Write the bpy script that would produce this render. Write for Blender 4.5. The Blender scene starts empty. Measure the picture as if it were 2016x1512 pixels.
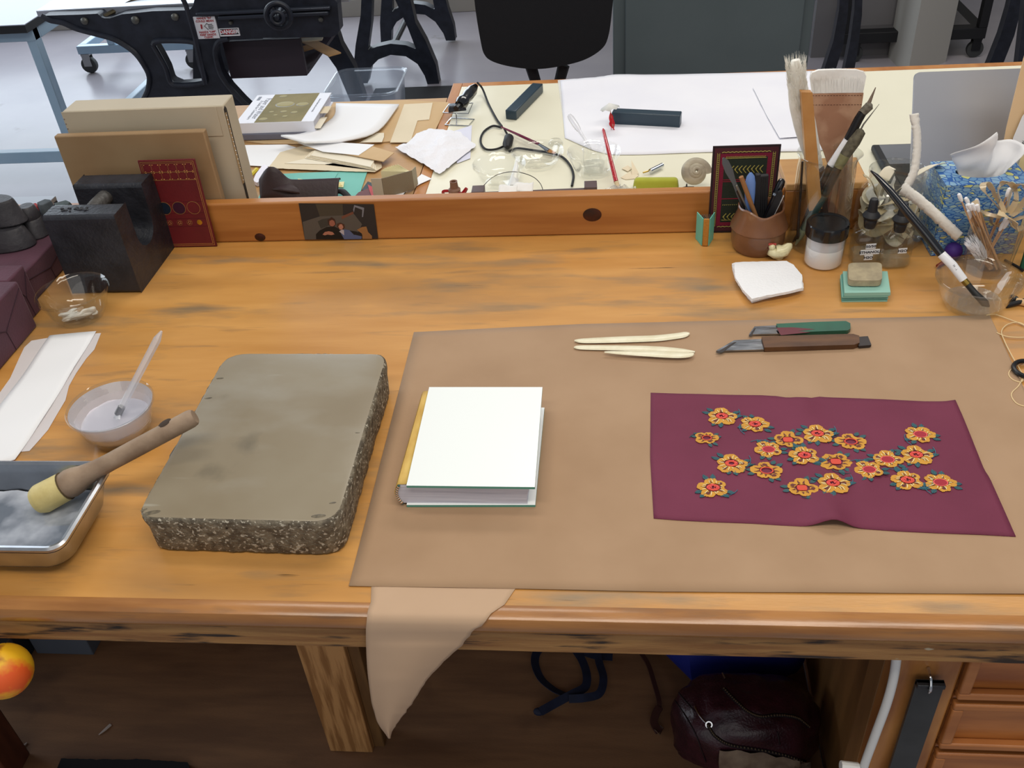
import bpy, math, random
from mathutils import Vector as V, Matrix, noise as mnoise
from mathutils.geometry import tessellate_polygon
R_ = math.radians; PI = math.pi; rnd = random.Random(7)
C = bpy.context.scene.collection
# ------------------------------------------------------------------ camera
FPX, PITCH, ROLL, YAW = 1870.7, 0.65114734, 0.08520842, -0.13220984
CAM = V((0, 0, 1.65))
_f = V((math.sin(YAW)*math.cos(PITCH), math.cos(YAW)*math.cos(PITCH), -math.sin(PITCH)))
_r = V((math.cos(YAW), -math.sin(YAW), 0)); _d = _f.cross(_r)
RT = math.cos(ROLL)*_r + math.sin(ROLL)*_d; DN = -math.sin(ROLL)*_r + math.cos(ROLL)*_d
cam = bpy.data.objects.new('camera', bpy.data.cameras.new('camera')); C.objects.link(cam)
cam.matrix_world = Matrix(((RT.x, -DN.x, -_f.x, CAM.x), (RT.y, -DN.y, -_f.y, CAM.y), (RT.z, -DN.z, -_f.z, CAM.z), (0, 0, 0, 1)))
cam.data.sensor_width = 36; cam.data.lens = FPX/2016*36; cam.data.clip_start = .02
sc = bpy.context.scene; sc.camera = cam
# ------------------------------------------------------------------ light
sc.view_settings.view_transform = 'Standard'; sc.view_settings.look = 'None'
sc.cycles.transparent_max_bounces = 32; sc.view_settings.gamma = 1; sc.view_settings.exposure = -1.1; sc.view_settings.use_curve_mapping = False
w = bpy.data.worlds.new('world'); sc.world = w; w.use_nodes = True
w.node_tree.nodes['Background'].inputs[0].default_value = (.80, .88, 1, 1)
w.node_tree.nodes['Background'].inputs[1].default_value = .55
def area(name, loc, target, sx, sy, power, col):
    l = bpy.data.lights.new(name, 'AREA'); l.shape = 'RECTANGLE'; l.size = sx; l.size_y = sy; l.energy = power; l.color = col
    o = bpy.data.objects.new(name, l); C.objects.link(o); o.location = loc
    o.rotation_euler = (V(target)-V(loc)).to_track_quat('-Z', 'Y').to_euler(); return o
area('window_daylight', (-2.9, 5.62, 1.6), (-2.2, 1.5, .9), 4.0, 2.7, 230, (.80, .90, 1))
area('window_daylight_side', (-5.2, 2.2, 2.2), (0, 1.4, .8), 2.6, 1.6, 120, (.82, .91, 1))
area('ceiling_panel_light', (-.6, 1.3, 3.0), (-.6, 1.3, 0), 1.2, .3, 22, (1, .93, .82))
area('ceiling_panel_light', (1.0, .3, 3.0), (1.0, .5, 0), 1.4, .3, 30, (1, .92, .80))
area('ceiling_panel_light', (-.2, .0, 2.9), (-.2, .3, 0), 1.8, .3, 40, (1, .92, .80))
area('ceiling_panel_light', (.8, 2.9, 3.0), (.8, 2.9, 0), 2.4, .6, 80, (1, .95, .88))
area('fill_light_behind_camera', (.2, -2.2, 2.0), (0, .8, .8), 3.2, 1.8, 34, (1, .95, .88))  # added soft fill to brighten the bench front, standing in for the unseen room
# ------------------------------------------------------------------ placing: a photograph point on a real plane
def ray(px, py): return (_f*FPX + RT*(px-1008) + DN*(py-756)).normalized()
def Z(px, py, z=.9):
    d = ray(px, py); return CAM + d*((z-CAM.z)/d.z)
def Y(px, py, y):
    d = ray(px, py); return CAM + d*((y-CAM.y)/d.y)
def mpp(P): return (V(P)-CAM).dot(_f)/FPX       # metres per pixel at P
# ------------------------------------------------------------------ mesh helpers
def smooth01(t): t = max(0, min(1, t)); return t*t*(3-2*t)
def lerp(a, b, t): return a+(b-a)*t
def polyline(pts, n):
    """resample a polyline (list of Vectors) at n even steps"""
    L = [0]
    for a, b in zip(pts, pts[1:]): L.append(L[-1]+(b-a).length)
    out = []; j = 0
    for i in range(n):
        t = L[-1]*i/(n-1)
        while j < len(L)-2 and L[j+1] < t: j += 1
        u = (t-L[j])/max(1e-9, L[j+1]-L[j]); out.append(pts[j].lerp(pts[j+1], u))
    return out
def spline(pts, n):
    """Catmull-Rom through pts, n points in all"""
    pts = [V(p) for p in pts]; P = [pts[0]*2-pts[1]]+pts+[pts[-1]*2-pts[-2]]; k = len(pts)-1; out = []
    for i in range(n):
        t = i/(n-1)*k; j = min(int(t), k-1); u = t-j; a, b, c, d = P[j:j+4]
        out.append(.5*((2*b)+(c-a)*u+(2*a-5*b+4*c-d)*u*u+(3*b-a-3*c+d)*u**3))
    return out
def frame(a, b, up=(0, 0, 1)):
    """matrix at a whose local X points to b"""
    x = (V(b)-V(a)).normalized(); y = V(up).cross(x)
    if y.length < 1e-4: y = V((0, 1, 0)).cross(x)
    y.normalize(); z = x.cross(y); return Matrix(((x.x, y.x, z.x, a[0]), (x.y, y.y, z.y, a[1]), (x.z, y.z, z.z, a[2]), (0, 0, 0, 1)))
def T(p): return Matrix.Translation(V(p))
def RZ(a): return Matrix.Rotation(a, 4, 'Z')
def RX(a): return Matrix.Rotation(a, 4, 'X')
def RY(a): return Matrix.Rotation(a, 4, 'Y')
class MB:
    def __init__(s): s.v = []; s.f = []; s.m = []
    def add(s, vs, fs, mi=0, X=None):
        n = len(s.v)
        s.v += [(X @ V(v)) if X is not None else V(v) for v in vs]
        s.f += [[i+n for i in f] for f in fs]; s.m += [mi]*len(fs); return s
    def box(s, lo, hi, X=None, mi=0, taper=0):
        (a, b, c), (d, e, f) = lo, hi; t = taper
        return s.add([(a, b, c), (d, b, c), (d, e, c), (a, e, c), (a+t, b+t, f), (d-t, b+t, f), (d-t, e-t, f), (a+t, e-t, f)],
                     [(0, 3, 2, 1), (4, 5, 6, 7), (0, 1, 5, 4), (1, 2, 6, 5), (2, 3, 7, 6), (3, 0, 4, 7)], mi, X)
    def prism(s, pts, z0, z1, X=None, mi=0, holes=(), mside=None):
        """2-D outline (x,y) raised from z0 to z1, with holes"""
        loops = [list(pts)]+[list(h) for h in holes]; flat = [p for l in loops for p in l]; n = len(flat)
        tri = tessellate_polygon([[V((p[0], p[1], 0)) for p in l] for l in loops])
        vs = [(p[0], p[1], z0) for p in flat]+[(p[0], p[1], z1) for p in flat]; fs = []
        for t in tri:
            a, b, c = [V((flat[i][0], flat[i][1], 0)) for i in t]
            if (b-a).cross(c-a).z < 0: t = t[::-1]
            fs.append([i+n for i in t]); fs.append(list(t)[::-1])
        s.add(vs, fs, mi, X); o = 0; sd = []
        for l in loops:
            k = len(l)
            for i in range(k): j = (i+1) % k; sd.append((o+i, o+j, o+j+n, o+i+n))
            o += k
        return s.add(vs, sd, mi if mside is None else mside, X)
    def lathe(s, prof, n=32, X=None, mi=0, wob=None):
        vs = []; fs = []
        for j, (r, z) in enumerate(prof):
            for i in range(n):
                a = 2*PI*i/n; q = wob(a, j) if wob else (1, 0); vs.append((r*q[0]*math.cos(a), r*q[0]*math.sin(a), z+q[1]))
        for j in range(len(prof)-1):
            for i in range(n): k = (i+1) % n; fs.append((j*n+i, j*n+k, j*n+n+k, j*n+n+i))
        if prof[0][0] > 1e-6: fs.append(list(range(n))[::-1])
        if prof[-1][0] > 1e-6: fs.append([(len(prof)-1)*n+i for i in range(n)])
        return s.add(vs, fs, mi, X)
    def ring(s, prof, n=32, X=None, mi=0):
        """lathe of a closed profile (glass walls, rings)"""
        vs = []; fs = []; k = len(prof)
        for r, z in prof: vs += [(r*math.cos(2*PI*i/n), r*math.sin(2*PI*i/n), z) for i in range(n)]
        for j in range(k):
            q = (j+1) % k
            for i in range(n): t = (i+1) % n; fs.append((j*n+i, j*n+t, q*n+t, q*n+i))
        return s.add(vs, fs, mi, X)
    def tube(s, pts, r, n=8, X=None, mi=0, flat=1, up=None, cap=True):
        pts = [V(p) for p in pts]; k = len(pts)
        if not isinstance(r, (list, tuple)): r = [r]*k
        if len(r) != k: r = [lerp(r[int(t)], r[min(int(t)+1, len(r)-1)], t-int(t)) for t in [i/(k-1)*(len(r)-1) for i in range(k)]]
        vs = []; fs = []; u = None
        for i in range(k):
            d = (pts[min(i+1, k-1)]-pts[max(i-1, 0)]).normalized()
            if u is None:
                u = V(up) if up else (V((0, 0, 1)) if abs(d.z) < .9 else V((0, 1, 0)))
            u = (u-d*u.dot(d)).normalized(); b = d.cross(u)
            for j in range(n): a = 2*PI*j/n; vs.append(pts[i]+b*math.cos(a)*r[i]+u*math.sin(a)*r[i]*flat)
        for i in range(k-1):
            for j in range(n): q = (j+1) % n; fs.append((i*n+j, i*n+q, i*n+n+q, i*n+n+j))
        if cap: fs += [list(range(n))[::-1], [(k-1)*n+j for j in range(n)]]
        return s.add(vs, fs, mi, X)
    def grid(s, g, mi=0, X=None):
        nu, nv = len(g), len(g[0])
        return s.add([p for row in g for p in row], [(i*nv+j, (i+1)*nv+j, (i+1)*nv+j+1, i*nv+j+1) for i in range(nu-1) for j in range(nv-1)], mi, X)
    def ball(s, c, r, n=12, mi=0, sq=(1, 1, 1), X=None):
        m = n//2; A = T(c) @ Matrix.Diagonal((*sq, 1))
        if X is not None: A = X @ A
        return s.lathe([(max(1e-7, r*math.sin(PI*j/m)), -r*math.cos(PI*j/m)) for j in range(m+1)], n, A, mi)
    def xf(s, X): s.v = [X @ v for v in s.v]; return s
    def build(s, name, mats, parent=None, world=True, bevel=0, solid=0, sub=0, flat=False, seg=2, off=None, ang=35):
        if not isinstance(mats, (list, tuple)): mats = [mats]
        o0 = V((0, 0, 0))
        if world and parent is not None:
            q = parent
            while q is not None: o0 += q.location; q = q.parent
        if off is not None: o0 = V(off)
        me = bpy.data.meshes.new(name); me.from_pydata([v-o0 for v in s.v], [], s.f)
        for m in mats: me.materials.append(m)
        me.polygons.foreach_set('material_index', s.m)
        if not flat:
            me.polygons.foreach_set('use_smooth', [True]*len(me.polygons)); me.set_sharp_from_angle(angle=R_(ang))
        me.update(); o = bpy.data.objects.new(name, me); C.objects.link(o)
        if parent is not None: o.parent = parent
        elif off is not None: o.location = off
        if solid: k = o.modifiers.new('thickness', 'SOLIDIFY'); k.thickness = solid; k.offset = 1
        if bevel: k = o.modifiers.new('bevel', 'BEVEL'); k.width = bevel; k.segments = seg; k.limit_method = 'ANGLE'; k.angle_limit = R_(40)
        if sub: k = o.modifiers.new('smooth', 'SUBSURF'); k.levels = sub; k.render_levels = sub
        return o
def thing(name, label, cat, loc=(0, 0, 0), group=None):
    o = bpy.data.objects.new(name, None); C.objects.link(o); o.location = loc; o.empty_display_size = .02
    o['label'] = label; o['category'] = cat
    if group: o['group'] = group
    return o
def one(name, mb, mats, label, cat, group=None, loc=None, **k):
    if loc is None:
        xs = [v.x for v in mb.v]; ys = [v.y for v in mb.v]; loc = ((min(xs)+max(xs))/2, (min(ys)+max(ys))/2, min(v.z for v in mb.v))
    o = mb.build(name, mats, None, off=loc, **k); o['label'] = label; o['category'] = cat
    if group: o['group'] = group
    return o
def struct(name, mb, m, parent=None, **k):
    o = mb.build(name, m, parent, **k)
    if parent is None: o['kind'] = 'structure'
    return o
def text(s, size, X, m, parent, name='lettering', align='CENTER', ext=.00015, bold=0, sx=1, world=True):
    cu = bpy.data.curves.new(name, 'FONT'); cu.body = s; cu.size = size; cu.align_x = align; cu.align_y = 'CENTER'; cu.extrude = ext; cu.offset = bold; cu.resolution_u = 2
    t = bpy.data.objects.new(name, cu); C.objects.link(t); dg = bpy.context.evaluated_depsgraph_get(); dg.update()
    me = bpy.data.meshes.new_from_object(t.evaluated_get(dg)); bpy.data.objects.remove(t)
    o0 = V((0, 0, 0)); q = parent
    while q is not None and world: o0 += q.location; q = q.parent
    me.transform(T(-o0) @ X @ Matrix.Diagonal((sx, 1, 1, 1))); me.materials.clear(); me.materials.append(m)
    o = bpy.data.objects.new(name, me); C.objects.link(o); o.parent = parent; return o
# ------------------------------------------------------------------ materials
def lin(c):
    return tuple(((x/255)/12.92 if x/255 <= .04045 else ((x/255+.055)/1.055)**2.4) for x in c)+(1,)
def M(name, c, r=.55, metal=0, c2=None, vs=20, st=(1, 1, 1), bump=0, bs=200, coat=0, trans=0, ior=1.45, sheen=0, det=4, lo=.35, hi=.65, spec=.5, emit=0, alpha=1):
    m = bpy.data.materials.new(name); m.use_nodes = True; nt = m.node_tree; N = nt.nodes; L = nt.links; b = N['Principled BSDF']
    b.inputs['Base Color'].default_value = lin(c); b.inputs['Roughness'].default_value = r; b.inputs['Metallic'].default_value = metal
    b.inputs['Coat Weight'].default_value = coat; b.inputs['Coat Roughness'].default_value = .15; b.inputs['Transmission Weight'].default_value = trans
    b.inputs['IOR'].default_value = ior; b.inputs['Specular IOR Level'].default_value = spec; b.inputs['Sheen Weight'].default_value = sheen; b.inputs['Alpha'].default_value = alpha
    if emit: b.inputs['Emission Color'].default_value = lin(c); b.inputs['Emission Strength'].default_value = emit
    tc = N.new('ShaderNodeTexCoord'); mp = N.new('ShaderNodeMapping'); mp.inputs['Scale'].default_value = st; L.new(tc.outputs['Object'], mp.inputs[0])
    if c2 is not None:
        n = N.new('ShaderNodeTexNoise'); n.inputs['Scale'].default_value = vs; n.inputs['Detail'].default_value = det; L.new(mp.outputs[0], n.inputs[0])
        cr = N.new('ShaderNodeValToRGB'); cr.color_ramp.elements[0].color = lin(c); cr.color_ramp.elements[1].color = lin(c2)
        cr.color_ramp.elements[0].position = lo; cr.color_ramp.elements[1].position = hi
        L.new(n.outputs[0], cr.inputs[0]); L.new(cr.outputs[0], b.inputs['Base Color'])
    if bump:
        n2 = N.new('ShaderNodeTexNoise'); n2.inputs['Scale'].default_value = bs; n2.inputs['Detail'].default_value = 3; L.new(mp.outputs[0], n2.inputs[0])
        bp = N.new('ShaderNodeBump'); bp.inputs['Strength'].default_value = bump; bp.inputs['Distance'].default_value = .002
        L.new(n2.outputs[0], bp.inputs['Height']); L.new(bp.outputs[0], b.inputs['Normal'])
    return m
def layer(m, c, vs, st=(1, 1, 1), lo=.55, hi=.6, det=5, seed=0):
    """mix another colour over the base colour where a stretched noise is high (stains, wear)"""
    nt = m.node_tree; N = nt.nodes; L = nt.links; b = N['Principled BSDF']; src = b.inputs['Base Color'].links[0].from_socket if b.inputs['Base Color'].links else None
    tc = N.new('ShaderNodeTexCoord'); mp = N.new('ShaderNodeMapping'); mp.inputs['Scale'].default_value = st; mp.inputs['Location'].default_value = (seed, seed*.7, seed*.3)
    n = N.new('ShaderNodeTexNoise'); n.inputs['Scale'].default_value = vs; n.inputs['Detail'].default_value = det; L.new(tc.outputs['Object'], mp.inputs[0]); L.new(mp.outputs[0], n.inputs[0])
    mr = N.new('ShaderNodeMapRange'); mr.inputs[1].default_value = lo; mr.inputs[2].default_value = hi; L.new(n.outputs[0], mr.inputs[0])
    mx = N.new('ShaderNodeMix'); mx.data_type = 'RGBA'; L.new(mr.outputs[0], mx.inputs[0]); mx.inputs[6].default_value = b.inputs['Base Color'].default_value
    if src: L.new(src, mx.inputs[6])
    mx.inputs[7].default_value = lin(c); L.new(mx.outputs[2], b.inputs['Base Color']); return m
def glass(name, tint=(252, 253, 252), rough=.03, ior=1.45, haze=0, hazec=(230, 230, 232)):
    """thin glass or clear plastic: clear passage, Fresnel gloss, optional milky film"""
    tint = tuple(255-(255-x)*.28 for x in tint)
    m = bpy.data.materials.new(name); m.use_nodes = True; nt = m.node_tree; N = nt.nodes; L = nt.links; N.clear()
    out = N.new('ShaderNodeOutputMaterial'); t = N.new('ShaderNodeBsdfTransparent'); t.inputs[0].default_value = lin(tint)
    g = N.new('ShaderNodeBsdfGlossy'); g.inputs['Roughness'].default_value = rough; g.inputs[0].default_value = (1, 1, 1, 1)
    fr = N.new('ShaderNodeLayerWeight'); fr.inputs[0].default_value = .5; pw = N.new('ShaderNodeMath'); pw.operation = 'POWER'; pw.inputs[1].default_value = 3.2; ad = N.new('ShaderNodeMath'); ad.operation = 'MULTIPLY_ADD'; ad.inputs[1].default_value = .62; ad.inputs[2].default_value = .045
    L.new(fr.outputs['Facing'], pw.inputs[0]); L.new(pw.outputs[0], ad.inputs[0]); mx = N.new('ShaderNodeMixShader'); L.new(ad.outputs[0], mx.inputs[0])
    L.new(g.outputs[0], mx.inputs[2])
    if haze:
        d = N.new('ShaderNodeBsdfDiffuse'); d.inputs[0].default_value = lin(hazec); m2 = N.new('ShaderNodeMixShader'); m2.inputs[0].default_value = haze
        L.new(t.outputs[0], m2.inputs[1]); L.new(d.outputs[0], m2.inputs[2]); L.new(m2.outputs[0], mx.inputs[1])
    else: L.new(t.outputs[0], mx.inputs[1])
    L.new(mx.outputs[0], out.inputs[0]); return m
PINE = M('varnished pine', (188, 132, 64), .34, c2=(208, 154, 86), vs=3, st=(1.2, 9, 9), coat=.25, bump=.05, bs=60, lo=.3, hi=.7)
layer(PINE, (172, 126, 72), 3.2, (1, 2.6, 1), .50, .72, 6, 3)
layer(PINE, (140, 116, 86), 5, (1, 5, 4), .56, .74, 8, 11)
layer(PINE, (146, 112, 74), 7, (1.3, 9, 1), .60, .82, 8, 21)
layer(PINE, (104, 78, 50), 16, (.5, 12, 1), .70, .80, 7, 33)
layer(PINE, (92, 66, 36), 26, (.35, 5, 1), .72, .80, 3, 5)
PINE2 = M('orange pine board', (158, 98, 44), .4, c2=(180, 120, 60), vs=4, st=(.8, 6, 14), coat=.3, bump=.04, bs=80)
NOSE = M('worn varnished nosing', (140, 90, 42), .32, c2=(172, 118, 62), vs=5, st=(1.5, 10, 10), coat=.5, bump=.1, bs=60)
layer(NOSE, (128, 92, 60), 9, (.6, 3, 6), .58, .68, 6, 2)
RAIL = M('battered rail', (134, 90, 48), .6, c2=(168, 124, 72), vs=8, st=(1, 6, 14), bump=.4, bs=90)
layer(RAIL, (46, 33, 24), 34, (.28, 2, 2.4), .555, .64, 10, 4)
layer(RAIL, (176, 164, 140), 26, (.7, 3, 2), .70, .72, 3, 8)
PLY = M('shelf plywood', (112, 80, 56), .7, c2=(134, 98, 68), vs=5, st=(1, 7, 1), bump=.15, bs=150)
layer(PLY, (84, 56, 40), 4, (1, 1.4, 1), .6, .75, 5, 7)
STUD = M('leg timber', (150, 104, 58), .6, c2=(196, 146, 92), vs=9, st=(9, 9, .7), bump=.3, bs=90, lo=.42, hi=.56)
OAK = M('drawer oak', (142, 78, 32), .42, c2=(186, 116, 56), vs=5, st=(1, 1.4, 7), coat=.25, bump=.08, bs=60)
WHITE = M('white paper', (238, 239, 242), .7); BLK = M('black plastic', (16, 17, 20), .35); BLKM = M('matt black', (20, 20, 24), .6)
IRON = M('painted cast iron', (22, 26, 36), .42, c2=(34, 38, 50), vs=30, bump=.15, bs=120)
CHROME = M('chrome', (205, 208, 212), .15, 1); STEEL = M('steel', (150, 152, 155), .3, 1)
CREAM = M('cream laminate', (236, 232, 210), .32, c2=(230, 226, 204), vs=4)
GLASS = glass('clear glass'); GLASSG = glass('green tinted glass', (222, 232, 226))
# ------------------------------------------------------------------ the setting
FLOORM = M('sealed concrete', (158, 153, 160), .27, c2=(174, 168, 173), vs=1.6, bump=.03, bs=14)
layer(FLOORM, (128, 120, 116), 6, (1, 1, 1), .68, .8, 8, 3)
struct('floor', MB().box((-7, -1.5, -.05), (4.5, 7.5, 0)), FLOORM)
WALLM = M('wall paint', (196, 190, 178), .7, bump=.04, bs=90)
wx = [(-4.4, -.95, 1.35, 2.95)]
mb = MB(); mb.prism([(-7, 0), (4.5, 0), (4.5, 3.2), (-7, 3.2)], 0, .12, T((0, 5.92, 0)) @ RX(PI/2), holes=[[(-4.9, .25), (-4.9, 2.95), (-.9, 2.95), (-.9, .25)]])
struct('wall_back', mb, WALLM)
struct('baseboard_back', MB().box((-7, 5.775, 0), (4.5, 5.797, .1)), M('baseboard', (150, 145, 138), .5), bevel=.004)
wn = struct('window_1', MB().box((-4.9, 5.84, .25), (-.9, 5.845, 2.95)), glass('window glass'))
fr = MB()
for x in (-4.9, -3.58, -2.26, -.94): fr.box((x, 5.81, .25), (x+.05, 5.87, 2.95))
for z in (.25, 2.9): fr.box((-4.9, 5.805, z), (-.9, 5.875, z+.05))
fr.build('window_frame', M('window frame', (210, 212, 214), .4), wn, bevel=.004)
struct('wall_left', MB().box((-7.12, -1.5, 0), (-7, 5.8, 3.2)), WALLM)
# ------------------------------------------------------------------ the bench
bench = thing('workbench', 'varnished pine workbench with battered front edge, low backboard and plywood shelf', 'workbench', (-.2, 1.0, 0))
X0, X1 = -1.5, 1.1
MB().box((X0, .613, .866), (X1, 1.409, .8997)).build('bench_top', PINE, bench)
prof = [(.6131, .9), (.604, .8995), (.598, .896), (.5955, .890), (.5955, .882), (.598, .876), (.603, .8725), (.6131, .8725)]
mb = MB(); n = len(prof); mb.add([(x, a, b) for x in (X0, X1) for a, b in prof], [(i, (i+1) % n, n+(i+1) % n, n+i) for i in range(n)]+[list(range(n))[::-1], list(range(n, 2*n))]); mb.build('front_nosing', NOSE, bench)
mb = MB(); g = []
for i in range(131):
    x = lerp(X0, X1, i/130); q = lambda a: .0012*mnoise.noise(V((x*9, a*3, 0))); row = []
    for a, b in ((.612, .872), (.6035, .8715), (.602+q(1), .862), (.602+q(2), .85), (.603, .8405+q(3)), (.612, .8395)): row.append((x, a, b))
    g.append(row)
mb.grid(g).build('front_rail', RAIL, bench)
MB().box((X0, .612, .8395), (X1, .64, .866)).build('inner_rail', RAIL, bench)
bx1 = Y(1545, 381, 1.371).x
MB().box((X0, 1.371, .9), (bx1, 1.391, .9715)).build('backboard', PINE2, bench, bevel=.003)
KNOT = M('knot', (66, 24, 12), .4, c2=(30, 12, 8), vs=60)
for px, py, r in ((1166, 423, .013), (512, 467, .008)):
    P = Y(px, py, 1.3705); k = MB().lathe([(r, 0), (r*.5, .0008), (.0001, .001)], 20, T(P) @ RX(PI/2) @ Matrix.Diagonal((1.15, .9, 1, 1))); k.v = [V((v.x, v.y, max(v.z, .9005))) for v in k.v]; k.build('knot', KNOT, bench)
MB().box((X0, 1.393, .925), (-.955, 1.43, .958), mi=0).box((X0, 1.393, .958), (-.955, 1.43, .966), mi=1).build('rear_rail', [BLKM, M('aluminium strip', (150, 152, 158), .35, .6)], bench, bevel=.001)
# shelf, legs, partitions below
_xl, _xs = Y(1770, 1290, .63).x-.003, Z(1625, 1500, .1).x-.006; _xl = min(_xl, _xs)
MB().prism([(X0, .50), (_xl, .50), (_xl, .702), (_xs, .702), (_xs, 1.395), (X0, 1.395)], .085, .10).build('lower_shelf', PLY, bench)
for x in (-1.3, -.2, .18): MB().box((x-.04, .56, 0), (x+.04, 1.3, .085)).build('shelf_bearer', STUD, bench)
lx, ly = Z(650, 1480, .1).x, .926
MB().box((lx, ly, .10), (lx+.079, ly+.04, .8665)).build('leg', STUD, bench, bevel=.002)
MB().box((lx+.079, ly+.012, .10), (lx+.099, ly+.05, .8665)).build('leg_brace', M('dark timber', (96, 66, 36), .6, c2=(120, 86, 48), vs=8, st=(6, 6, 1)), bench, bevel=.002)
l2 = Z(40, 1512, .1)
MB().box((l2.x-.05, .84, .10), (l2.x+.005, .90, .8665)).build('leg', M('dark red leg', (70, 34, 24), .5, c2=(92, 50, 34), vs=8, st=(6, 6, 1)), bench, bevel=.003)
MB().box((X0, 1.38, .1005), (Z(1625, 1500, .1).x-.01, 1.395, .864)).build('back_panel', PLY, bench)
# cabinet with drawers under the right end
cb = thing('drawer_cabinet', 'oak drawer cabinet under the right end of the bench', 'cabinet', (.75, .9, .0))
pA = Y(1600, 1290, .78); xL = Y(1770, 1290, .63).x
PANEL = M('cabinet side plywood', (120, 84, 46), .55, c2=(158, 114, 66), vs=7, st=(3, 3, .5), bump=.1, bs=70)
xs = Z(1625, 1500, .1).x; sx0 = xL
MB().box((xs, .70, .101), (xs+.018, 1.38, .838)).build('side_panel', PANEL, cb)
MB().box((xs-.004, .668, .0), (xs+.03, .70, .838)).build('side_stile', M('pale stile', (166, 126, 66), .5, c2=(186, 146, 84), vs=6, st=(5, 5, .5)), cb, bevel=.002)
MB().box((sx0+.001, .661, .0), (xs-.005, .70, .838)).build('filler_strip', PANEL, cb, bevel=.001) if xs-.006 > sx0 else None
sx1 = Y(1893, 1300, .628).x
STILE = M('worn stile', (140, 84, 36), .45, c2=(186, 128, 68), vs=7, st=(4, 4, 1), coat=.2, bump=.1, bs=80)
MB().box((sx0, .628, .0), (sx1+.004, .66, .838)).build('front_stile', STILE, cb, bevel=.003)
MB().box((max(sx1, xs+.019), .702, .0), (X1, 1.35, .8375)).build('carcass', OAK, cb)
zt = [Y(1905, 1285, .62).z, Y(1875, 1392, .62).z, Y(1850, 1500, .62).z]
for i in range(6):
    z1 = zt[0]-i*(zt[0]-zt[1]); z0 = z1-(zt[0]-zt[1])+.009
    if z0 < .02: break
    d = MB().box((sx1+.006, .632, z0), (X1, .645, z1)).build('drawer', OAK, cb, bevel=.003)
    f = MB(); a, b = sx1+.006, X1
    f.box((a, .622, z1-.010), (b, .632, z1)); f.box((a, .622, z0), (b, .632, z0+.010)); f.box((a, .6221, z0+.010), (a+.012, .632, z1-.010))
    f.build('drawer_frame', M('drawer frame', (150, 90, 44), .4, c2=(176, 112, 60), vs=6, st=(1, 5, 5)), d, bevel=.002)
# ------------------------------------------------------------------ kraft paper, stone, book, tools, leather
KRAFT = M('kraft paper', (160, 129, 99), .8, c2=(168, 137, 107), vs=9, bump=.06, bs=160, sheen=.1)
def polyZ(pts, z): return [tuple(Z(x, y, z)[:2]) for x, y in pts]
def wavy(pts, step, amp, seed=0, closed=True):
    out = []; n = len(pts)
    for i in range(n if closed else n-1):
        a, b = V(pts[i]), V(pts[(i+1) % n]); k = max(1, int((b-a).length/step)); nn = V((-(b-a).y, (b-a).x)).normalized()
        for j in range(k):
            p = a.lerp(b, j/k); out.append(tuple(p+nn*(amp*mnoise.noise(V((p.x*70, p.y*70, seed)))+amp*.6*mnoise.noise(V((p.x*260, p.y*260, seed+9))) if j else 0)))
    return out
kp = polyZ([(687, 1155), (815, 655), (1150, 639), (1500, 631), (1940, 622), (1978, 690), (2040, 800), (2150, 1000), (2150, 1172), (1300, 1165)], .9)
mb = MB(); g = []
kl, kr = [V(kp[0]), V(kp[1])], [V(kp[8]), V(kp[4])]
def kraft_pt(u, v):
    a = V((Z(687, 1155).x, Z(687, 1155).y)).lerp(V((Z(815, 655).x, Z(815, 655).y)), v)
    fr_ = [Z(687, 1155), Z(1000, 1160), (Z(1300, 1166)), Z(1600, 1168), Z(2016, 1171), Z(2200, 1176)]
    bk_ = [Z(815, 655), Z(1150, 639), Z(1500, 631), Z(1780, 626), Z(1940, 622), Z(1948, 622)]
    rt_ = [Z(2200, 1176), Z(2130, 1000), Z(2040, 820), Z(1985, 700), Z(1948, 622)]
    t = u*5; i = min(4, int(t)); f = fr_[i].lerp(fr_[i+1], t-i); b = bk_[i].lerp(bk_[i+1], t-i)
    p = f.lerp(b, v); 
    j = min(3, int(v*4)); r = rt_[j].lerp(rt_[j+1], v*4-j); rr = fr_[5].lerp(bk_[5], v); p = p+(r-rr)*u
    z = .9008+.0006*mnoise.noise(V((p.x*7, p.y*7, 1)))+.0002
    if v < .03: z += .0012*max(0, mnoise.noise(V((p.x*9, 3, 0))))
    return V((p.x, p.y, z))
for i in range(61): g.append([kraft_pt(i/60, j/30) for j in range(31)])
one('kraft_paper', MB().grid(g), KRAFT, 'large sheet of brown kraft paper spread over the right of the bench', 'paper', solid=.0002)
# the torn tongue of kraft hanging over the front edge
rows = [(1100, 740, 1100), (1140, 734, 1040), (1157, 731, 1016)]
hang = [(1238, 720.5, 935), (1260, 720.5, 917), (1274, 721, 906), (1300, 722, 876), (1326, 724, 852), (1343, 726, 837), (1365, 729, 824), (1385, 732, 811), (1402, 737, 799), (1418, 741.5, 786), (1432, 749, 777), (1443, 757.5, 770.5), (1454, 765, 768)]
g = []
for py, a, b in rows: g.append([Z(lerp(a, b, t/20), py, .9004) for t in range(21)])
for py, a, b, yy, zz in ((1178, 728.5, 992, .6135, .9004), (1203, 724, 966, .602, .9003), (1215, 722, 956, .5955, .8975), (1226, 721, 947, .5937, .891)):
    g.append([V((Y(lerp(a, b, t/20), py, yy).x, yy, zz)) for t in range(21)])
HR = spline([(p, a, b) for p, a, b in hang], 40)
for i, (py, a, b) in enumerate(HR):
    row = []; b += 2.5*mnoise.noise(V((py*.12, 0, 0)))+1.5*mnoise.noise(V((py*.45, 4, 0)))
    for t in range(21):
        u = t/20; px = lerp(a, b, u); row.append(Y(px, py, .5925-.006*smooth01(i/30)-.012*math.sin(PI*u)*smooth01(i/16)*.6))
    g.append(row)
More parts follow.
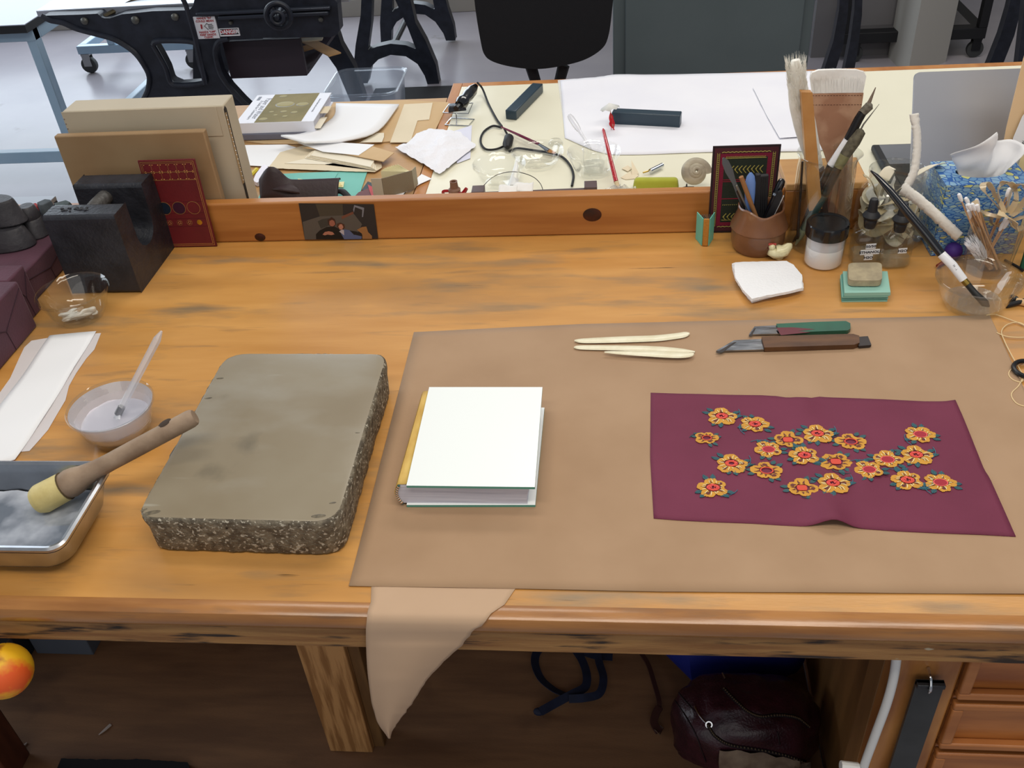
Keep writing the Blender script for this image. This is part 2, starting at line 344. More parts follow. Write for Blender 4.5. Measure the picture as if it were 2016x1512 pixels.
one('torn_kraft_strip', MB().grid(g), M('kraft paper inner', (184, 154, 126), .75, c2=(190, 160, 132), vs=9), 'torn tongue of kraft paper hanging over the front edge', 'paper', solid=.0002, ang=80)
# lithographic stone
top = [Z(272, 1008, .947), Z(648, 1022, .947), Z(757, 703, .947), Z(450, 700, .947)]
zs = Y(300, 1012, Z(290, 1080).y).z
zs = min(.955, max(.935, zs)); c4 = [Z(268, 1018, zs), Z(662, 1028, zs), Z(762, 697, zs), Z(447, 696, zs)]
def rrect(c4, r, n=6):
    out = []; k = len(c4)
    for i in range(k):
        p, a, b = V(c4[i][:2]), V(c4[i-1][:2]), V(c4[(i+1) % k][:2]); ri = r[i] if isinstance(r, (list, tuple)) else r
        s_, e_ = p+(a-p).normalized()*ri, p+(b-p).normalized()*ri
        for j in range(n+1): t = j/n; out.append(tuple(s_*(1-t)**2+p*2*t*(1-t)+e_*t*t))
    return out
def densify(pts, step):
    out = []; n = len(pts)
    for i in range(n):
        a, b = V(pts[i]), V(pts[(i+1) % n]); k = max(1, int((b-a).length/step))
        for j in range(k): out.append(a.lerp(b, j/k))
    return out
ol = densify(rrect(c4, [.022, .028, .022, .03]), .0025); cx = sum((V(p[:2]) for p in c4), V((0, 0)))/4
STONES = M('stone side', (122, 112, 94), .62, c2=(84, 75, 62), vs=90, bump=1, bs=260, lo=.4, hi=.6)
layer(STONES, (186, 178, 160), 240, lo=.57, hi=.63, seed=3); layer(STONES, (30, 26, 22), 60, lo=.66, hi=.7, seed=9)
STONET = M('stone top', (128, 115, 92), .45, c2=(138, 127, 106), vs=7, bump=.05, bs=70, coat=.12)
layer(STONET, (160, 154, 138), 30, (.25, 1.6, 1), .70, .76, 2, 3); layer(STONET, (150, 144, 130), 6, (1, 1.8, 1), .52, .8, 6, 14); layer(STONET, (96, 88, 72), 9, lo=.66, hi=.8, seed=6)
layers = [(0, 0.0015), (.0015, -.0005), (.004, -.0015), (.012, -.0008), (.022, .0005), (.033, .0015), (zs-.9-.003, .003), (zs-.9, .006)]
vs = []; fs = []; n = len(ol)
for j, (dz, sh) in enumerate(layers[::-1]):
    for i, p in enumerate(ol):
        d = (p-cx); nz = 0
        if dz < .0 or 0 < dz: nz = mnoise.noise(V((p.x*55, p.y*55, dz*120)))*.0014+mnoise.noise(V((p.x*230, p.y*230, dz*300)))*.0011
        k = 1+((-sh+.001)+nz*(0.25 if dz <= 0 else 1))/d.length; q = cx+d*k
        vs.append((q.x, q.y, zs-dz))
for j in range(len(layers)-1):
    for i in range(n): k = (i+1) % n; fs.append((j*n+i, j*n+k, j*n+n+k, j*n+n+i))
st = thing('litho_stone', 'grey rounded slab of lithographic stone with rough pitted sides', 'stone slab', (cx.x, cx.y, .9))
MB().add(vs, fs+[list(range(n))[::-1]]).build('rough_side', STONES, st, ang=60)
mt = MB(); to = vs[-n:]; inner = [((V(p)-V((cx.x, cx.y, zs)))*.985+V((cx.x, cx.y, zs+.0006))) for p in to]
mt.add(to+inner, [(i, (i+1) % n, n+(i+1) % n, n+i) for i in range(n)]+[list(range(n, 2*n))])
mt.build('ground_top', STONET, st, ang=60)
CH = M('chip scar', (110, 100, 80), .5, c2=(80, 72, 58), vs=200)
for px, py, l, a in ((300, 1009, .009, .25), (283, 1004, .004, .5), (433, 745, .005, .1), (410, 784, .005, .2), (704, 852, .003, 0), (655, 990, .004, .2), (627, 1016, .008, .1)):
    P = Z(px, py, zs+.0006); MB().lathe([(l, 0), (l*.6, .00025), (.0001, .0003)], 12, T(P) @ RZ(a) @ Matrix.Diagonal((1, .35, 1, 1))).build('chip', CH, st)
# white book with exposed yellow spine lining
bk = thing('white_book', 'white-boarded sewn book with bare yellow spine lining and striped headband', 'book', (Z(800, 997, .902).x, Z(800, 997, .902).y, .901))
A = Z(801, 998, .9015); B = Z(1054, 998, .9015); ztp = Y(800, 955, A.y).z+.0005; D = Z(1068, 762, ztp); E_ = Z(845, 762, ztp); A2 = Z(800, 956, ztp); B2 = Z(1053, 959, ztp)
BOARD = M('book board white', (236, 241, 240), .35, coat=.1); GRN = M('green board edge', (88, 150, 132), .5)
def quadslab(ps, z0, z1, mats=None): 
    m = MB(); m.prism([tuple(V(p)[:2]) for p in ps], z0, z1, mside=1); return m
X0b, Y0b = A.x, A.y; yb = (D.y+E_.y)/2; Wb = B.x-A.x
quadslab([(A.x, A.y), (B.x, B.y), (D.x+.001, yb-.002), (E_.x, yb-.002)], .9013, .9045).build('lower_board', [BOARD, GRN], bk)
quadslab([(A2.x, A2.y), (B2.x, B2.y), (D.x, D.y), (E_.x, E_.y)], ztp-.0032, ztp).build('upper_board', [BOARD, GRN], bk)
PAGES = M('page edges', (206, 205, 216), .8, c2=(150, 150, 166), vs=60, st=(.15, 1, 26), lo=.45, hi=.75)
mb = MB(); prof = []; hz = ztp-.0034-.9046; ny = 12
sp = [(-.0065-.0045*math.sin(PI*t/ny), .9046+hz*t/ny) for t in range(ny+1)]; fe = [(Wb-.0075+.0022*math.cos(PI*t/ny*1.0)*(1 if 1 else 0)-.0015*math.sin(PI*t/ny), .9046+hz*(1-t/ny)) for t in range(ny+1)]
pr = sp+fe; n = len(pr); skew = (E_.x-A.x)
def bkp(x, z, v): return (A.x+x+.001+(skew)*v, lerp(A.y+.0035, yb-.0045, v), z)
mb.add([bkp(x, z, 0) for x, z in pr]+[bkp(x, z, 1) for x, z in pr], [(i, n+i, n+(i+1) % n, (i+1) % n) for i in range(n)]+[list(range(n)), list(range(n, 2*n))[::-1]])
mb.build('text_block', PAGES, bk)
g = [[V(bkp(x-.0012, z, v/14))+V((.0004*mnoise.noise(V((v, z*300, 1))), 0, 0)) for x, z in sp+[(-.004, .9046+hz+.0004), (.004, .9046+hz+.0006)]] for v in range(15)]
MB().grid(g).build('spine_lining', M('yellow spine lining', (214, 180, 98), .6, c2=(188, 146, 62), vs=60, st=(1, .3, 1), bump=.3, bs=150), bk, solid=-.0008)
hb = MB()
hp = [V(bkp(x+.0004, z, 0))+V((0, -.001, 0)) for x, z in spline([(a, b, 0) for a, b in sp], 25) for _ in (0,)] if 0 else [V(bkp(a+.0005, b, 0))+V((0, -.0012, 0)) for a, b in sp]
hp = spline(hp, 29)
for i in range(28): hb.tube([hp[i], hp[i+1]], .0016, 6, mi=i % 3)
hb.build('headband', [M('headband green', (52, 84, 78), .7), M('headband orange', (196, 120, 70), .7), M('headband cream', (222, 214, 190), .7)], bk)
for v in (.35, .55): P = V(bkp(-.0062, .925, v)); MB().box((-.0006, -.004, -.001), (.0006, .004, .001), T((P.x, P.y, ztp-.006))).build('glue_spot', M('dark glue', (60, 48, 26), .6), bk)
# bone folders
BONE = M('bone', (232, 226, 200), .35, c2=(222, 214, 184), vs=60, coat=.2)
def slab(name, pts, z0, z1, m, lab, cat, grp=None, bev=.0008):
    return one(name, MB().prism(polyZ(pts, z0), z0, z1), m, lab, cat, grp, bevel=bev)
def blade(spec, z0, t, name, lab, grp=None, m=BONE):
    """long tapered bone from centre line (px,py,halfwidth px)"""
    vs = []; P = spline([(a, b, c) for a, b, c in spec], 28); g = []
    for i, (a, b, w_) in enumerate(P):
        c = Z(a, b, z0); q = Z(a, b+w_, z0); hw = (q-c).length; row = []
        d = (Z(P[min(i+1, 27)][0], P[min(i+1, 27)][1], z0)-Z(P[max(i-1, 0)][0], P[max(i-1, 0)][1], z0)).normalized(); nrm = V((-d.y, d.x, 0))
        for j in range(10): an = 2*PI*j/10; row.append(c+nrm*hw*math.cos(an)+V((0, 0, t/2+t/2*math.sin(an)*min(1, hw/.002))))
        g.append(row+[row[0]])
    mbb = MB().grid(g); mbb.f += [list(range(10))[::-1], [27*11+j for j in range(10)]]; mbb.m += [0, 0]
    return one(name, mbb, m, lab, 'bone folder', grp)
gb = 'bone folders on the kraft paper'
blade([(1131, 673, 1), (1150, 673, 4.5), (1220, 670.5, 6), (1290, 668, 6), (1335, 663, 5.5), (1350, 660, 4.5), (1357, 659, 1.5)], .9016, .0035, 'bone_folder', 'curved ivory bone folder lying farthest back on the kraft paper', gb)
blade([(1130, 686, 1), (1145, 686, 4), (1220, 687, 5), (1290, 689.5, 6), (1340, 693, 5), (1368, 695, 1)], .9016, .0032, 'bone_folder', 'long straight ivory bone folder between the two others', gb)
blade([(1190, 695, 1), (1215, 696, 3), (1290, 699, 5.5), (1335, 701, 5.5), (1358, 700, 4), (1366, 698, 1)], .9052, .0028, 'bone_folder', 'shorter ivory bone folder laid on the middle one', gb)
# knives
BLADE = M('knife steel', (172, 174, 178), .22, 1, c2=(120, 122, 126), vs=30, st=(1, 6, 1)); DST = M('dark steel', (62, 58, 58), .45, .7)
k = thing('paring_knife', 'long paring knife with worn brown wooden handle and pointed skew blade', 'knife', Z(1560, 680, .9016))
MB().prism(polyZ([(1409, 695), (1445, 674), (1500, 671.5), (1504, 692)], .9016), .9030, .9052).build('blade', BLADE, k, bevel=.0006)
MB().prism(polyZ([(1409, 695), (1445, 673.5), (1450, 673.3), (1422, 694)], .9053), .9052, .9055).build('bevel', DST, k)
MB().prism(polyZ([(1498, 671), (1560, 668.5), (1678, 665.5), (1690, 669), (1691, 683), (1680, 687), (1504, 692.5)], .9016), .9014, .9085).build('handle', M('dark walnut handle', (104, 68, 38), .5, c2=(74, 46, 26), vs=12, st=(1, 5, 1), bump=.15, bs=120), k, bevel=.002)
MB().prism(polyZ([(1686, 667), (1708, 665.5), (1715, 683), (1690, 685)], .9030), .9030, .9062).build('tang', DST, k, bevel=.0006)
k = thing('paring_knife', 'short skew knife with green and maroon painted handle', 'knife', Z(1570, 652, .9016))
MB().prism(polyZ([(1474, 662), (1485, 646.5), (1530, 644), (1536, 660.5)], .9016), .9028, .9048).build('blade', BLADE, k, bevel=.0006)
MB().prism(polyZ([(1474, 662), (1485, 646.5), (1488, 646.4), (1480, 661.5)], .9049), .9048, .9051).build('bevel', DST, k)
hd = MB().prism(polyZ([(1527, 644), (1600, 640.5), (1664, 638.5), (1673, 643), (1673.5, 653), (1668, 657), (1536, 662)], .9016), .9014, .9072).build('handle', M('green paint', (16, 92, 70), .4, c2=(20, 78, 60), vs=20, coat=.3), k, bevel=.0018)
MB().prism(polyZ([(1528.5, 645), (1560, 644.5), (1604, 648), (1570, 652), (1596, 654), (1537, 660)], .9073), .9072, .9074).build('painted_point', M('maroon paint', (96, 30, 44), .45), hd)
# leather with flowers
LE = M('mulberry leather', (112, 42, 68), .75, c2=(105, 37, 62), vs=9, bump=.12, bs=500)
TP = [(1281, 773), (1340, 775), (1420, 777), (1500, 778), (1530, 780), (1550, 785), (1578, 788), (1597, 787), (1612, 782), (1660, 783), (1740, 786), (1820, 790), (1858, 790), (1881, 787)]
BT_ = [(1287, 1020), (1340, 1024), (1400, 1027), (1480, 1030), (1540, 1034), (1580, 1036), (1610, 1036), (1640, 1037), (1665, 1038), (1685, 1040), (1760, 1045), (1850, 1049), (1930, 1052), (2000, 1056)]
LFm = (1280, 900); RT2 = [(1881, 787), (1895, 818), (1912, 860), (1938, 925), (1948, 940), (1975, 1000), (2000, 1056)]
zl = .9021
tp = polyline([Z(x, y, zl) for x, y in TP], 61); bt = polyline([Z(x, y, zl) for x, y in BT_], 61); rt = polyline([Z(x, y, zl) for x, y in RT2], 31)
lf = polyline([Z(1281, 773, zl), Z(1280, 900, zl), Z(1287, 1020, zl)], 31)
def leather_z(p, u, v):
    xr = lerp(Z(1578, 788, zl).x, Z(1640, 1037, zl).x, v); d = (p.x-xr)/.017
    h = math.exp(-d*d)*(.0102*smooth01((v-.72)/.28)+.0035*smooth01((.3-v)/.3)+.0012)
    h += .0016*smooth01((v-.2)/.5)*math.exp(-((p.x-Z(1690, 930, zl).x)/.012)**2)*math.exp(-((v-.62)/.14)**2)*2
    return h+.0007*max(0, mnoise.noise(V((p.x*14, p.y*14, 2))))
g = []
for i in range(61):
    row = []
    for j in range(31):
        u, v = i/60, j/30; p = tp[i].lerp(bt[i], v)+(lf[j]-tp[0].lerp(bt[0], v))*(1-u)+(rt[j]-tp[60].lerp(bt[60], v))*u
        row.append(V((p.x, p.y, zl+leather_z(p, u, v))))
    g.append(row)
lea = thing('decorated_leather', 'mulberry leather piece decorated with embroidered yellow flowers', 'leather', Z(1600, 900, .9021))
MB().grid(g).build('leather_sheet', LE, lea, solid=-.0009 if 0 else .0009, ang=70)
def surf(p):
    """height of the leather at a point"""
    best = None; bi = 0
    for i in range(61):
        for j in range(0, 31, 2):
            q = g[i][j]; d = (q.x-p.x)**2+(q.y-p.y)**2
            if best is None or d < best: best = d; bi = q.z
    return bi+.00095
YEL = M('yellow onlay', (202, 146, 44), .6, c2=(190, 134, 38), vs=80); ORG = M('orange red onlay', (206, 66, 44), .55); PNK = M('pink thread', (226, 92, 92), .6); RED = M('crimson thread', (158, 22, 44), .6)
TEAL = M('teal onlay', (34, 78, 84), .55); TEAL2 = M('teal thread', (48, 104, 124), .5); CRM = M('cream thread', (238, 224, 170), .5); SLIT = M('dark outline', (96, 38, 34), .6)
def zc(x, y): return (1250+x/2.632, 740+y/2.632)
FL = [(450, 212, 'p', 0), (622, 253, 'p', 1), (372, 325, 'o', 2), (792, 335, 'q', 3), (945, 305, 'p', 0), (1118, 345, 'o', 4), (692, 385, 'r', 5), (878, 418, 'p', 6), (1040, 450, 'q', 7), (500, 457, 'g', 0), (682, 495, 'o', 4), (1308, 437, 'r', 3), (1478, 307, 'r', 1), (1457, 412, 'p', 0), (1212, 495, 'r', 5), (865, 585, 'q', 3), (1025, 562, 'p', 0), (405, 582, 'p', 6), (1412, 543, 'p', 6), (1583, 556, 'r', 1)]
for x, y, ty, sd in FL:
    c = Z(*zc(x, y), zl); zz = surf(c); r = random.Random(sd*13+5); rot = r.uniform(0, 6.28); RR = .0155*r.uniform(.95, 1.08)*(.82 if (x, y) == (372, 325) else 1)
    lob = [(rot+k*2*PI/5+r.uniform(-.18, .18), r.uniform(.86, 1.12)) for k in range(5)]
    def rad(a, w=1):
        best = 0
        for la, lr in lob:
            d = (a-la+PI) % (2*PI)-PI; q = lr*(1-.34*min(1, abs(d)/.66)**3); best = max(best, q)
        return RR*best*(1+.09*mnoise.noise(V((a*4, sd, 0)))+.07*mnoise.noise(V((a*13, sd, 5))))
    N_ = 90; out = [(rad(2*PI*i/N_)*math.cos(2*PI*i/N_), rad(2*PI*i/N_)*math.sin(2*PI*i/N_)) for i in range(N_)]
    ir = .40*RR; inn = [(ir*(1+.35*r.random())*math.cos(-2*PI*i/16), ir*(.85+.35*r.random())*math.sin(-2*PI*i/16)) for i in range(16)]
    holes = [inn]
    X = T((c.x, c.y, zz)) @ Matrix.Diagonal((1.12, .95, 1, 1))
    fl = MB().prism(out, 0, .0003, X, holes=holes).build('flower_onlay', YEL, lea)
    # dark slits cut in the petals
    ms = MB()
    for la, lr in lob:
        for dd in ((-.25, .3) if ty in 'oq' else (0.02,)):
            a0 = la+dd; u = V((math.cos(a0), math.sin(a0))); nn = V((-u.y, u.x)); p0 = u*RR*.45; p1 = u*RR*lr*.80
            ms.prism([tuple(p0-nn*.0012), tuple(p0.lerp(p1, .5)-nn*.0007+nn*.0005), tuple(p1), tuple(p0.lerp(p1, .5)+nn*.0012), tuple(p0+nn*.0012)], .0004, .0005, X)
    for k in range(2):
        la, lr = lob[(sd+k*2) % 5]; u = V((math.cos(la), math.sin(la))); ms.prism([tuple(u*RR*.68*lr+V((math.cos(t), math.sin(t)))*RR*.13) for t in [2*PI*i/10 for i in range(10)]], .0004, .00055, X)
    ms.build('petal_slits', SLIT, fl)
    cm = MB(); ce = [(ir*.78*math.cos(2*PI*i/20)*1.15, ir*.78*math.sin(2*PI*i/20)) for i in range(20)]
    if ty == 'q': cm.prism([(ir*.7*math.copysign(abs(math.cos(t))**.5, math.cos(t))*1.1, ir*.7*math.copysign(abs(math.sin(t))**.5, math.sin(t))) for t in [2*PI*i/20 for i in range(20)]], 0, .0006, X)
    elif ty == 'o': cm.prism([(a*1.2, b*1.2) for a, b in ce], 0, .0006, X, holes=[[(a*.95, b*.95) for a, b in ce[::-1]]])
    elif ty in 'pg':
        cm.prism([(a*1.1, b*1.1) for a, b in ce], 0, .0005, X, mi=1, holes=[[(a*.5, b*.5) for a, b in ce[::-1]]])
        for k in range(26 if ty == 'p' else 14):
            a = r.uniform(0, 2*PI); q = ir*(.85*math.sqrt(r.uniform(.05, 1)) if ty == 'p' else r.uniform(.6, .8)); cm.ball((q*math.cos(a)*1.1, q*math.sin(a), .0006), .0008, 6, X=X)
    else:
        cm.prism(ce, 0, .0008, X, mi=1); cm.prism([(a*1.22, b*1.22) for a, b in ce], 0, .0006, X, holes=[[(a*1.03, b*1.03) for a, b in ce[::-1]]])
    cm.build('flower_centre', [ORG if ty in 'oq' else PNK, RED if ty == 'r' else ORG], fl)
    if ty in 'prg':
        sm = MB()
        for k in range(15):
            a = rot+k*2*PI/15+r.uniform(-.1, .1); q0, q1 = ir*1.15, rad(a)*r.uniform(.62, .9); b = a+r.uniform(-.15, .15)
            sm.tube([(q0*math.cos(a), q0*math.sin(a), .0007), (.5*(q0+q1)*math.cos((a+b)/2+.05), .5*(q0+q1)*math.sin((a+b)/2+.05), .0012), (q1*math.cos(b), q1*math.sin(b), .0007)], [.00032, .0005, .00032], 5, X)
        sm.build('stitches', CRM, fl)
    lm = MB(); l2m = MB()
    for k in range(3):
        a = rot+.6+k*2*PI/3+r.uniform(-.3, .3)
        for dd in (-.22, .2):
            u = V((math.cos(a+dd), math.sin(a+dd))); nn = V((-u.y, u.x)); L0, L1 = RR*.78, RR*r.uniform(1.22, 1.45); w_ = RR*.17
            p = lambda t, s: tuple(u*lerp(L0, L1, t)+nn*s*w_)
            lm.prism([p(0, 0), p(.25, -.9), p(.55, -1), p(.8, -.5), p(1, 0), p(.8, .6), p(.5, 1), p(.25, .8)], -.0002, .0001, X)
            if ty in 'prg': l2m.tube([(*p(0.1, 0), .0003), (*p(.95, 0), .0003)], .0003, 4, X)
    a = rot+2.0; q = [(RR*(.95+.25*t)*math.cos(a+t*.5), RR*(.95+.25*t)*math.sin(a+t*.5), .0002) for t in (0, .5, 1, 1.5, 2)]
    l2m.tube(q, .0004, 5, X)
    lm.build('leaves', TEAL, fl); l2m.build('stem_thread', TEAL2 if ty in 'prg' else TEAL, fl)['kind'] = 'stuff'
# cotton pad, card stack, eraser
COT = M('cotton wool', (240, 240, 242), .95, bump=.5, bs=260, sheen=.5)
cpad = thing('cotton_pad', 'folded square pad of white cotton wadding', 'cotton pad', Z(1512, 560, .9))
for i in range(3):
    o_ = [(1440+i*3, 523-i), (1500, 519), (1548, 518+i), (1562, 526), (1578, 546), (1582-i*2, 572), (1545, 580), (1510, 588-i), (1480, 597-2*i), (1462, 575), (1446, 548)]
    zc_ = .9003+i*.0042; pl = densify(polyZ(o_, zc_), .006); cxx = sum((V(p) for p in pl), V((0, 0)))/len(pl)
    pl = [p+(p-cxx).normalized()*.0012*mnoise.noise(V((p.x*120, p.y*120, i))) for p in pl]
    MB().prism([tuple(p) for p in pl], zc_, zc_+.004).build('wadding_layer', COT, cpad, bevel=.0016, seg=3)
cd = thing('card_stack', 'small stack of pale teal cards beside the dropper bottles', 'card stack', Z(1700, 580, .9))
CT = M('teal card', (142, 188, 174), .7); CT2 = M('teal card edge', (100, 158, 146), .7); rc = random.Random(4)
for i in range(8):
    dx = rc.uniform(-2.5, 2.5); q = polyZ([(1658+dx, 595), (1748+dx, 594), (1742+dx, 552), (1655+dx, 552)], .9); MB().prism(q, .9+i*.0022, .9+i*.0014+.0018).build('card', CT if i == 7 else [CT, CT2][i % 2], cd)
zt_ = .9+8*.0022
one('putty_eraser', MB().prism([tuple(p) for p in densify(rrect([Z(1669, 563, zt_), Z(1735, 563, zt_), Z(1734, 527, zt_), Z(1668, 528, zt_)], .009), .003)], zt_-.0003, zt_+.009), M('putty eraser', (176, 162, 132), .85, c2=(150, 138, 114), vs=60, bump=.3, bs=300), 'beige rounded eraser block lying on the teal cards', 'eraser', bevel=.003)
# threads at right
TH = M('linen thread', (222, 196, 150), .8)
tp1 = [(1942, 621), (1958, 619), (1985, 628), (2020, 642), (2050, 660)]; tp2 = [(1962, 655), (1985, 663), (2020, 664), (2035, 658), (2010, 636), (1985, 638), (1972, 652), (1978, 672), (1992, 700), (2005, 722), (2014, 742), (2010, 752), (1995, 748), (1986, 738), (1990, 728), (2006, 716), (2024, 704), (2045, 690)]
tp3 = [(2013, 745), (2005, 760), (1993, 772), (1992, 782), (2003, 795), (2025, 802)]
mb = MB()
for tq in (tp1, tp2, tp3): mb.tube([p for p in spline([Z(a, b, .9021) for a, b in tq], len(tq)*6)], .0007, 6)
one('linen_thread', mb, TH, 'loose loops of natural linen thread at the right edge', 'thread')
one('black_ring', MB().ring([(.0175+.003*math.cos(t), .003*math.sin(t)) for t in [2*PI*i/8 for i in range(8)]], 28, T(Z(2026, 727, .9055))), BLK, 'black ring cut off by the right edge, on the thread', 'ring')
# ------------------------------------------------------------------ left side of the bench
def bowl(name, cx, cy, rx, base, label, cat, mat_, z0=.9, h=None, br=.62, group=None, th=.0028):
    """glass bowl: rim ellipse centre and half-width in the photograph, and a point on the base's front"""
    hh = h or .045
    P = Z(cx, cy, z0+hh); r = rx*mpp(P)
    t = thing(name, label, cat, (P.x, P.y, z0+.0004), group)
    pf = [(.0001, .003), (r*br*.8, .003), (r*br*.95, .005), (r*(br+.16), hh*.35), (r*.93-th, hh*.85), (r-th, hh-.001), (r-th*.4, hh+.001), (r, hh-.001), (r-.0003, hh-.004), (r*.93, hh*.84), (r*(br+.17), hh*.33), (r*br, 0), (r*br*.7, .0005), (.0001, .0005)]
    MB().lathe(pf, 48, T((P.x, P.y, z0+.0004))).build('bowl_wall', mat_, t)
    return t, P, r, hh
PASTE = M('wheat paste', (222, 218, 226), .25, c2=(206, 202, 214), vs=30, coat=.4, bump=.3, bs=60)
GL2 = glass('bowl glass', (226, 232, 230), .04)
t, P, r, hh = bowl('glass_bowl', 141, 572, 70.5, 0, 'glass bowl with wet gauze beside the black iron weight', 'bowl', GL2, h=.046)
GZ = M('wet gauze', (232, 228, 220), .8, c2=(206, 200, 190), vs=90, bump=.4, bs=220)
g = MB(); rg = random.Random(3)
for k in range(9):
    a0 = rg.uniform(0, 6); pts = [(P.x+.004+.020*math.cos(a0+q*.5)+rg.uniform(-.004, .004), P.y-.010+.010*math.sin(a0*1.3+q*.7), .906+.002*k*.6+.0015*math.sin(q*2)) for q in range(7)]
    g.tube(spline(pts, 24), [.0015, .0042, .0045, .0042, .0015], 7, flat=.6)
g.build('wet_gauze', GZ, t)
t, P, r, hh = bowl('glass_bowl', 216, 796, 85, 0, 'glass bowl smeared with white paste, left of the stone slab', 'bowl', GL2, h=.05)
MB().lathe([(.0001, .006), (r*.5, .0062), (r*.66, .010), (r*.76, .018), (r*.80, .024), (r*.78, .026), (r*.70, .019), (r*.6, .0125), (r*.3, .012), (.0001, .0135)], 40, T((P.x, P.y, .9005)), wob=lambda a, j: (1-.0*j, .0035*mnoise.noise(V((math.cos(a)*2, math.sin(a)*2, j*.3))) if 2 < j < 9 else 0)).build('paste', PASTE, t)
MB().lathe([(r*.80, .024), (r*.95, .047), (r*.94, .0475), (r*.78, .026)], 40, T((P.x, P.y, .9006)), wob=lambda a, j: (1, 0)).build('paste_film', glass('paste film', (225, 225, 230), .2, haze=.42, hazec=(226, 226, 236)), t)
# clear-handled brush standing in it
gb_ = thing('glue_brush', 'clear plastic handled glue brush standing in the paste bowl', 'brush', (P.x, P.y, .914))
a = Z(226, 838, .918); b = Z(236, 808, .934); c_ = Z(318, 652, 1.03)
d = (c_-b).normalized()
ACR = glass('clear acrylic', (232, 232, 238), .02, 1.6, haze=.38, hazec=(246, 246, 250))
MB().tube([b+d*.002, b.lerp(c_, .9), c_], [.0045, .0048, .0014], 6).build('handle', ACR, gb_)
MB().tube([b-d*.006, b+d*.006], .0046, 12).build('ferrule', STEEL, gb_); MB().tube([a, a.lerp(b, .5), b-d*.006], [.0015, .006, .0046], 10, flat=.6).build('bristles', M('wet bristles', (176, 180, 190), .3, c2=(210, 212, 220), vs=200, st=(1, 1, 1)), gb_)
# white strips
one('tissue_strip', MB().prism(polyZ([(85, 667), (130, 660), (199, 656), (186, 688), (170, 706), (150, 735), (136, 760), (129, 788), (110, 820), (95, 846), (76, 868), (58, 888), (36, 890), (-60, 900), (-60, 790), (0, 773), (20, 745), (38, 705), (48, 684), (62, 671)], .9003), .9003, .9006), glass('tissue', (235, 228, 222), .6, haze=.55, hazec=(240, 236, 238)), 'translucent tissue strip under the white paper at left', 'paper')
mb = MB(); L_ = [Z(98, 661, .9012), Z(30, 760, .9012), Z(-40, 850, .9012), Z(-120, 950, .9012)]; R2 = [Z(190, 653, .9012), Z(140, 735, .9012), Z(95, 810, .9012), Z(30, 906, .9012)]
L_ = polyline(L_, 20); R2 = polyline(R2, 20)
mb.grid([[L_[i].lerp(R2[i], j/8)+V((0, 0, .0006*math.sin(i*.9+j*.3)+.0006)) for j in range(9)] for i in range(20)])
one('white_paper_strip', mb, WHITE, 'strip of white paper lying on tissue at the left edge', 'paper', solid=.0002)
# metal tray with paste and wooden brush
zr = .952; tr = Z(218, 909, zr); br_ = Z(110, 1084, zr); 
xl, xr, y1, y0 = -1.06, (tr.x+br_.x)/2+.004, tr.y, br_.y
tray = thing('metal_tray', 'rectangular steel pan of paste at the left edge', 'pan', ((xl+xr)/2, (y0+y1)/2, .9))
def loop(x0, x1, ya, yb_, r, z, n=6):
    o_ = []
    for cx_, cy_, a0 in ((x1-r, yb_-r, 0), (x0+r, yb_-r, 90), (x0+r, ya+r, 180), (x1-r, ya+r, 270)):
        for k in range(n+1): a = R_(a0+90*k/n); o_.append((cx_+r*math.cos(a), cy_+r*math.sin(a), z))
    return o_
L = [loop(xl+i, xr-i, y0+i, y1-i, r, z) for i, r, z in ((0, .016, zr-.004), (-.001, .017, zr), (.002, .015, zr+.0015), (.006, .012, zr), (.010, .02, zr-.012), (.016, .024, .912), (.026, .02, .9025), (.03, .02, .9015), (.028, .02, .9002), (.02, .024, .903), (.012, .024, .914), (.004, .02, zr-.006), (.001, .016, zr-.006))]
n = len(L[0]); mb = MB(); mb.add([p for l in L for p in l], [(j*n+i, j*n+(i+1) % n, (j+1)*n+(i+1) % n, (j+1)*n+i) for j in range(len(L)-1) for i in range(n)]+[[7*n+i for i in range(n)], [8*n+i for i in range(n)][::-1]])
mb.build('pan', M('steel pan', (196, 198, 202), .28, 1, c2=(170, 172, 176), vs=20, bump=.05, bs=40), tray)
g = []
for i in range(50):
    row = []
    for j in range(40):
        x = lerp(xl+.017, xr-.017, i/49); y = lerp(y0+.017, y1-.017, j/39); q = V((x*26, y*26, 1)); q2 = V((x+.012*mnoise.noise(q), y+.012*mnoise.noise(q+V((5, 5, 0))), 0))
        row.append((x, y, .921+.0045*mnoise.noise(q2*28)+.0065*max(0, mnoise.noise(V((x*13+3, y*17, 4))))+.0015*mnoise.noise(q2*90)))
    g.append(row)
PA2 = M('grey paste', (196, 202, 214), .12, c2=(104, 112, 124), vs=14, coat=.7, lo=.38, hi=.62, trans=.0, bump=.25, bs=40)
MB().grid(g).build('paste', PA2, tray)
wb = thing('paste_brush', 'round wooden paste brush resting across the steel pan', 'brush', Z(90, 975, .93))
A = Z(78, 984, .934); B = Z(384, 820, .999); d = (B-A).normalized(); ln = (B-A).length
pa = lambda q: A+d*(ln*q)
WD = M('greyed brush wood', (158, 136, 114), .65, c2=(132, 110, 90), vs=30, bump=.25, bs=160)
MB().tube([pa(-.02), pa(.0), pa(.015), pa(.15), pa(.165)], [.0145, .0165, .0175, .0168, .0165], 20).build('bristle_head', M('pale bristle head', (210, 194, 134), .6, c2=(196, 178, 116), vs=50, bump=.2, bs=200), wb)
MB().tube([pa(q) for q in (.165, .2, .24, .29, .36, .46, .6, .8, .97, .99, 1.0)], [.0152, .0165, .0155, .0128, .0108, .0102, .0104, .0104, .0104, .0096, .008], 20).build('handle', WD, wb)
nz = frame(pa(.84), pa(.9), (0, 0, 1))
MB().tube([V((0, 0, .0105)), V((0, 0, .0112))], .0001, 4, nz)
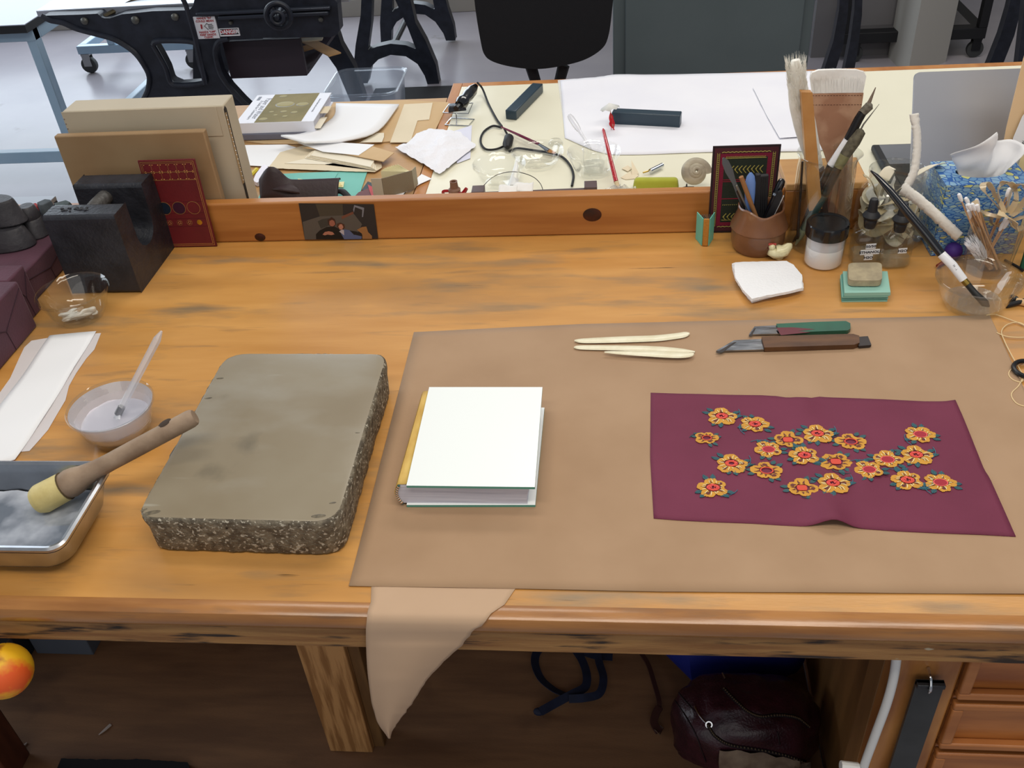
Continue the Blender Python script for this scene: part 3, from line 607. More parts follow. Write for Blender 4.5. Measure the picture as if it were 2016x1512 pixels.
MB().lathe([(.0072, 0), (.0055, .0006), (.0001, .0008)], 16, nz @ T((0, .002, .0100)) @ Matrix.Diagonal((1.15, .8, 1, 1))).build('hanging_hole', M('hole shade wood', (58, 44, 32), .8), wb)
MB().tube([pa(.163), pa(.168)], .0170, 20).build('seam', M('seam', (92, 76, 50), .7), wb)
# iron weight
IRW = M('black iron weight', (28, 29, 35), .45, c2=(42, 43, 50), vs=30, bump=.6, bs=150, coat=.1)
p0 = Z(278, 577, .9); p1 = Z(347, 483, .9); xw1 = (p0.x+p1.x)/2; yw0 = p0.y; yw1 = p1.y-.004
xw0 = Y(82, 429, yw0).x; ztw = Y(224, 424, yw0).z
wt = thing('iron_weight', 'massive black iron block weight with a bar handle in its notch', 'weight', ((xw0+xw1)/2, (yw0+yw1)/2, .9))
dy = yw1-yw0; H = ztw-.9; lip = dy*.29
pr = [(0, 0), (dy, 0), (dy, H), (dy-lip, H)]+[(dy-lip-.002-.5*(dy-2*lip)*(1-math.cos(PI*t/8))*1.0*.97, H*.56-H*.20*math.sin(PI*t/8)) for t in range(0, 9)]+[(lip, H), (0, H)]
mb = MB()
mb.prism(pr, xw0, xw1, T((0, yw0, .9)) @ Matrix(((0, 0, 1, 0), (1, 0, 0, 0), (0, 1, 0, 0), (0, 0, 0, 1)))); mb.build('block', IRW, wt, bevel=.006, seg=3)
xm = lerp(xw0, xw1, .42)
MB().tube([(xm, yw0+lip*.4, ztw-.022), (xm, yw0+dy*.5, ztw-.019), (xm, yw1-lip*.4, ztw-.022)], [.0125, .0115, .0125], 16).build('bar_handle', M('worn iron', (62, 60, 58), .45, c2=(84, 82, 80), vs=60, bump=.6, bs=150), wt)
# raised worn lettering-like casting bumps on the front lip
rb = random.Random(2); mb = MB()
for k in range(26): mb.ball((lerp(xw0+.02, xw1-.05, k/25)+rb.uniform(-.002, .002), yw0+lip*.5+rb.uniform(-.006, .006), ztw-.0005), rb.uniform(.0015, .003), 6)
o = mb.build('casting_bumps', IRW, wt); o['kind'] = 'stuff'
# purple wrapped blocks
PUR = M('purple wrapped cloth', (84, 42, 60), .7, c2=(72, 36, 52), vs=14, bump=.3, bs=300, sheen=.1)
PSEAM = M('cloth seam', (46, 22, 34), .8)
def wrapped(c, x1, y0, y1, z1, lab, x0=-1.3):
    t = thing('wrapped_block', lab, 'block', ((x0+x1)/2, (y0+y1)/2, .9), 'purple cloth-wrapped blocks at the left')
    MB().box((x0, y0, .9), (x1, y1, z1)).build('block', PUR, t, bevel=.003, seg=2)
    m = MB(); ym = (y0+y1)/2; zm = lerp(.9, z1, .45)
    m.tube([(x1+.0003, y0+.004, z1-.01), (x1+.0004, ym, zm), (x1+.0004, y1-.004, z1-.01)], .0007, 5); m.tube([(x1+.0003, ym, zm), (x1+.0003, ym+.003, .902)], .0006, 5)
    m.build('fold_seam', PSEAM, t)
pc = Z(74, 642, .9); zc1 = Y(35, 553, pc.y).z; yc0 = Z(-30, 748, .9).y
wrapped(0, pc.x, yc0, pc.y, zc1, 'front purple cloth-wrapped block beside the white strip')
pb = Z(86, 610, .9); yb1 = pb.y+.004; zb = Y(46, 521, yb1).z
wrapped(1, pb.x-.004, pc.y+.001, yb1, zb, 'narrow middle purple cloth-wrapped block')
ya0 = yb1+.001; ya1 = 1.345; xa = xw0-.004; za = Y(98, 483, 1.28).z
xa = min(Y(98, 483, 1.28).x, xw0-.003)
wrapped(2, xa, ya0, ya1, za, 'back purple cloth-wrapped block carrying the black round weights')
# round black weights
RW = M('black round weight', (44, 42, 46), .45, c2=(60, 58, 62), vs=40, bump=.3, bs=150)
def disc(px, py, rb_, rt_, z0, h, lab, name='round_weight', oval=.62):
    P_ = Z(px, py, z0); 
    return one(name, MB().lathe([(rb_-.002, 0), (rb_, .002), (rt_+.002, h-.004), (rt_-.001, h), (.0001, h)], 36, T((P_.x, P_.y, z0)) @ Matrix.Diagonal((1, oval, 1, 1))), RW, lab, 'weight', loc=(P_.x, P_.y, z0))
xx = Z(8, 490, za); sc_ = mpp(xx)
disc(2, 483, 74*sc_, 60*sc_, za+.0005, .034, 'lower of two stacked oval black weights', oval=.5)
disc(0, 437, 58*sc_, 44*sc_, za+.036, .040, 'upper of two stacked oval black weights', oval=.5)
P_ = Z(74, 462, za)
one('round_weight', MB().lathe([(.021, 0), (.022, .002), (.017, .030), (.016, .031), (.0165, .033), (.013, .050), (.011, .052), (.0001, .052)], 28, T((P_.x, P_.y, za+.0005))), RW, 'small two-tiered black round weight against the iron block', 'weight')
# stones on a dark block behind
yb2 = 1.3685
zs_ = Y(60, 405, 1.36).z-.012
one('support_block', MB().box((-1.3, 1.347, .9), (-.945, yb2, zs_)), BLKM, 'dark block standing behind the purple ones, under the sharpening stones', 'block', bevel=.002)
def peb(px, py, lx_, w_, h, a, col, lab):
    P_ = Y(px, py, 1.352); P_ = V((P_.x, 1.352, zs_+.0004)); ol_ = [(-lx_/2, -w_*.3), (-lx_*.3, -w_/2), (lx_*.4, -w_/2), (lx_/2, -w_*.1), (lx_*.35, w_/2), (-lx_*.35, w_*.5)]
    m = MB().prism(ol_, 0, h*.5); k = len(ol_); m = MB()
    lv = [(1, 0), (1.02, h*.4), (.8, h)]
    m.add([(x*s_, y*s_, z) for s_, z in lv for x, y in ol_], [(j*k+i, j*k+(i+1) % k, (j+1)*k+(i+1) % k, (j+1)*k+i) for j in range(2) for i in range(k)]+[list(range(k))[::-1], list(range(2*k, 3*k))])
    one('whetstone', m.xf(T(P_) @ RZ(a)), M('whetstone', col, .8, c2=tuple(int(v*.8) for v in col), vs=60, bump=.3, bs=200), lab, 'stone', 'small coloured sharpening stones', bevel=.001)
peb(10, 395, .040, .020, .016, .1, (124, 118, 126), 'leftmost pale lilac sharpening stone'); peb(42, 390, .026, .018, .014, -.2, (126, 66, 70), 'dull rose sharpening stone between lilac and red ones')
peb(63, 402, .020, .020, .016, .5, (178, 60, 62), 'bright red small sharpening stone'); peb(88, 402, .026, .022, .022, 1.0, (84, 92, 98), 'faceted grey sharpening stone next to the red one')
peb(121, 404, .034, .024, .018, .6, (84, 96, 98), 'grey-green sharpening stone nearest the iron block')
# red gold-tooled panel leaning on the backboard
RED_L = M('red leather board', (104, 24, 30), .5, c2=(92, 20, 26), vs=20, bump=.1, bs=300); GOLD = M('gold tooling', (200, 150, 92), .3, .7); GOLD2 = M('bright gold', (214, 160, 50), .3, .8)
rp = thing('tooled_panel', 'red leather sample board with gold-tooled grid and circles', 'panel', Z(385, 482, .9))
Pb0 = Z(428, 484, .9005); yy = Pb0.y; Pt0 = None
ytop = 1.369; Tt = Y(391, 312, ytop); xr_ = Pb0.x; wdt = (Y(391, 312, ytop)-Y(277, 310, ytop)).length
Lh = math.hypot(Tt.z-.9005, ytop-yy)
ang_ = math.atan2(ytop-yy, Tt.z-.9005)
# panel frame: origin lower right corner, local x to the left, local y up the panel, z toward the viewer
XP = Matrix(((-1, 0, 0, xr_), (0, math.sin(ang_), -math.cos(ang_), yy-.002), (0, math.cos(ang_), math.sin(ang_)*1, .9007), (0, 0, 0, 1)))
MB().box((0, 0, -.003), (wdt, Lh, 0), XP).build('board', RED_L, rp, bevel=.0006)
m = MB()
def ln_(m, x0, y0, x1, y1, w_=.0004, z=.0003): 
    d_ = V((x1-x0, y1-y0)).normalized(); n_ = V((-d_.y, d_.x))*w_; m.prism([(x0-n_.x, y0-n_.y), (x1-n_.x, y1-n_.y), (x1+n_.x, y1+n_.y), (x0+n_.x, y0+n_.y)], 0, z, XP)
for i_ in (.003, .0055):
    ln_(m, i_, i_, i_, Lh-i_); ln_(m, wdt-i_, i_, wdt-i_, Lh-i_); ln_(m, i_, i_, wdt-i_, i_); ln_(m, i_, Lh-i_, wdt-i_, Lh-i_)
gh = Lh*.088
for k in (1, 2): ln_(m, .006, Lh-.007-gh*k, wdt-.006, Lh-.007-gh*k, .0005)
for k in range(1, 6): ln_(m, .006+(wdt-.012)*k/6, Lh-.007, .006+(wdt-.012)*k/6, Lh-.007-gh*2, .0003)
m.build('gold_lines', GOLD, rp); m = MB()
for r__ in range(4):
    yv = Lh-.007-[.10, .9, 1.1, 1.9][r__]*gh
    for k in range(7):
        for s__ in (-1, 1):
            xq = .006+(wdt-.012)*k/6+s__*.0022
            if .006 < xq < wdt-.006: m.lathe([(.0009, 0), (.0001, .0006)], 8, XP @ T((xq, yv, 0)))
m.build('gold_dots', GOLD, rp)
for k, (u_, col) in enumerate(((.24, RED_L), (.50, M('dark plum disc', (56, 20, 42), .4)), (.76, M('navy disc', (12, 26, 44), .5)))):
    X_ = XP @ T((wdt*u_, Lh*.46, 0)); MB().lathe([(.0105, 0), (.0105, .0002), (.0001, .0002)], 28, X_).build('disc', col, rp); MB().ring([(.0105, 0), (.0112, 0), (.0112, .0005), (.0105, .0005)], 28, X_).build('gold_ring', GOLD, rp)
for k, u_ in enumerate((.20, .38, .56, .74)):
    X_ = XP @ T((wdt*u_, Lh*.29, 0)); q = MB()
    if k == 0: q.lathe([(.0045, 0), (.0045, .0005), (.0001, .0007)], 12, X_)
    else:
        q.ring([(.0044, 0), (.0048, 0), (.0048, .0004), (.0044, .0004)], 16, X_)
        for a_ in range(5): q.ball((.0022*math.cos(a_*1.26), .0022*math.sin(a_*1.26), 0), .001, 6, X=X_)
    q.build('gold_medallion', GOLD2 if k == 0 else GOLD, rp)
for v_ in (.40, .53, .335, .245): mm = MB(); ln_(mm, .004, Lh*v_, wdt-.004, Lh*v_, .0003, .0002); mm.build('blind_line', M('blind tooled line', (76, 14, 22), .5), rp)
# photograph pinned to the backboard
ph = thing('snapshot', 'dark snapshot of two people lying on blankets, stuck to the backboard', 'photograph', Y(668, 470, 1.3705))
def fy(px, py, dy=0): q = Y(px, py, 1.3695-dy); return (q.x, q.z)
XZ = Matrix(((1, 0, 0, 0), (0, 0, -1, 1.3695), (0, 1, 0, 0), (0, 0, 0, 1)))
def zo(x, y): return fy(560+x/9.164, 380+y/9.164)
def flat(pts, i, c, nm, par=ph, r=.5, zz_=None):
    q = [zo(*p) for p in pts]; q = [(a_, max(b_, .9002)) for a_, b_ in q]; MB().prism(q, .0001*i, .0001*i+.0002, XZ).build(nm, M(nm, c, r), par)
flat([(255, 185), (1612, 203), (1692, 820), (370, 842)], 0, (38, 36, 38), 'print_sheet')
flat([(560, 195), (1050, 200), (1060, 400), (640, 420)], 2, (66, 60, 50), 'pale_wall'); flat([(330, 520), (640, 420), (1060, 400), (1250, 370), (1400, 560), (1340, 700), (1090, 830), (370, 835), (345, 640)], 3, (84, 78, 72), 'blanket_area')
flat([(600, 510), (680, 470), (800, 450), (860, 560), (660, 640)], 4, (56, 54, 50), 'striped_pillow'); flat([(1240, 300), (1260, 215), (1440, 265), (1420, 430), (1400, 430), (1405, 300), (1275, 250), (1255, 350)], 4, (120, 120, 128), 'white_chair_shape')
flat([(575, 830), (570, 740), (640, 670), (760, 610), (900, 600), (980, 640), (1060, 740), (1080, 830)], 5, (12, 12, 14), 'black_clothing')
flat([(790, 560), (780, 480), (850, 430), (910, 470), (935, 560), (900, 600), (830, 595)], 6, (60, 34, 26), 'dark_hair'); flat([(812, 560), (815, 500), (860, 480), (900, 500), (918, 560), (880, 598), (835, 590)], 7, (150, 92, 74), 'face_shape')
flat([(690, 745), (730, 700), (800, 685), (870, 700), (905, 740), (850, 755), (780, 745), (730, 760)], 7, (170, 112, 90), 'arm_shape')
flat([(1080, 830), (1000, 690), (1080, 650), (1180, 670), (1250, 750), (1400, 760), (1390, 825)], 6, (84, 94, 128), 'blue_clothing'); flat([(990, 690), (1040, 655), (1075, 665), (1080, 760)], 7, (178, 168, 172), 'white_shirt')
flat([(945, 600), (950, 550), (1010, 530), (1080, 560), (1095, 620), (1060, 650), (990, 645)], 7, (76, 44, 30), 'brown_hair'); flat([(975, 600), (1000, 560), (1040, 560), (1065, 610), (1040, 655), (1000, 650)], 8, (176, 118, 96), 'child_face_shape')
flat([(1180, 675), (1290, 690), (1400, 730), (1410, 780), (1260, 745)], 7, (20, 20, 24), 'dark_sleeve'); flat([(1310, 660), (1400, 610), (1480, 600), (1510, 700), (1580, 770), (1580, 825), (1410, 825), (1400, 730)], 6, (150, 104, 60), 'toy_shape'); flat([(1030, 420), (1240, 330), (1250, 370), (1040, 470)], 5, (110, 66, 50), 'rust_cloth')
# ------------------------------------------------------------------ right rear of the bench
# raised wooden ledge behind
lt = Y(1550, 362, 1.371).z; lx0 = Y(1536, 375, 1.371).x+.003; lx1 = Z(1714, 364, lt).x; ly1 = Z(1600, 311, lt).y
bx_ = thing('wooden_ledge', 'plain wooden box ledge behind the glass beaker, taller than the backboard', 'ledge', (lx0, 1.371, .9))
MB().box((max(lx0, bx1+.001), 1.371, .9003), (lx1, ly1, lt-.012)).build('front_box', PINE2, bx_, bevel=.002); MB().box((max(lx0, bx1+.001), 1.370, lt-.012), (lx1, ly1, lt)).build('ledge_top', M('ledge top pine', (190, 140, 84), .45, c2=(204, 156, 98), vs=5, st=(1, 6, 6)), bx_, bevel=.002)
# embroidered panel
ep = thing('embroidered_panel', 'dark panel with maroon frame and yellow-green embroidered bands, behind the clay pot', 'panel', Z(1450, 455, .9))
q0 = Z(1393, 458, .9003); q1y = 1.3695; q1 = Y(1404, 287, q1y)
wE = (Y(1540, 281, q1y)-q1).length*.99; Le = math.hypot(q1.z-.9003, q1y-q0.y)*.99; aE = math.atan2(q1y-q0.y, q1.z-.9003)
XE = Matrix(((1, 0, 0, q0.x), (0, math.sin(aE), -math.cos(aE), q0.y), (0, math.cos(aE), math.sin(aE), .9006), (0, 0, 0, 1)))
MB().box((0, 0, -.002), (wE, Le, .0005), XE).build('backing', M('dark felt edge', (40, 24, 30), .8), ep)
def rect(x0, y0, x1, y1, z0, z1, m, nm, hole=None):
    MB().prism([(x0, y0), (x1, y0), (x1, y1), (x0, y1)], z0, z1, XE, holes=[hole] if hole else []).build(nm, m, ep)
def rh(i): return [(i, i), (i, Le-i), (wE-i, Le-i), (wE-i, i)]
rect(.003, .003, wE-.003, Le-.003, .0005, .0010, M('maroon felt', (74, 30, 38), .85, bump=.3, bs=400), 'maroon_band', rh(.012))
rect(.012, .012, wE-.012, Le-.012, .0005, .0009, M('crimson felt', (120, 20, 50), .85, bump=.3, bs=400), 'crimson_band', [(.018, .018), (.018, Le-.018), (wE-.018, Le-.018), (wE-.018, .018)])
rect(.018, .018, wE-.018, Le-.018, .0005, .0008, M('dark green felt', (34, 42, 32), .85, bump=.3, bs=400), 'green_field')
for fr_ in (.62, .60, .40): rect(.018, Le*fr_, wE-.018, Le*fr_+.0012, .0008, .0011, M('crimson line', (140, 24, 50), .8), 'crimson_line')
STC = M('olive yellow thread', (160, 148, 72), .7); sm = MB()
def stt(x0, y0, x1, y1, r=.00045): sm.tube([XE @ V((x0, y0, .0013)), XE @ V((x1, y1, .0013))], r, 4)
k = 0; y = .012
while y < Le-.012:
    for xx in (.009, wE-.009): stt(xx-.0016, y, xx+.0016, y); stt(xx-.0016, y, xx-.0016, y+.003); stt(xx+.0016, y, xx+.0016, y+.003)
    y += .003
for yy in (Le-.010, .010):
    x = .014
    while x < wE-.016: stt(x, yy, x+.003, yy+.0012, .0006); stt(x+.003, yy+.0012, x+.006, yy, .0006); x += .006
x = .02
while x < wE-.022: stt(x, Le-.019, x+.0018, Le-.016); x += .0022
stt(.02, Le-.0195, wE-.02, Le-.0195); stt(.02, .022, wE-.02, .022)
for yy, s_ in ((Le*.74, 1), (Le*.19, 1)):
    x = .022
    while x < wE-.026: stt(x, yy, x+.005, yy+.006*s_, .0007); stt(x, yy, x+.005, yy-.006*s_, .0007); stt(x, yy, x+.002, yy, .0007); x += .0062
x = .02
while x < wE-.02: stt(x, Le*.33, x+.0014, Le*.33+.001); x += .003
o = sm.build('stitching', STC, ep); o['kind'] = 'stuff'
# small book standing at its left
mbk = thing('miniature_book', 'tiny book with tan spine and turquoise covers standing at the left of the embroidered panel', 'book', Z(1386, 483, .9))
P_ = Z(1388, 484, .9003); s = mpp(P_); hb_ = 52*s*1.15
XB = T(P_) @ RZ(-.1)
MB().box((-.0045, -.002, 0), (.0045, .0015, hb_)).xf(XB).build('spine', M('tan leather spine', (176, 118, 46), .5, bump=.3, bs=300), mbk, bevel=.0015)
TQ = M('turquoise cover', (110, 196, 176), .5)
MB().box((-.0012, 0, 0), (0, .024, hb_*.98)).xf(XB @ T((-.0045, .001, 0)) @ RZ(.42)).build('cover', TQ, mbk); MB().box((0, 0, 0), (.0012, .024, hb_*.98)).xf(XB @ T((.0045, .001, 0)) @ RZ(-.28)).build('cover', TQ, mbk)
m = MB()
for k in range(7): m.box((-.0003, .001, .001), (.0003, .020, hb_*.94), XB @ T((lerp(-.003, .003, k/6), 0, 0)) @ RZ(lerp(.32, -.2, k/6)))
o = m.build('pages', M('grey pages', (96, 84, 74), .8), mbk); o['kind'] = 'stuff'
# clay pot
cp = Z(1490, 485, .9003); s = mpp(cp); rp_ = 52*s
CLAY = M('brown glazed clay', (126, 84, 56), .38, c2=(104, 66, 42), vs=18, bump=.15, bs=80, coat=.4); layer(CLAY, (156, 128, 100), 14, (1, 1, 1), .62, .75, 4, 2)
pot = thing('clay_pot', 'brown glazed clay pot with uneven rim, full of small tools', 'pot', cp)
hp_ = Y(1490, 405, cp.y).z-.9
MB().lathe([(.0001, .004), (rp_*.8, .004), (rp_*.93, .04), (rp_*.74, hp_*.84), (rp_*.76, hp_*.97), (rp_*.80, hp_), (rp_*.84, hp_*.97), (rp_*.83, hp_*.86), (rp_*1.04, hp_*.56), (rp_*1.05, hp_*.53), (rp_*1.0, hp_*.5), (rp_*.985, hp_*.2), (rp_*.93, .005), (rp_*.86, 0), (.0001, 0)], 48, T(cp), wob=lambda a, j: (1+(.04*math.sin(3*a+1) if 2 < j < 8 else 0), (.0035*math.sin(2*a+.6)+.002*math.sin(5*a)) if 2 < j < 7 else 0)).build('pot_body', CLAY, pot)
def stick(name, lab, cat, A, B, r, m, n=10, flat=1, grp=None, up=None, parts=None):
    t = MB().tube([A, V(A).lerp(V(B), .5), B], r, n, flat=flat, up=up); return one(name, t, m, lab, cat, grp, loc=A)
def inpot(px, py, dx, dy, top_y): return V((cp.x+dx, cp.y+dy, .915)), Y(px, py, top_y)
yb_ = cp.y
# palette knife (steel spatula)
B_, T_ = inpot(1420, 305, .012, -.004, yb_+.01)
T1 = Y(1424, 310, yb_+.012); T2 = Y(1446, 352, yb_+.010); T3 = Y(1465, 405, yb_+.004)
dd = (T3-T1).normalized(); XK = frame(T3+dd*.03, T1, (0, -1, .35)); Lk = (T1-T3).length+.03
kf = thing('spatula', 'steel spatula with leaf-shaped blade leaning left out of the clay pot', 'spatula', T3)
MB().prism([(0, -.0035), (Lk*.45, -.0038), (Lk*.62, -.003), (Lk*.8, -.0058), (Lk*.93, -.005), (Lk*.99, -.0018), (Lk, 0), (Lk*.99, .0018), (Lk*.93, .005), (Lk*.8, .0058), (Lk*.62, .003), (Lk*.45, .0038), (0, .0035)], -.0006, .0006, XK).build('blade', M('dull spatula steel', (112, 116, 118), .35, .9), kf, bevel=.0003)
MB().tube([XK @ V((-.02, 0, 0)), XK @ V((Lk*.5, 0, 0))], .0028, 8).build('shank', DST, kf)
stick('palette_tool', 'second steel tool with pale flat handle just right of the spatula', 'tool', Y(1485, 440, yb_), Y(1450, 365, yb_+.004), .003, M('pale steel', (150, 146, 136), .4, .6), flat=.5)
stick('bamboo_stick', 'short round brown stick leaning in the clay pot', 'stick', Y(1494, 442, yb_-.006), Y(1459, 348, yb_-.008), .0034, M('brown stick', (150, 104, 62), .6), 12)
# blue handle
A_ = Y(1474, 440, yb_+.002); B2_ = Y(1478, 340, yb_+.004)
t = thing('blue_handled_tool', 'tool with light blue rounded plastic handle in the clay pot', 'tool', A_)
MB().tube([A_.lerp(B2_, q) for q in (0, .3, .6, .8, .93, 1)], [.0045, .0065, .0078, .0078, .006, .002], 16, flat=.6, up=(0, 1, 0)).build('handle', M('light blue plastic', (104, 136, 196), .4, coat=.2), t)
for (a, b, w1, lab) in ((1503, 352, .0075, 'black flat folding tool standing upright in the clay pot'), (1492, 350, .004, 'thin black rod beside the blue handle in the clay pot')):
    A_ = Y(a-4, 440, yb_+.006); B2_ = Y(a, b-8, yb_+.008); X = frame(A_, B2_, (0, -1, .3))
    LL = (B2_-A_).length; t = thing('folding_tool', lab, 'tool', A_); MB().box((0, -w1, -.004), (LL, w1, .004), X).build('body', BLKM, t, bevel=.0012)
    if w1 > .005:
        for q in (-.4, 0, .4): MB().box((.02, w1*q-.0005, .004), (LL-.004, w1*q+.0005, .0046), X).build('groove_rib', BLK, t)
A_ = Y(1500, 445, yb_-.004); t = thing('black_pen', 'glossy black capped pen leaning right out of the clay pot', 'pen', A_)
B2_ = Y(1541, 352, yb_+.006); MB().tube([A_.lerp(B2_, q) for q in (0, .6, .72, .9, .97, 1)], [.004, .0045, .0062, .0062, .005, .002], 14).build('cap', M('glossy black', (10, 12, 18), .12, coat=.8), t); q = A_.lerp(B2_, .66); MB().tube([q, q+(B2_-A_).normalized()*.005], .0060, 14).build('silver_band', CHROME, t)
A_ = Y(1506, 444, yb_-.010); B2_ = Y(1537, 380, yb_-.012); t = thing('black_clip_tool', 'matt black jointed tool in front of the capped pen', 'tool', A_); X = frame(A_, B2_, (0, -1, .4)); LL = (B2_-A_).length
MB().prism([(0, -.004), (LL*.75, -.005), (LL, -.003), (LL+.004, .001), (LL, .005), (0, .004)], -.003, .003, X).build('body', BLKM, t, bevel=.001); MB().box((LL*.3, -.0062, -.002), (LL*.95, -.005, .001), X).build('clear_sleeve', M('white sleeve', (200, 200, 200), .4), t)
# ceramic hen
hc = Z(1533, 508, .9003); s = mpp(hc); hn = thing('hen_figurine', 'tiny cream hen figurine with red comb beside the clay pot', 'figurine', hc)
XH = T(hc) @ RZ(.15) @ Matrix.Scale(1.3, 4)
HW = M('cream glazed hen', (226, 218, 178), .35, c2=(214, 204, 160), vs=120, coat=.4, bump=.3, bs=90)
m = MB(); m.tube([(-.0095, 0, .014), (-.009, 0, .010), (-.006, 0, .0085), (0, 0, .0085), (.006, 0, .0095), (.0115, 0, .0155), (.0135, 0, .0175)], [.003, .0065, .0078, .0084, .0072, .0042, .0012], 12, XH, up=(0, 1, 0)); m.ball((-.0095, 0, .0155), .0042, 10, X=XH); m.build('body', HW, hn, ang=80)
for sg in (-1, 1): MB().ball((.001, sg*.0072, .0095), .005, 8, sq=(1.2, .4, .8), X=XH).build('wing', HW, hn)
m = MB()
for k in range(4): m.ball((-.0125+.0022*k, 0, .0195-.0002*k), .0016, 6, X=XH)
m.build('comb', M('red glaze', (190, 78, 70), .4), hn); MB().ball((-.0135, 0, .0145), .0014, 6, X=XH).build('beak', M('dark beak', (90, 36, 30), .5), hn); MB().lathe([(.005, 0), (.0055, .0018), (.004, .003)], 12, XH).build('foot_ring', HW, hn)
# tall glass beaker
bc = Z(1606, 478, .9003); s = mpp(bc); rb0 = 58*s; hz_ = Y(1625, 300, bc.y).z-.9; rt0 = 56*mpp(V((bc.x, bc.y, .9+hz_)))
bk2 = thing('glass_beaker', 'tall tapered glass beaker holding large brushes', 'beaker', bc)
bkx = Y(1624, 307, bc.y).x-bc.x
def bw(a, j): return (1+(.10 if j in (4, 5, 6) else 0)*max(0, math.cos(a+.2))**14, 0)
MB().lathe([(.0001, .003), (rb0*.85, .003), (rb0*.97, .012), (rt0*1.0-.0022, hz_*.85), (rt0-.0022, hz_-.006), (rt0+.0025, hz_), (rt0+.003, hz_-.001), (rt0, hz_-.008), (rt0*1.01, hz_*.85), (rb0, .012), (rb0*.9, .0), (.0001, 0)], 56, T(bc), wob=bw).build('beaker_wall', glass('beaker glass', (222, 228, 226), .03), bk2)
ybk = bc.y
# white hake brush seen edge-on (furry)
def furry(name, parent, path, rad_, n_, ln_, col, seed, thick=.0005, tip=.3):
    rg_ = random.Random(seed); m = MB(); pp = spline(path, 40)
    for k in range(n_):
        i = rg_.randrange(0, 38); p = pp[i]; d = (pp[i+1]-pp[i]).normalized(); a = rg_.uniform(0, 2*PI); u = d.orthogonal().normalized(); b = d.cross(u); w_ = lerp(rad_[0], rad_[1], i/39)
        o_ = (u*math.cos(a)+b*math.sin(a)); q = p+o_*w_*.75; e_ = q+o_*rg_.uniform(.0005, .004)+d*ln_*rg_.uniform(.5, 1.1)
        m.tube([q, (q+e_)/2+o_*.0006, e_], [thick, thick*.8, .0001], 3, cap=False)
    o = m.build(name, col, parent); o['kind'] = 'stuff'; return o
HAIR = M('white goat hair', (238, 236, 228), .7, c2=(222, 218, 206), vs=60, sheen=.3)
ha = thing('furry_brush', 'shaggy white goat hair brush standing behind the angled tan handle in the beaker', 'brush', Y(1605, 460, ybk+.02))
pa_ = [Y(1606, 330, ybk+.02), Y(1588, 260, ybk+.018), Y(1573, 190, ybk+.016), Y(1566, 118, ybk+.014)]
MB().tube(spline(pa_, 24), [.010, .0135, .0155, .0155, .013, .006], 16, flat=.7, up=(0, 1, 0)).build('hair_core', HAIR, ha, ang=80)
furry('loose_hair', ha, pa_, (.011, .0155), 2200, .015, HAIR, 3, .0003)
MB().tube([Y(1615, 330, ybk+.02), Y(1625, 440, ybk+.02)], .006, 10).build('handle', M('dark brush handle', (70, 44, 30), .5), ha)
# angled tan wooden handle
A_ = Y(1604, 410, ybk-.012); B2_ = Y(1587, 182, ybk-.004); X = frame(A_, B2_, (0, -1, .3)); LL = (B2_-A_).length; LL2 = LL+.0
one('flat_wooden_brush', MB().prism([(0, -.0095), (LL, -.0075), (LL+.002, .0005), (LL+.004, .0075), (0, .0095)], -.006, .006, X), M('tan wood', (188, 136, 78), .45, c2=(176, 122, 64), vs=8, st=(3, 3, 3), coat=.2), 'flat tan wooden brush, its slanted handle end up, before the furry brush', 'brush', loc=A_, bevel=.0015)
# wide hake brush
hk = thing('wide_hake_brush', 'wide flat brush with white hair and stitched wooden paddle handle in the beaker', 'brush', Y(1645, 460, ybk+.03))
yh = ybk+.034; P0 = Y(1648, 420, yh); P1 = Y(1648, 192, yh+.01); X = frame(P0, P1, (0, -1, .25)); s = mpp(P1)
def hx(px, py): q = X.inverted() @ Y(px, py, yh); return (q.x, q.y)
ol_ = [hx(1628, 430), hx(1632, 330), hx(1622, 300), hx(1606, 265), hx(1599, 240), hx(1598, 187), hx(1703, 186), hx(1694, 240), hx(1682, 285), hx(1678, 330), hx(1672, 430)]
if True:
    a_ = sum(ol_[i][0]*ol_[(i+1) % len(ol_)][1]-ol_[(i+1) % len(ol_)][0]*ol_[i][1] for i in range(len(ol_)))
    if a_ < 0: ol_ = ol_[::-1]
HKW = M('reddish paddle wood', (184, 144, 116), .6, c2=(160, 116, 90), vs=10, st=(2, 12, 2), lo=.45, hi=.6, bump=.1, bs=100)
MB().prism(ol_, -.0035, .0035, X).build('paddle', HKW, hk, bevel=.0015)
m = MB()
for yq in (191, 209):
    for k in range(17): a_ = hx(1601+k*5.9, yq); b_ = hx(1604.5+k*5.9, yq); m.tube([X @ V((*a_, .0037)), X @ V((*b_, .0037))], .0004, 4)
m.build('stitches', M('dark stitch', (88, 52, 36), .8), hk)['kind'] = 'stuff'
g = []; rg_ = random.Random(8)
m = MB(); b0 = [hx(1600, 187), hx(1701, 187)]; t0_ = [hx(1597, 150), hx(1709, 150)]
N_ = 44
for k in range(14):
    pass
hl = [hx(1601, 187), hx(1702, 187), hx(1706, 168), hx(1709, 154), hx(1704, 146), hx(1690, 142), hx(1650, 141), hx(1615, 142), hx(1601, 147), hx(1597, 158), hx(1599, 172)]
a_ = sum(hl[i][0]*hl[(i+1) % len(hl)][1]-hl[(i+1) % len(hl)][0]*hl[i][1] for i in range(len(hl)))
if a_ < 0: hl = hl[::-1]
HAIR2 = M('white hake hair', (238, 236, 232), .75, c2=(212, 204, 196), vs=20, st=(1, 14, 1), lo=.5, hi=.75, sheen=.2)
MB().prism(hl, -.0028, .0028, X).build('hair_core', HAIR2, hk, bevel=.002)
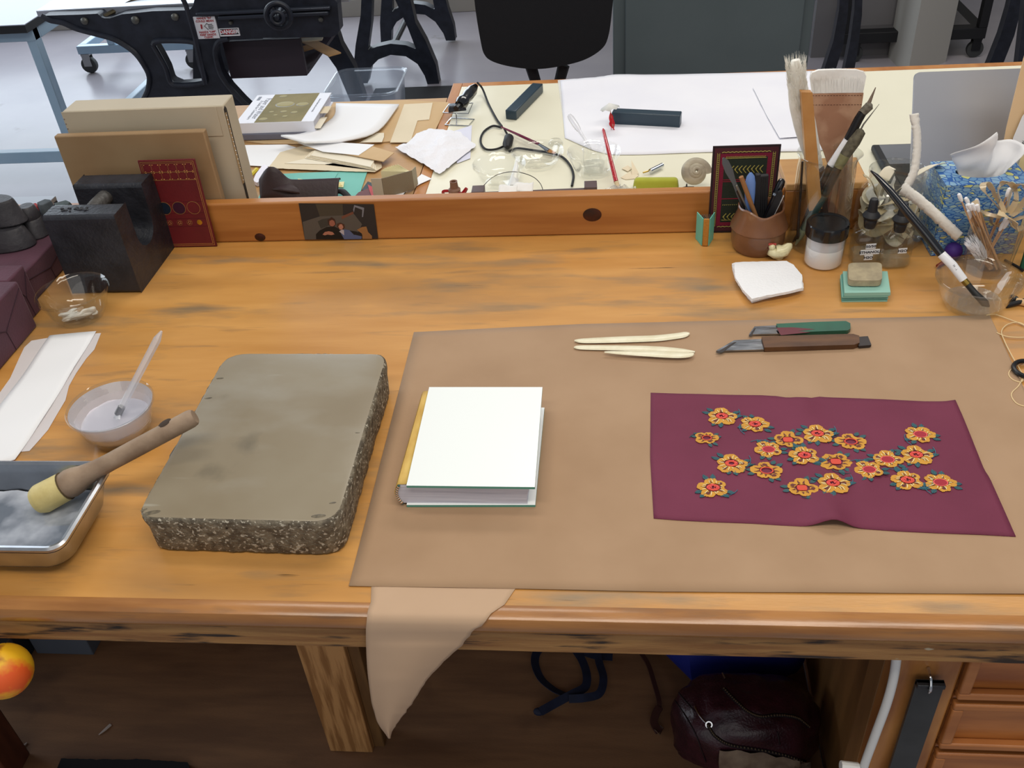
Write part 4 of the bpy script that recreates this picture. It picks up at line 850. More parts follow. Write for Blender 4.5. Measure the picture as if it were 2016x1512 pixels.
for k in range(700):
    u = rg_.random(); pxa = lerp(1602, 1701, u); pxb = lerp(1598, 1708, u)+rg_.uniform(-2, 2); a_ = hx(pxa, 186); b_ = hx(pxb, rg_.uniform(139, 149)+6*abs(u-.5)**3*8); zq = rg_.choice((-1, 1))*rg_.uniform(.0024, .0034)
    m.tube([X @ V((*a_, zq)), X @ V(((a_[0]+b_[0])/2, (a_[1]+b_[1])/2, zq*1.15)), X @ V((*b_, zq*.5))], [.00035, .0003, .0001], 3, cap=False)
m.build('hair_strands', HAIR2, hk)['kind'] = 'stuff'
# paint brushes leaning right
def brush(lab, pts, ym, cols, name='paint_brush'):
    """pts: list of (px,py,dy,radius m,material idx) from the lower end to the tip"""
    P = [Y(a, b, ybk+c_) for a, b, c_, r, q in pts]; P = [V((p.x, p.y, max(p.z, .9065))) for p in P]; t = thing(name, lab, 'brush', P[0]); i = 0
    while i < len(pts)-1:
        q = pts[i][4]; j = i
        while j < len(pts)-1 and pts[j][4] == q: j += 1
        nm, mt_ = cols[q]
        MB().tube(P[i:j+1], [x[3] for x in pts[i:j+1]] if j > i else .002, 12).build(nm, mt_, t); i = j
    return t
DB = M('dark brush lacquer', (30, 26, 26), .25, coat=.6); WHL = M('white lacquer', (232, 232, 236), .3, coat=.4); BR_G = M('grey bristles', (116, 110, 98), .8, c2=(86, 80, 70), vs=200); TGRN = M('dark teal lacquer', (44, 66, 62), .3, coat=.5); PTIP = M('pale green tip', (140, 150, 122), .5)
brush('long black and white brush, thick, dark grey bristles, leaning right out of the beaker', [(1566, 478, -.005, .0018, 0), (1600, 400, -.002, .0048, 0), (1636, 326, 0, .0062, 1), (1670, 275, .001, .0066, 2), (1690, 235, .002, .0064, 2), (1698, 222, .003, .0060, 3), (1712, 208, .004, .0064, 3), (1716, 204, .004, .002, 3)], 0, [('handle', DB), ('white_band', WHL), ('ferrule', M('black sleeve', (20, 18, 20), .4)), ('bristles', BR_G)])
brush('teal handled brush with pale pointed end and olive bristles, leaning right in the beaker', [(1565, 490, -.016, .0012, 0), (1576, 465, -.016, .0045, 0), (1582, 452, -.016, .0058, 1), (1606, 412, -.014, .0066, 1), (1622, 385, -.012, .0062, 2), (1650, 330, -.010, .0068, 3), (1664, 305, -.008, .0078, 4), (1682, 278, -.006, .0090, 4), (1695, 258, -.004, .0072, 4), (1697, 255, -.004, .003, 4)], 0, [('pointed_end', PTIP), ('handle', TGRN), ('dark_band', DB), ('ferrule', M('olive binding', (122, 118, 82), .5, bump=.4, bs=200)), ('bristles', M('olive bristles', (104, 98, 80), .8, c2=(76, 70, 58), vs=160, bump=.5, bs=300))])
brush('slim brush with needle point reaching highest at the right of the beaker', [(1560, 485, -.008, .0014, 0), (1620, 370, -.004, .0030, 0), (1700, 220, .006, .0032, 1), (1712, 200, .007, .0026, 1), (1724, 172, .008, .0006, 1)], 0, [('handle', DB), ('fine_tip', M('brown fine tip', (120, 104, 90), .6))], 'fine_brush')
brush('slim steel needle tool just below the highest brush tip', [(1570, 470, -.02, .0014, 0), (1668, 305, -.004, .0014, 0), (1700, 245, .002, .0012, 1), (1731, 205, .004, .0003, 1)], 0, [('handle', M('grey handle', (110, 104, 98), .4)), ('needle', M('needle steel', (136, 134, 126), .3, .6))], 'needle_tool')
stick('thin_brush', 'thin dark brush standing upright at the left side of the beaker', 'brush', Y(1570, 470, ybk-.02), Y(1580, 318, ybk-.012), [.0022, .0016], DB)
stick('thin_brush', 'thin brown brush handle with blue tip inside the beaker', 'brush', Y(1640, 455, ybk-.002), Y(1655, 352, ybk+.02), [.0026, .0020], M('brown handle', (128, 84, 56), .5))
stick('thin_brush', 'thin reddish brush handle behind the teal brush inside the beaker', 'brush', Y(1618, 460, ybk+.012), Y(1640, 352, ybk+.028), [.0026, .0024], M('red brown handle', (120, 66, 44), .5))
# jar of paste with black lid
jp = Z(1619, 516, .9003); s = mpp(jp); rj = 38*s; jar = thing('paste_jar', 'jar of white paste with a black screw lid', 'jar', jp)
hj = Y(1619, 472, jp.y-rj*.9).z-.9; hl_ = Y(1622, 440, jp.y+rj*.2).z-.9
hj = .050; hl_ = .068
MB().lathe([(.0001, .001), (rj-.004, .001), (rj-.0022, .004), (rj-.0022, .03), (.0001, .0305)], 40, T(jp)).build('white_paste', M('white paste', (240, 240, 242), .5), jar)
MB().lathe([(rj-.0022, .0305), (rj-.0022, hj*.93), (rj-.003, hj*.93), (rj-.003, .0305)], 40, T(jp)).build('paste_residue', glass('paste residue', (232, 232, 236), .3, haze=.72, hazec=(222, 222, 228)), jar)
MB().lathe([(rj*.9, 0), (rj-.001, .002), (rj, .005), (rj, hj), (rj-.003, hj+.003), (rj-.0032, hj+.003), (rj-.0012, hj-.001), (rj-.0012, .004)], 40, T(jp)).build('jar_glass', GLASS, jar)
MB().lathe([(rj+.0004, hj-.003), (rj+.0014, hj-.002), (rj+.0014, hl_-.002), (rj, hl_), (rj-.004, hl_), (rj-.0048, hl_-.0012), (.0001, hl_-.0012)], 48, T(jp), wob=lambda a, j: (1+.004*math.sin(a*40), 0) if 0 < j < 3 else (1, 0)).build('lid', M('black lid', (14, 14, 16), .22, coat=.4), jar)
# dropper bottles
LBL = M('white label', (232, 234, 238), .5); INK = M('label ink', (30, 32, 44), .6); RUB = M('black rubber', (22, 22, 26), .5, c2=(34, 34, 38), vs=60)
def dropper(cx, cy, lab, labels):
    c = Z(cx, cy, .9003); s = mpp(c); t = thing('dropper_bottle', lab, 'bottle', c)
    hw = 28*s; X = T(c) @ RZ(.10); G_ = glass('bottle glass', (226, 230, 222), .03)
    def oct_(h, ch, z): return [(x, y*.72, z) for x, y in ((-h+ch, -h), (h-ch, -h), (h, -h+ch), (h, h-ch), (h-ch, h), (-h+ch, h), (-h, h-ch), (-h, -h+ch))]
    hb_ = .052; lv = [oct_(hw*.9, hw*.35, 0), oct_(hw, hw*.35, .003), oct_(hw, hw*.35, hb_*.72), oct_(hw*.86, hw*.3, hb_*.88), oct_(hw*.5, hw*.17, hb_*1.0), oct_(hw*.40, hw*.14, hb_*1.06), oct_(hw*.40, hw*.14, hb_*1.24), oct_(hw*.46, hw*.15, hb_*1.27), oct_(hw*.46, hw*.15, hb_*1.32)]
    m = MB(); m.add([p for l in lv for p in l], [(j*8+i, j*8+(i+1) % 8, j*8+8+(i+1) % 8, j*8+8+i) for j in range(8) for i in range(8)]+[list(range(8))[::-1]], 0, X); m.build('bottle_glass', G_, t, bevel=.0006)
    lq = [oct_(hw*.84, hw*.3, .002), oct_(hw*.9, hw*.3, .004), oct_(hw*.9, hw*.3, .017)]
    m = MB(); m.add([p for l in lq for p in l], [(j*8+i, j*8+(i+1) % 8, j*8+8+(i+1) % 8, j*8+8+i) for j in range(2) for i in range(8)]+[list(range(16, 24)), list(range(8))[::-1]], 0, X); m.build('liquid', glass('water', (206, 206, 192), .02, haze=.12, hazec=(200, 198, 186)), t)
    z0 = hb_*1.26; bu = MB().lathe([(hw*.36, z0-.010), (hw*.42, z0-.002), (hw*.44, z0+.001), (hw*.40, z0+.003), (hw*.54, z0+.006), (hw*.60, z0+.009), (hw*.50, z0+.0125), (hw*.34, z0+.016), (hw*.30, z0+.024), (hw*.30, z0+.031), (hw*.24, z0+.035), (.0001, z0+.0365)], 24, X); bu.build('dropper_bulb', RUB, t)
    MB().tube([X @ V((0, 0, .02)), X @ V((0, 0, z0-.008))], .0022, 8).build('pipette', GLASS, t)
    for tx, w_, zc_, dx in labels:
        XF = X @ T((dx, -hw*.72-.0004, zc_)) @ RX(PI/2)
        l = MB().box((-w_/2, -.0042, -.0002), (w_/2, .0042, .0002), XF).build('label', LBL, t); text(tx, .0056, XF @ T((0, -.0002, .0003)), INK, l, 'label_text', bold=.00018, sx=1.15)
dropper(1700, 512, 'dropper bottle with three stacked labels, the left one of two', [('50/50', .0145, .032, .001), ('ETHANOL/', .028, .0225, .001), ('H2O', .0125, .0135, 0)])
dropper(1757, 520, 'dropper bottle with a single label, the right one of two', [('H2O', .0125, .031, .004)])
# big glass jar with paper shavings
jc = Z(1744, 470, .9003); s = mpp(jc); rj = 68*s; hj = Y(1762, 333, jc.y).z-.9; gj = thing('shavings_jar', 'wide glass jar stuffed with pale paper and parchment scraps', 'jar', jc); rn = rj*.74
MB().lathe([(.0001, .003), (rj*.85, .003), (rj*.97, .02), (rj*.98, hj*.55), (rj*.93, hj*.68), (rn*.97, hj*.80), (rn*.95, hj*.97), (rn*.99, hj), (rn*1.06, hj*.985), (rn*1.06, hj*.95), (rn*1.0, hj*.93), (rn*1.02, hj*.81), (rj*.97, hj*.69), (rj*1.01, hj*.56), (rj, .02), (rj*.88, 0), (.0001, 0)], 56, T(jc)).build('jar_glass', glass('jar glass', (226, 228, 222), .03), gj)
SC = [M('parchment scrap', (214, 204, 180), .8, c2=(226, 218, 198), vs=30), M('white scrap', (224, 222, 216), .8), M('cream scrap', (196, 180, 148), .75)]
rs_ = random.Random(11)
def ribbon(mb_, pts, w_, tw=0, mi=0, n=26, th=.0004, wv=0):
    P = spline(pts, n); g_ = []
    for i, p in enumerate(P):
        d = (P[min(i+1, n-1)]-P[max(0, i-1)]).normalized(); u = V((0, 0, 1)) if abs(d.z) < .8 else V((1, 0, 0)); b = d.cross(u).normalized(); u = b.cross(d); a = tw*i/n
        e_ = (b*math.cos(a)+u*math.sin(a))*w_*(1+wv*mnoise.noise(V((i*.5, mi, tw)))); nn_ = (u*math.cos(a)-b*math.sin(a))*th
        g_.append([p-e_-nn_, p-e_+nn_, p+e_+nn_, p+e_-nn_, p-e_-nn_])
    mb_.grid(g_, mi); return mb_
for k in range(26):
    a = rs_.uniform(0, 2*PI); z0 = rs_.uniform(.012, hj*.62); R0 = rj*rs_.uniform(.35, .80)
    pts = [(jc.x+R0*math.cos(a+q*.55)*rs_.uniform(.85, 1.05), jc.y+R0*math.sin(a+q*.55)*rs_.uniform(.85, 1.05), .9+min(hj*.68, max(.012, z0+q*.006*rs_.uniform(-1, 1.6)))) for q in range(5)]
    ribbon(MB(), pts, rs_.uniform(.006, .011), rs_.uniform(-2, 2), 0, 18).build('scrap', SC[k % 3], gj)
for k, (pts, m_) in enumerate((([(1722, 395, 0), (1735, 360, 0), (1750, 335, .01), (1757, 330, .012)], 0), ([(1760, 380, .01), (1785, 362, .0), (1800, 345, -.005), (1835, 326, .0), (1858, 322, .004)], 0), ([(1700, 345, .0), (1712, 352, 0), (1722, 372, .0), (1728, 400, 0)], 2), ([(1735, 420, .0), (1748, 385, .004), (1762, 350, .008)], 1))):
    ribbon(MB(), [Y(a, b, jc.y+c_) for a, b, c_ in pts], .010 if k != 2 else .004, .6 if k == 1 else .2, 0, 20).build('protruding_scrap', SC[m_], gj)
# torn white strips (one upright, one drooping right)
FIB = M('fibrous white paper', (228, 224, 216), .9, bump=.4, bs=200, sheen=.3)
ws = thing('torn_paper_strip', 'torn fibrous white paper strip bent in two over the jar rim', 'paper strip', Y(1775, 375, jc.y-.045))
def edged(pts, wpx, seed, nm, y_):
    g_ = []; P = spline([(a, b, c_) for a, b, c_ in pts], 60)
    for i, (a, b, c_) in enumerate(P):
        a1, b1, _ = P[min(i+1, 59)]; a0, b0, _ = P[max(i-1, 0)]; d = V((a1-a0, b1-b0)).normalized(); nn_ = V((-d.y, d.x))
        w1 = wpx*(.75+.25*math.sin(PI*min(1, i/12+.3)))*(1+.22*mnoise.noise(V((i*.45, seed, 0)))); w2 = wpx*(1+.25*mnoise.noise(V((i*.5, seed+5, 0)))); row = []
        for t_ in (-1, -.5, 0, .5, 1): w_ = (w1 if t_ < 0 else w2)*t_; row.append(Y(a+nn_.x*w_, b+nn_.y*w_, y_+c_-.003*(1-t_*t_)))
        g_.append(row)
    MB().grid(g_).build(nm, FIB, ws, solid=.0012, ang=80)
edged([(1799, 224, .03), (1806, 260, .022), (1806, 300, .014), (1800, 340, .006), (1782, 374, 0)], 9.5, 1, 'upright_strip', jc.y-.045)
edged([(1776, 370, .0), (1800, 385, -.006), (1830, 410, -.014), (1862, 440, -.024), (1890, 466, -.030)], 13, 3, 'drooping_strip', jc.y-.045)
# tissue box
tb = thing('tissue_box', 'blue and yellow patterned cube tissue box with a tissue pulled up', 'tissue box', Z(1900, 480, .9))
tx0 = Z(1828, 505, .9003); yt0 = tx0.y; zt__ = Y(1838, 372, yt0).z; xt0 = (tx0.x); wq = .125
zt__ = .9+.128
XT = T((.473, 1.284, .9004)) @ RZ(.02) @ Matrix.Diagonal((.94, .80, .89, 1))
BLUE = M('blue patterned card', (44, 96, 168), .45)
nt = BLUE.node_tree; N = nt.nodes; Lk_ = nt.links; vo = N.new('ShaderNodeTexVoronoi'); vo.feature = 'DISTANCE_TO_EDGE'; vo.inputs['Scale'].default_value = 175; vc = N.new('ShaderNodeTexVoronoi'); vc.inputs['Scale'].default_value = 175
tc = N.new('ShaderNodeTexCoord'); mp = N.new('ShaderNodeMapping'); mp.inputs['Scale'].default_value = (.6, .6, 1.6); mp.inputs['Rotation'].default_value = (0, .5, .3); Lk_.new(tc.outputs['Object'], mp.inputs[0]); Lk_.new(mp.outputs[0], vo.inputs[0]); Lk_.new(mp.outputs[0], vc.inputs[0])
cr = N.new('ShaderNodeValToRGB'); cr.color_ramp.interpolation = 'CONSTANT'; e_ = cr.color_ramp.elements; e_[0].color = lin((130, 168, 196)); e_[1].color = lin((104, 150, 192)); e_[1].position = .35
for p_, c_ in ((.6, (160, 186, 180)), (.78, (104, 146, 190)), (.9, (206, 208, 130))): x_ = e_.new(p_); x_.color = lin(c_)
sp_ = N.new('ShaderNodeSeparateColor'); Lk_.new(vc.outputs['Color'], sp_.inputs[0]); Lk_.new(sp_.outputs[0], cr.inputs[0]); gt = N.new('ShaderNodeMath'); gt.operation = 'GREATER_THAN'; gt.inputs[1].default_value = .075; Lk_.new(vo.outputs['Distance'], gt.inputs[0])
mx = N.new('ShaderNodeMix'); mx.data_type = 'RGBA'; mx.inputs[6].default_value = lin((36, 92, 166)); Lk_.new(cr.outputs[0], mx.inputs[7]); Lk_.new(gt.outputs[0], mx.inputs[0]); Lk_.new(mx.outputs[2], N['Principled BSDF'].inputs['Base Color'])
hole = [(.062+.036*math.cos(-2*PI*i/24), .050+.024*math.sin(-2*PI*i/24)) for i in range(24)]
MB().prism([(0, 0), (wq, 0), (wq, .1), (0, .1)], .1265, .128, XT, holes=[hole]).build('box_top', BLUE, tb)
m = MB(); cs = [(0, 0), (wq, 0), (wq, .1), (0, .1)]
for i in range(4): a, b = V(cs[i]), V(cs[(i+1) % 4]); d = (b-a).normalized(); n_ = V((-d.y, d.x))*.0012; m.prism([tuple(a), tuple(b), tuple(b+n_), tuple(a+n_)], 0, .1265, XT)
m.build('box_side', BLUE, tb); MB().box((0.002, .002, 0), (wq-.002, .098, .001), XT).build('box_floor', BLUE, tb)
ts = thing('tissue', 'crumpled white tissue standing up from the blue box', 'tissue', XT @ V((.06, .05, .1)))
TIS = M('soft tissue', (238, 238, 240), .9, sheen=.2, bump=.1, bs=120); g_ = []
prof_ = [(-.024, .115), (-.034, .136), (-.048, .162), (-.030, .176), (-.010, .184), (.006, .196), (.016, .190), (.020, .176), (.030, .168), (.048, .170), (.050, .164), (.036, .146), (.026, .115)]
for i in range(41):
    u = i/40; row = []
    for j in range(15):
        v = j/14; lo_ = V((lerp(-.022, .026, u), 0, .105)); t_ = u*8; P = spline([(a, 0, b) for a, b in ((-.040, .150), (-.050, .163), (-.022, .180), (.004, .198), (.014, .190), (.020, .174), (.044, .176), (.054, .170), (.036, .140))], 41)
        hi_ = P[i]; p = lo_.lerp(hi_, v); f_ = v*(1-.2*v)
        p.y = f_*.020*math.sin(u*9+v*2.2)+.012*v*mnoise.noise(V((u*5, v*3, 2))); p.x += .004*v*mnoise.noise(V((u*8, v*5, 9))); row.append(XT @ (p+V((.062, .050, 0))))
    g_.append(row)
MB().grid(g_).build('tissue_sheet', TIS, ts, ang=80, solid=.0004)
# cup of cotton swabs
sc_p = Z(1940, 529, .9003); s = mpp(sc_p); rs0 = 42*s; hs = .078; cup = thing('swab_cup', 'clear tapered cup of cotton swabs in front of the tissue box', 'cup', sc_p)
rs1 = 52*mpp(V((sc_p.x, sc_p.y, .985)))
MB().lathe([(.0001, .002), (rs0*.9, .002), (rs1-.0016, hs-.001), (rs1, hs), (rs1+.0004, hs-.001), (rs0, .001), (.0001, 0)], 40, T(sc_p)).build('cup_wall', glass('cup plastic', (234, 236, 234), .05), cup)
SW = M('swab stick', (190, 150, 112), .7); SWC = M('swab cotton', (240, 240, 244), .95, sheen=.4)
rs_ = random.Random(21)
def swab(A_, B_, lab, grp='cotton swabs in the clear cup'):
    t = thing('cotton_swab', lab, 'swab', A_, grp); MB().tube([A_, B_], .0013, 6).build('stick', SW, t)
    d = (V(B_)-V(A_)).normalized(); MB().tube([B_-d*.012, B_-d*.009, B_-d*.003, B_+d*.0006, B_+d*.0022], [.0012, .0024, .0029, .0024, .0005], 8).build('cotton_tip', SWC, t); return t
for k in range(15):
    px, py = 1903+rs_.uniform(-2, 22)+(k % 3)*1.5, 388+rs_.uniform(0, 26)+(k % 4)*3
    B_ = Y(px, py, sc_p.y+rs_.uniform(-.012, .018)); A_ = V((sc_p.x+rs_.uniform(.004, .020), sc_p.y+rs_.uniform(-.016, .012), .9045)); swab(A_, B_, 'cotton swab in the dense bunch leaning left in the clear cup')
swab(V((sc_p.x+.002, sc_p.y-.01, .9045)), Y(1888, 383, sc_p.y-.005), 'cotton swab leaning farthest left, apart from the bunch', None)
for px, py in ((1981, 430), (1984, 436), (1975, 440)): swab(V((sc_p.x-.010, sc_p.y-.006, .9045)), Y(px, py, sc_p.y-.008), 'cotton swab leaning right under the curled ribbon', 'right-leaning swabs in the clear cup')
for px, py in ((1987, 372), (1990, 380)): swab(V((sc_p.x-.005, sc_p.y+.012, .9045)), Y(px, py, sc_p.y+.02), 'cotton swab standing upright behind the curled ribbon', 'upright swabs behind the ribbon')
fb = thing('frayed_brush', 'frayed white bristle tip inside the clear cup', 'brush', Y(1915, 520, sc_p.y-.01)); pp_ = [Y(1935, 510, sc_p.y-.015), Y(1925, 492, sc_p.y-.015), Y(1914, 478, sc_p.y-.015)]
furry('frayed_bristles', fb, pp_, (.008, .009), 500, .012, M('white bristle', (236, 236, 240), .6), 5, .0005); MB().tube([pp_[0], V((sc_p.x+.005, sc_p.y-.005, .905))], .004, 8).build('handle', SW, fb)
# curled gelatin ribbon bow
RB = M('dry gut ribbon', (214, 192, 152), .45, c2=(224, 206, 172), vs=40, coat=.2)
RBG = glass('translucent ribbon', (232, 214, 180), .2, haze=.55, hazec=(220, 198, 160))
bow = thing('curled_ribbon', 'bow of stiff translucent cream ribbon loops above the swab cup', 'ribbon', Y(1980, 430, sc_p.y-.01)); yc_ = sc_p.y-.004
for pts in ([(1980, 425), (1945, 385), (1935, 365), (1945, 360), (1960, 385), (1978, 415)], [(1978, 420), (1965, 380), (1972, 362), (1985, 358), (1998, 372), (2000, 395), (1986, 420)], [(1982, 415), (1992, 375), (2010, 362), (2024, 380), (2010, 405), (1990, 422)], [(1975, 425), (1955, 425), (1952, 437), (1962, 446), (1978, 438)], [(1985, 430), (2000, 432), (2020, 425), (2026, 440), (2005, 450), (1988, 440)], [(1972, 428), (1940, 420), (1925, 410), (1918, 395)], [(1990, 425), (2010, 415), (2035, 412)]):
    n_ = len(pts); ribbon(MB(), [Y(a, b, yc_+.012*math.sin(i*1.9+a)) for i, (a, b) in enumerate(pts)], .0042, .8, 0, 40, .0003).build('ribbon_loop', RBG, bow)
ribbon(MB(), [Y(1965, 418, yc_-.014), Y(1980, 424, yc_-.018), Y(1995, 436, yc_-.016), Y(2000, 450, yc_-.012)], .008, .3, 0, 14, .0004).build('ribbon_knot', RB, bow)
# upright folders at far right
MAN = M('manila folder', (226, 192, 148), .7, c2=(232, 200, 158), vs=10)
fo = thing('manila_folder', 'manila folder with papers standing upright at the far right, before the laptop', 'folder', Z(2010, 470, .9))
ya_ = 1.29
def vcard(pts, nm, m_, th, yy_):
    q = [Y(a, b, yy_) for a, b in pts]; XX = Matrix(((1, 0, 0, 0), (0, 0, -1, yy_), (0, 1, 0, 0), (0, 0, 0, 1))); MB().prism([(p.x, max(p.z, .9004)) for p in q][::-1], 0, th, XX).build(nm, m_, fo)
vcard([(2013, 120), (1981, 250), (1966, 330), (1962, 480), (2110, 480), (2140, 60), (2030, 60)], 'back_cover', MAN, .0012, 1.3865)
vcard([(2040, 190), (2012, 230), (1995, 270), (1983, 320), (1974, 480), (2110, 480), (2130, 190)], 'paper', WHITE, .0012, 1.379)
vcard([(2050, 250), (2016, 290), (1996, 350), (1988, 480), (2110, 480), (2130, 250)], 'front_cover', M('yellow folder', (222, 208, 160), .7), .0014, 1.372)
lp = Y(2003, 300, 1.3775); text('of conservation', .009, T((lp.x, 1.3774, lp.z)) @ RX(PI/2) @ RZ(1.25), INK, fo, 'small_print')
# laptop
lt_ = thing('laptop', 'silver laptop with half-closed lid at the far right behind the tissue box', 'laptop', (.66, 1.42, .9))
tl = Z(1800, 148, 1.093); x0l = tl.x; yl = tl.y-.10; LL_ = math.hypot(.10, .181)
SIL = M('silver aluminium', (158, 160, 168), .38, .5); XL_ = Matrix(((1, 0, 0, x0l), (0, .10/LL_, -.181/LL_, yl), (0, .181/LL_, .10/LL_, .9165), (0, 0, 0, 1)))
ll = MB().prism([tuple(V(p)) for p in rrect([(0, 0), (.33, 0), (.33, LL_), (0, LL_)], .009)], -.006, 0, XL_).build('lid', SIL, lt_, bevel=.0012)
em = XL_.inverted() @ Z(1996, 240, lerp(.9125, 1.093, .62)); MB().lathe([(.013, -.0002), (.0125, .0003), (.0001, .0004)], 24, XL_ @ T((.168, LL_*.60, 0)) @ Matrix.Diagonal((1, 1.15, 1, 1))).build('lid_emblem', M('dark emblem', (70, 72, 78), .3, .5), ll)
qb = Z(1733, 281, .915); xb0 = x0l-.004
MB().box((xb0, yl+.004, .9004), (xb0+.33, qb.y, .913)).build('base', BLKM, lt_, bevel=.004); MB().box((xb0+.012, lerp(yl, qb.y, .66), .913), (xb0+.32, qb.y-.006, .9136)).build('palm_rest', M('grey palm rest', (124, 126, 132), .4, .4), lt_)
MB().box((xb0+.012, lerp(yl, qb.y, .2), .913), (xb0+.32, lerp(yl, qb.y, .63), .9145)).build('keyboard', BLK, lt_)
MB().tube([(x0l+.03, yl+.004, .910), (x0l+.30, yl+.004, .910)], .004, 10).build('hinge', BLKM, lt_)
# purple ball, red crayon stub, green box, strips on right rim of bench
pb_ = Z(1875, 512, .9); s = mpp(pb_); r_ = 17*s; one('purple_ball', MB().ball((pb_.x, pb_.y+.004, .9003+r_), r_, 20), M('purple clay', (62, 30, 120), .6, bump=.2, bs=100), 'small purple ball against the foot of the tissue box', 'ball')
one('red_stub', MB().tube([Z(1846, 524, .905), Z(1862, 514, .905)], [.003, .0045, .0045, .003], 10), M('red brown crayon', (120, 40, 34), .5), 'short red-brown crayon stub beside the purple ball', 'crayon')
gp = Z(2008, 530, .9003); one('green_box', MB().box((gp.x, gp.y, .9003), (gp.x+.06, gp.y+.004, .95)), M('dark green card', (12, 84, 64), .5), 'dark green card standing at the right edge, cut off by the picture', 'card', bevel=.0005)
one('loose_cable', MB().tube(spline([Z(1978, 512, .9035), Z(1992, 519, .9035), Z(2006, 527, .9035), Z(2014, 533, .9035)], 12), .002, 8), BLKM, 'short black cable behind the right glass bowl', 'cable')
# right bowl with long brush
t, Pw, r, hh = bowl('glass_bowl', 1928, 545, 81, 0, 'glass bowl at the right end of the bench with a brush in it', 'bowl', GL2, h=.046)
MB().lathe([(.0001, .0045), (r*.58, .0045), (r*.66, .009), (.0001, .0095)], 40, T((Pw.x, Pw.y, .9005))).build('water', glass('thin water', (214, 214, 208), .02, haze=.06), t)
lb = thing('long_black_brush', 'long black brush with white band lying across the right glass bowl', 'brush', (Pw.x, Pw.y, .91))
TIPp = Z(1948, 604, .909); R1 = Y(1714, 337, Pw.y+.055)
D0 = V((Pw.x, Pw.y, .93))
ya = TIPp.y; yb_2 = TIPp.y+.125
def LB(px, py):
    t_ = (1948-px)/(1948-1714); return Y(px, py, lerp(ya, yb_2, t_))
pts = [(1948, 604, .001), (1940, 598, .0055), (1920, 578, .0045), (1905, 560, .0042), (1897, 550, .0040)]
MB().tube([LB(a, b) for a, b, c_ in pts], [c_ for a, b, c_ in pts], 12).build('bristles', M('black wet bristles', (34, 34, 34), .35), lb)
MB().tube([LB(1905, 560), LB(1897, 551)], .0046, 14).build('ferrule', M('brass ferrule', (150, 124, 60), .3, .9), lb)
MB().tube([LB(1897, 551), LB(1875, 522), LB(1853, 500)], [.0056, .0062, .0060], 16).build('white_band', WHL, lb)
MB().tube([LB(1853, 500), LB(1822, 460), LB(1790, 422), LB(1752, 375), LB(1725, 345), LB(1714, 336)], [.0060, .0064, .0062, .0050, .0028, .001], 16).build('handle', M('glossy black lacquer', (10, 14, 22), .15, coat=.8), lb)
for q in ((1880, 530), (1876, 524)): text('N', .004, frame(LB(*q), LB(q[0]-8, q[1]-10), (0, -1, .6)) @ T((0, 0, .0064)), INK, lb, 'mark')
bb = thing('bamboo_brush', 'bamboo handled brush lying by the right bowl, tip black', 'brush', Z(2000, 590, .904))
MB().tube([Z(2000, 592, .905), Z(2060, 606, .905)], .0048, 12).build('handle', M('bamboo', (214, 176, 128), .5), bb); MB().tube([Z(1988, 586, .905), Z(1996, 589, .905), Z(2001, 592, .905)], [.004, .0056, .0052], 12).build('ferrule', BLK, bb)
one('black_rod', MB().tube([Z(1980, 602, .903), Z(2010, 594, .906), Z(2060, 578, .910)], .0035, 10), BLKM, 'black rod crossing the bamboo brush at the right edge', 'rod')
# ------------------------------------------------------------------ the two desks behind
WEDGE = M('wood edging', (166, 106, 54), .45, c2=(186, 128, 72), vs=6, st=(4, 1, 4))
dk = thing('cream_desk', 'cream laminate desk with wooden edging behind the backboard', 'desk', (.5, 1.75, 0))
dx0, dy1, dx1 = -.352, 2.085, 1.5
MB().box((dx0+.022, 1.4125, .87), (dx1, dy1-.022, .8997)).build('desk_top', CREAM, dk)
MB().box((dx0, 1.4125, .865), (dx0+.0215, dy1, .9002)).build('side_edging', WEDGE, dk, bevel=.001); MB().box((dx0+.022, dy1-.0215, .865), (dx1, dy1, .9002)).build('rear_edging', WEDGE, dk, bevel=.001)
for x in (dx0+.03, dx1-.08):
    for y in (1.44, 2.02): MB().box((x, y, 0), (x+.045, y+.045, .865)).build('leg', WEDGE, dk)
ld = thing('paper_desk', 'wooden side desk hidden under loose papers, left of the cream desk', 'desk', (-.6, 1.7, 0))
MB().box((-.868, 1.4125, .865), (dx0-.002, 2.0, .8992)).build('desk_top', M('side desk wood', (176, 136, 88), .5, c2=(190, 150, 102), vs=5, st=(1, 6, 1)), ld)
for x in (-.85, -.41):
    for y in (1.44, 1.94): MB().box((x, y, 0), (x+.04, y+.04, .865)).build('leg', WEDGE, ld)
# archival box and tan board
HB = M('grey beige box board', (182, 170, 148), .7, c2=(188, 176, 154), vs=8); hb = thing('archival_box', 'tall grey-beige archival box with riveted metal edges behind the tan board', 'box', (-.75, 1.45, .9))
hx0, hx1, hy0, hy1, hz1 = -.888, -.616, 1.430, 1.480, 1.114
MB().box((hx0, hy0, .9003), (hx1, hy1, hz1)).build('box_body', HB, hb, bevel=.002)
MB().box((hx0-.0015, hy0-.0015, hz1-.050), (hx1-.012, hy0-.0002, hz1-.0005)).build('front_flap', HB, hb, bevel=.0006)
MB().prism([(hy0-.0004, .9005), (hy0+.006, .9005), (hy0+.010, hz1-.008), (hy0+.006, hz1-.003), (hy0-.0004, hz1-.006)], 0, .0008, Matrix(((0, 0, 1, hx1), (1, 0, 0, 0), (0, 1, 0, 0), (0, 0, 0, 1)))).build('lid_slot', M('dark slot', (40, 32, 26), .8), hb)
m = MB().prism([(hy0-.004, .98), (hy0+.003, .98), (hy0+.003, hz1-.012), (hy0-.001, hz1-.012)], 0, .001, Matrix(((0, 0, 1, hx1+.0008), (1, 0, 0, 0), (0, 1, 0, 0), (0, 0, 0, 1)))); m.build('metal_edge', M('brassy edge strip', (176, 146, 104), .45, .5), hb)
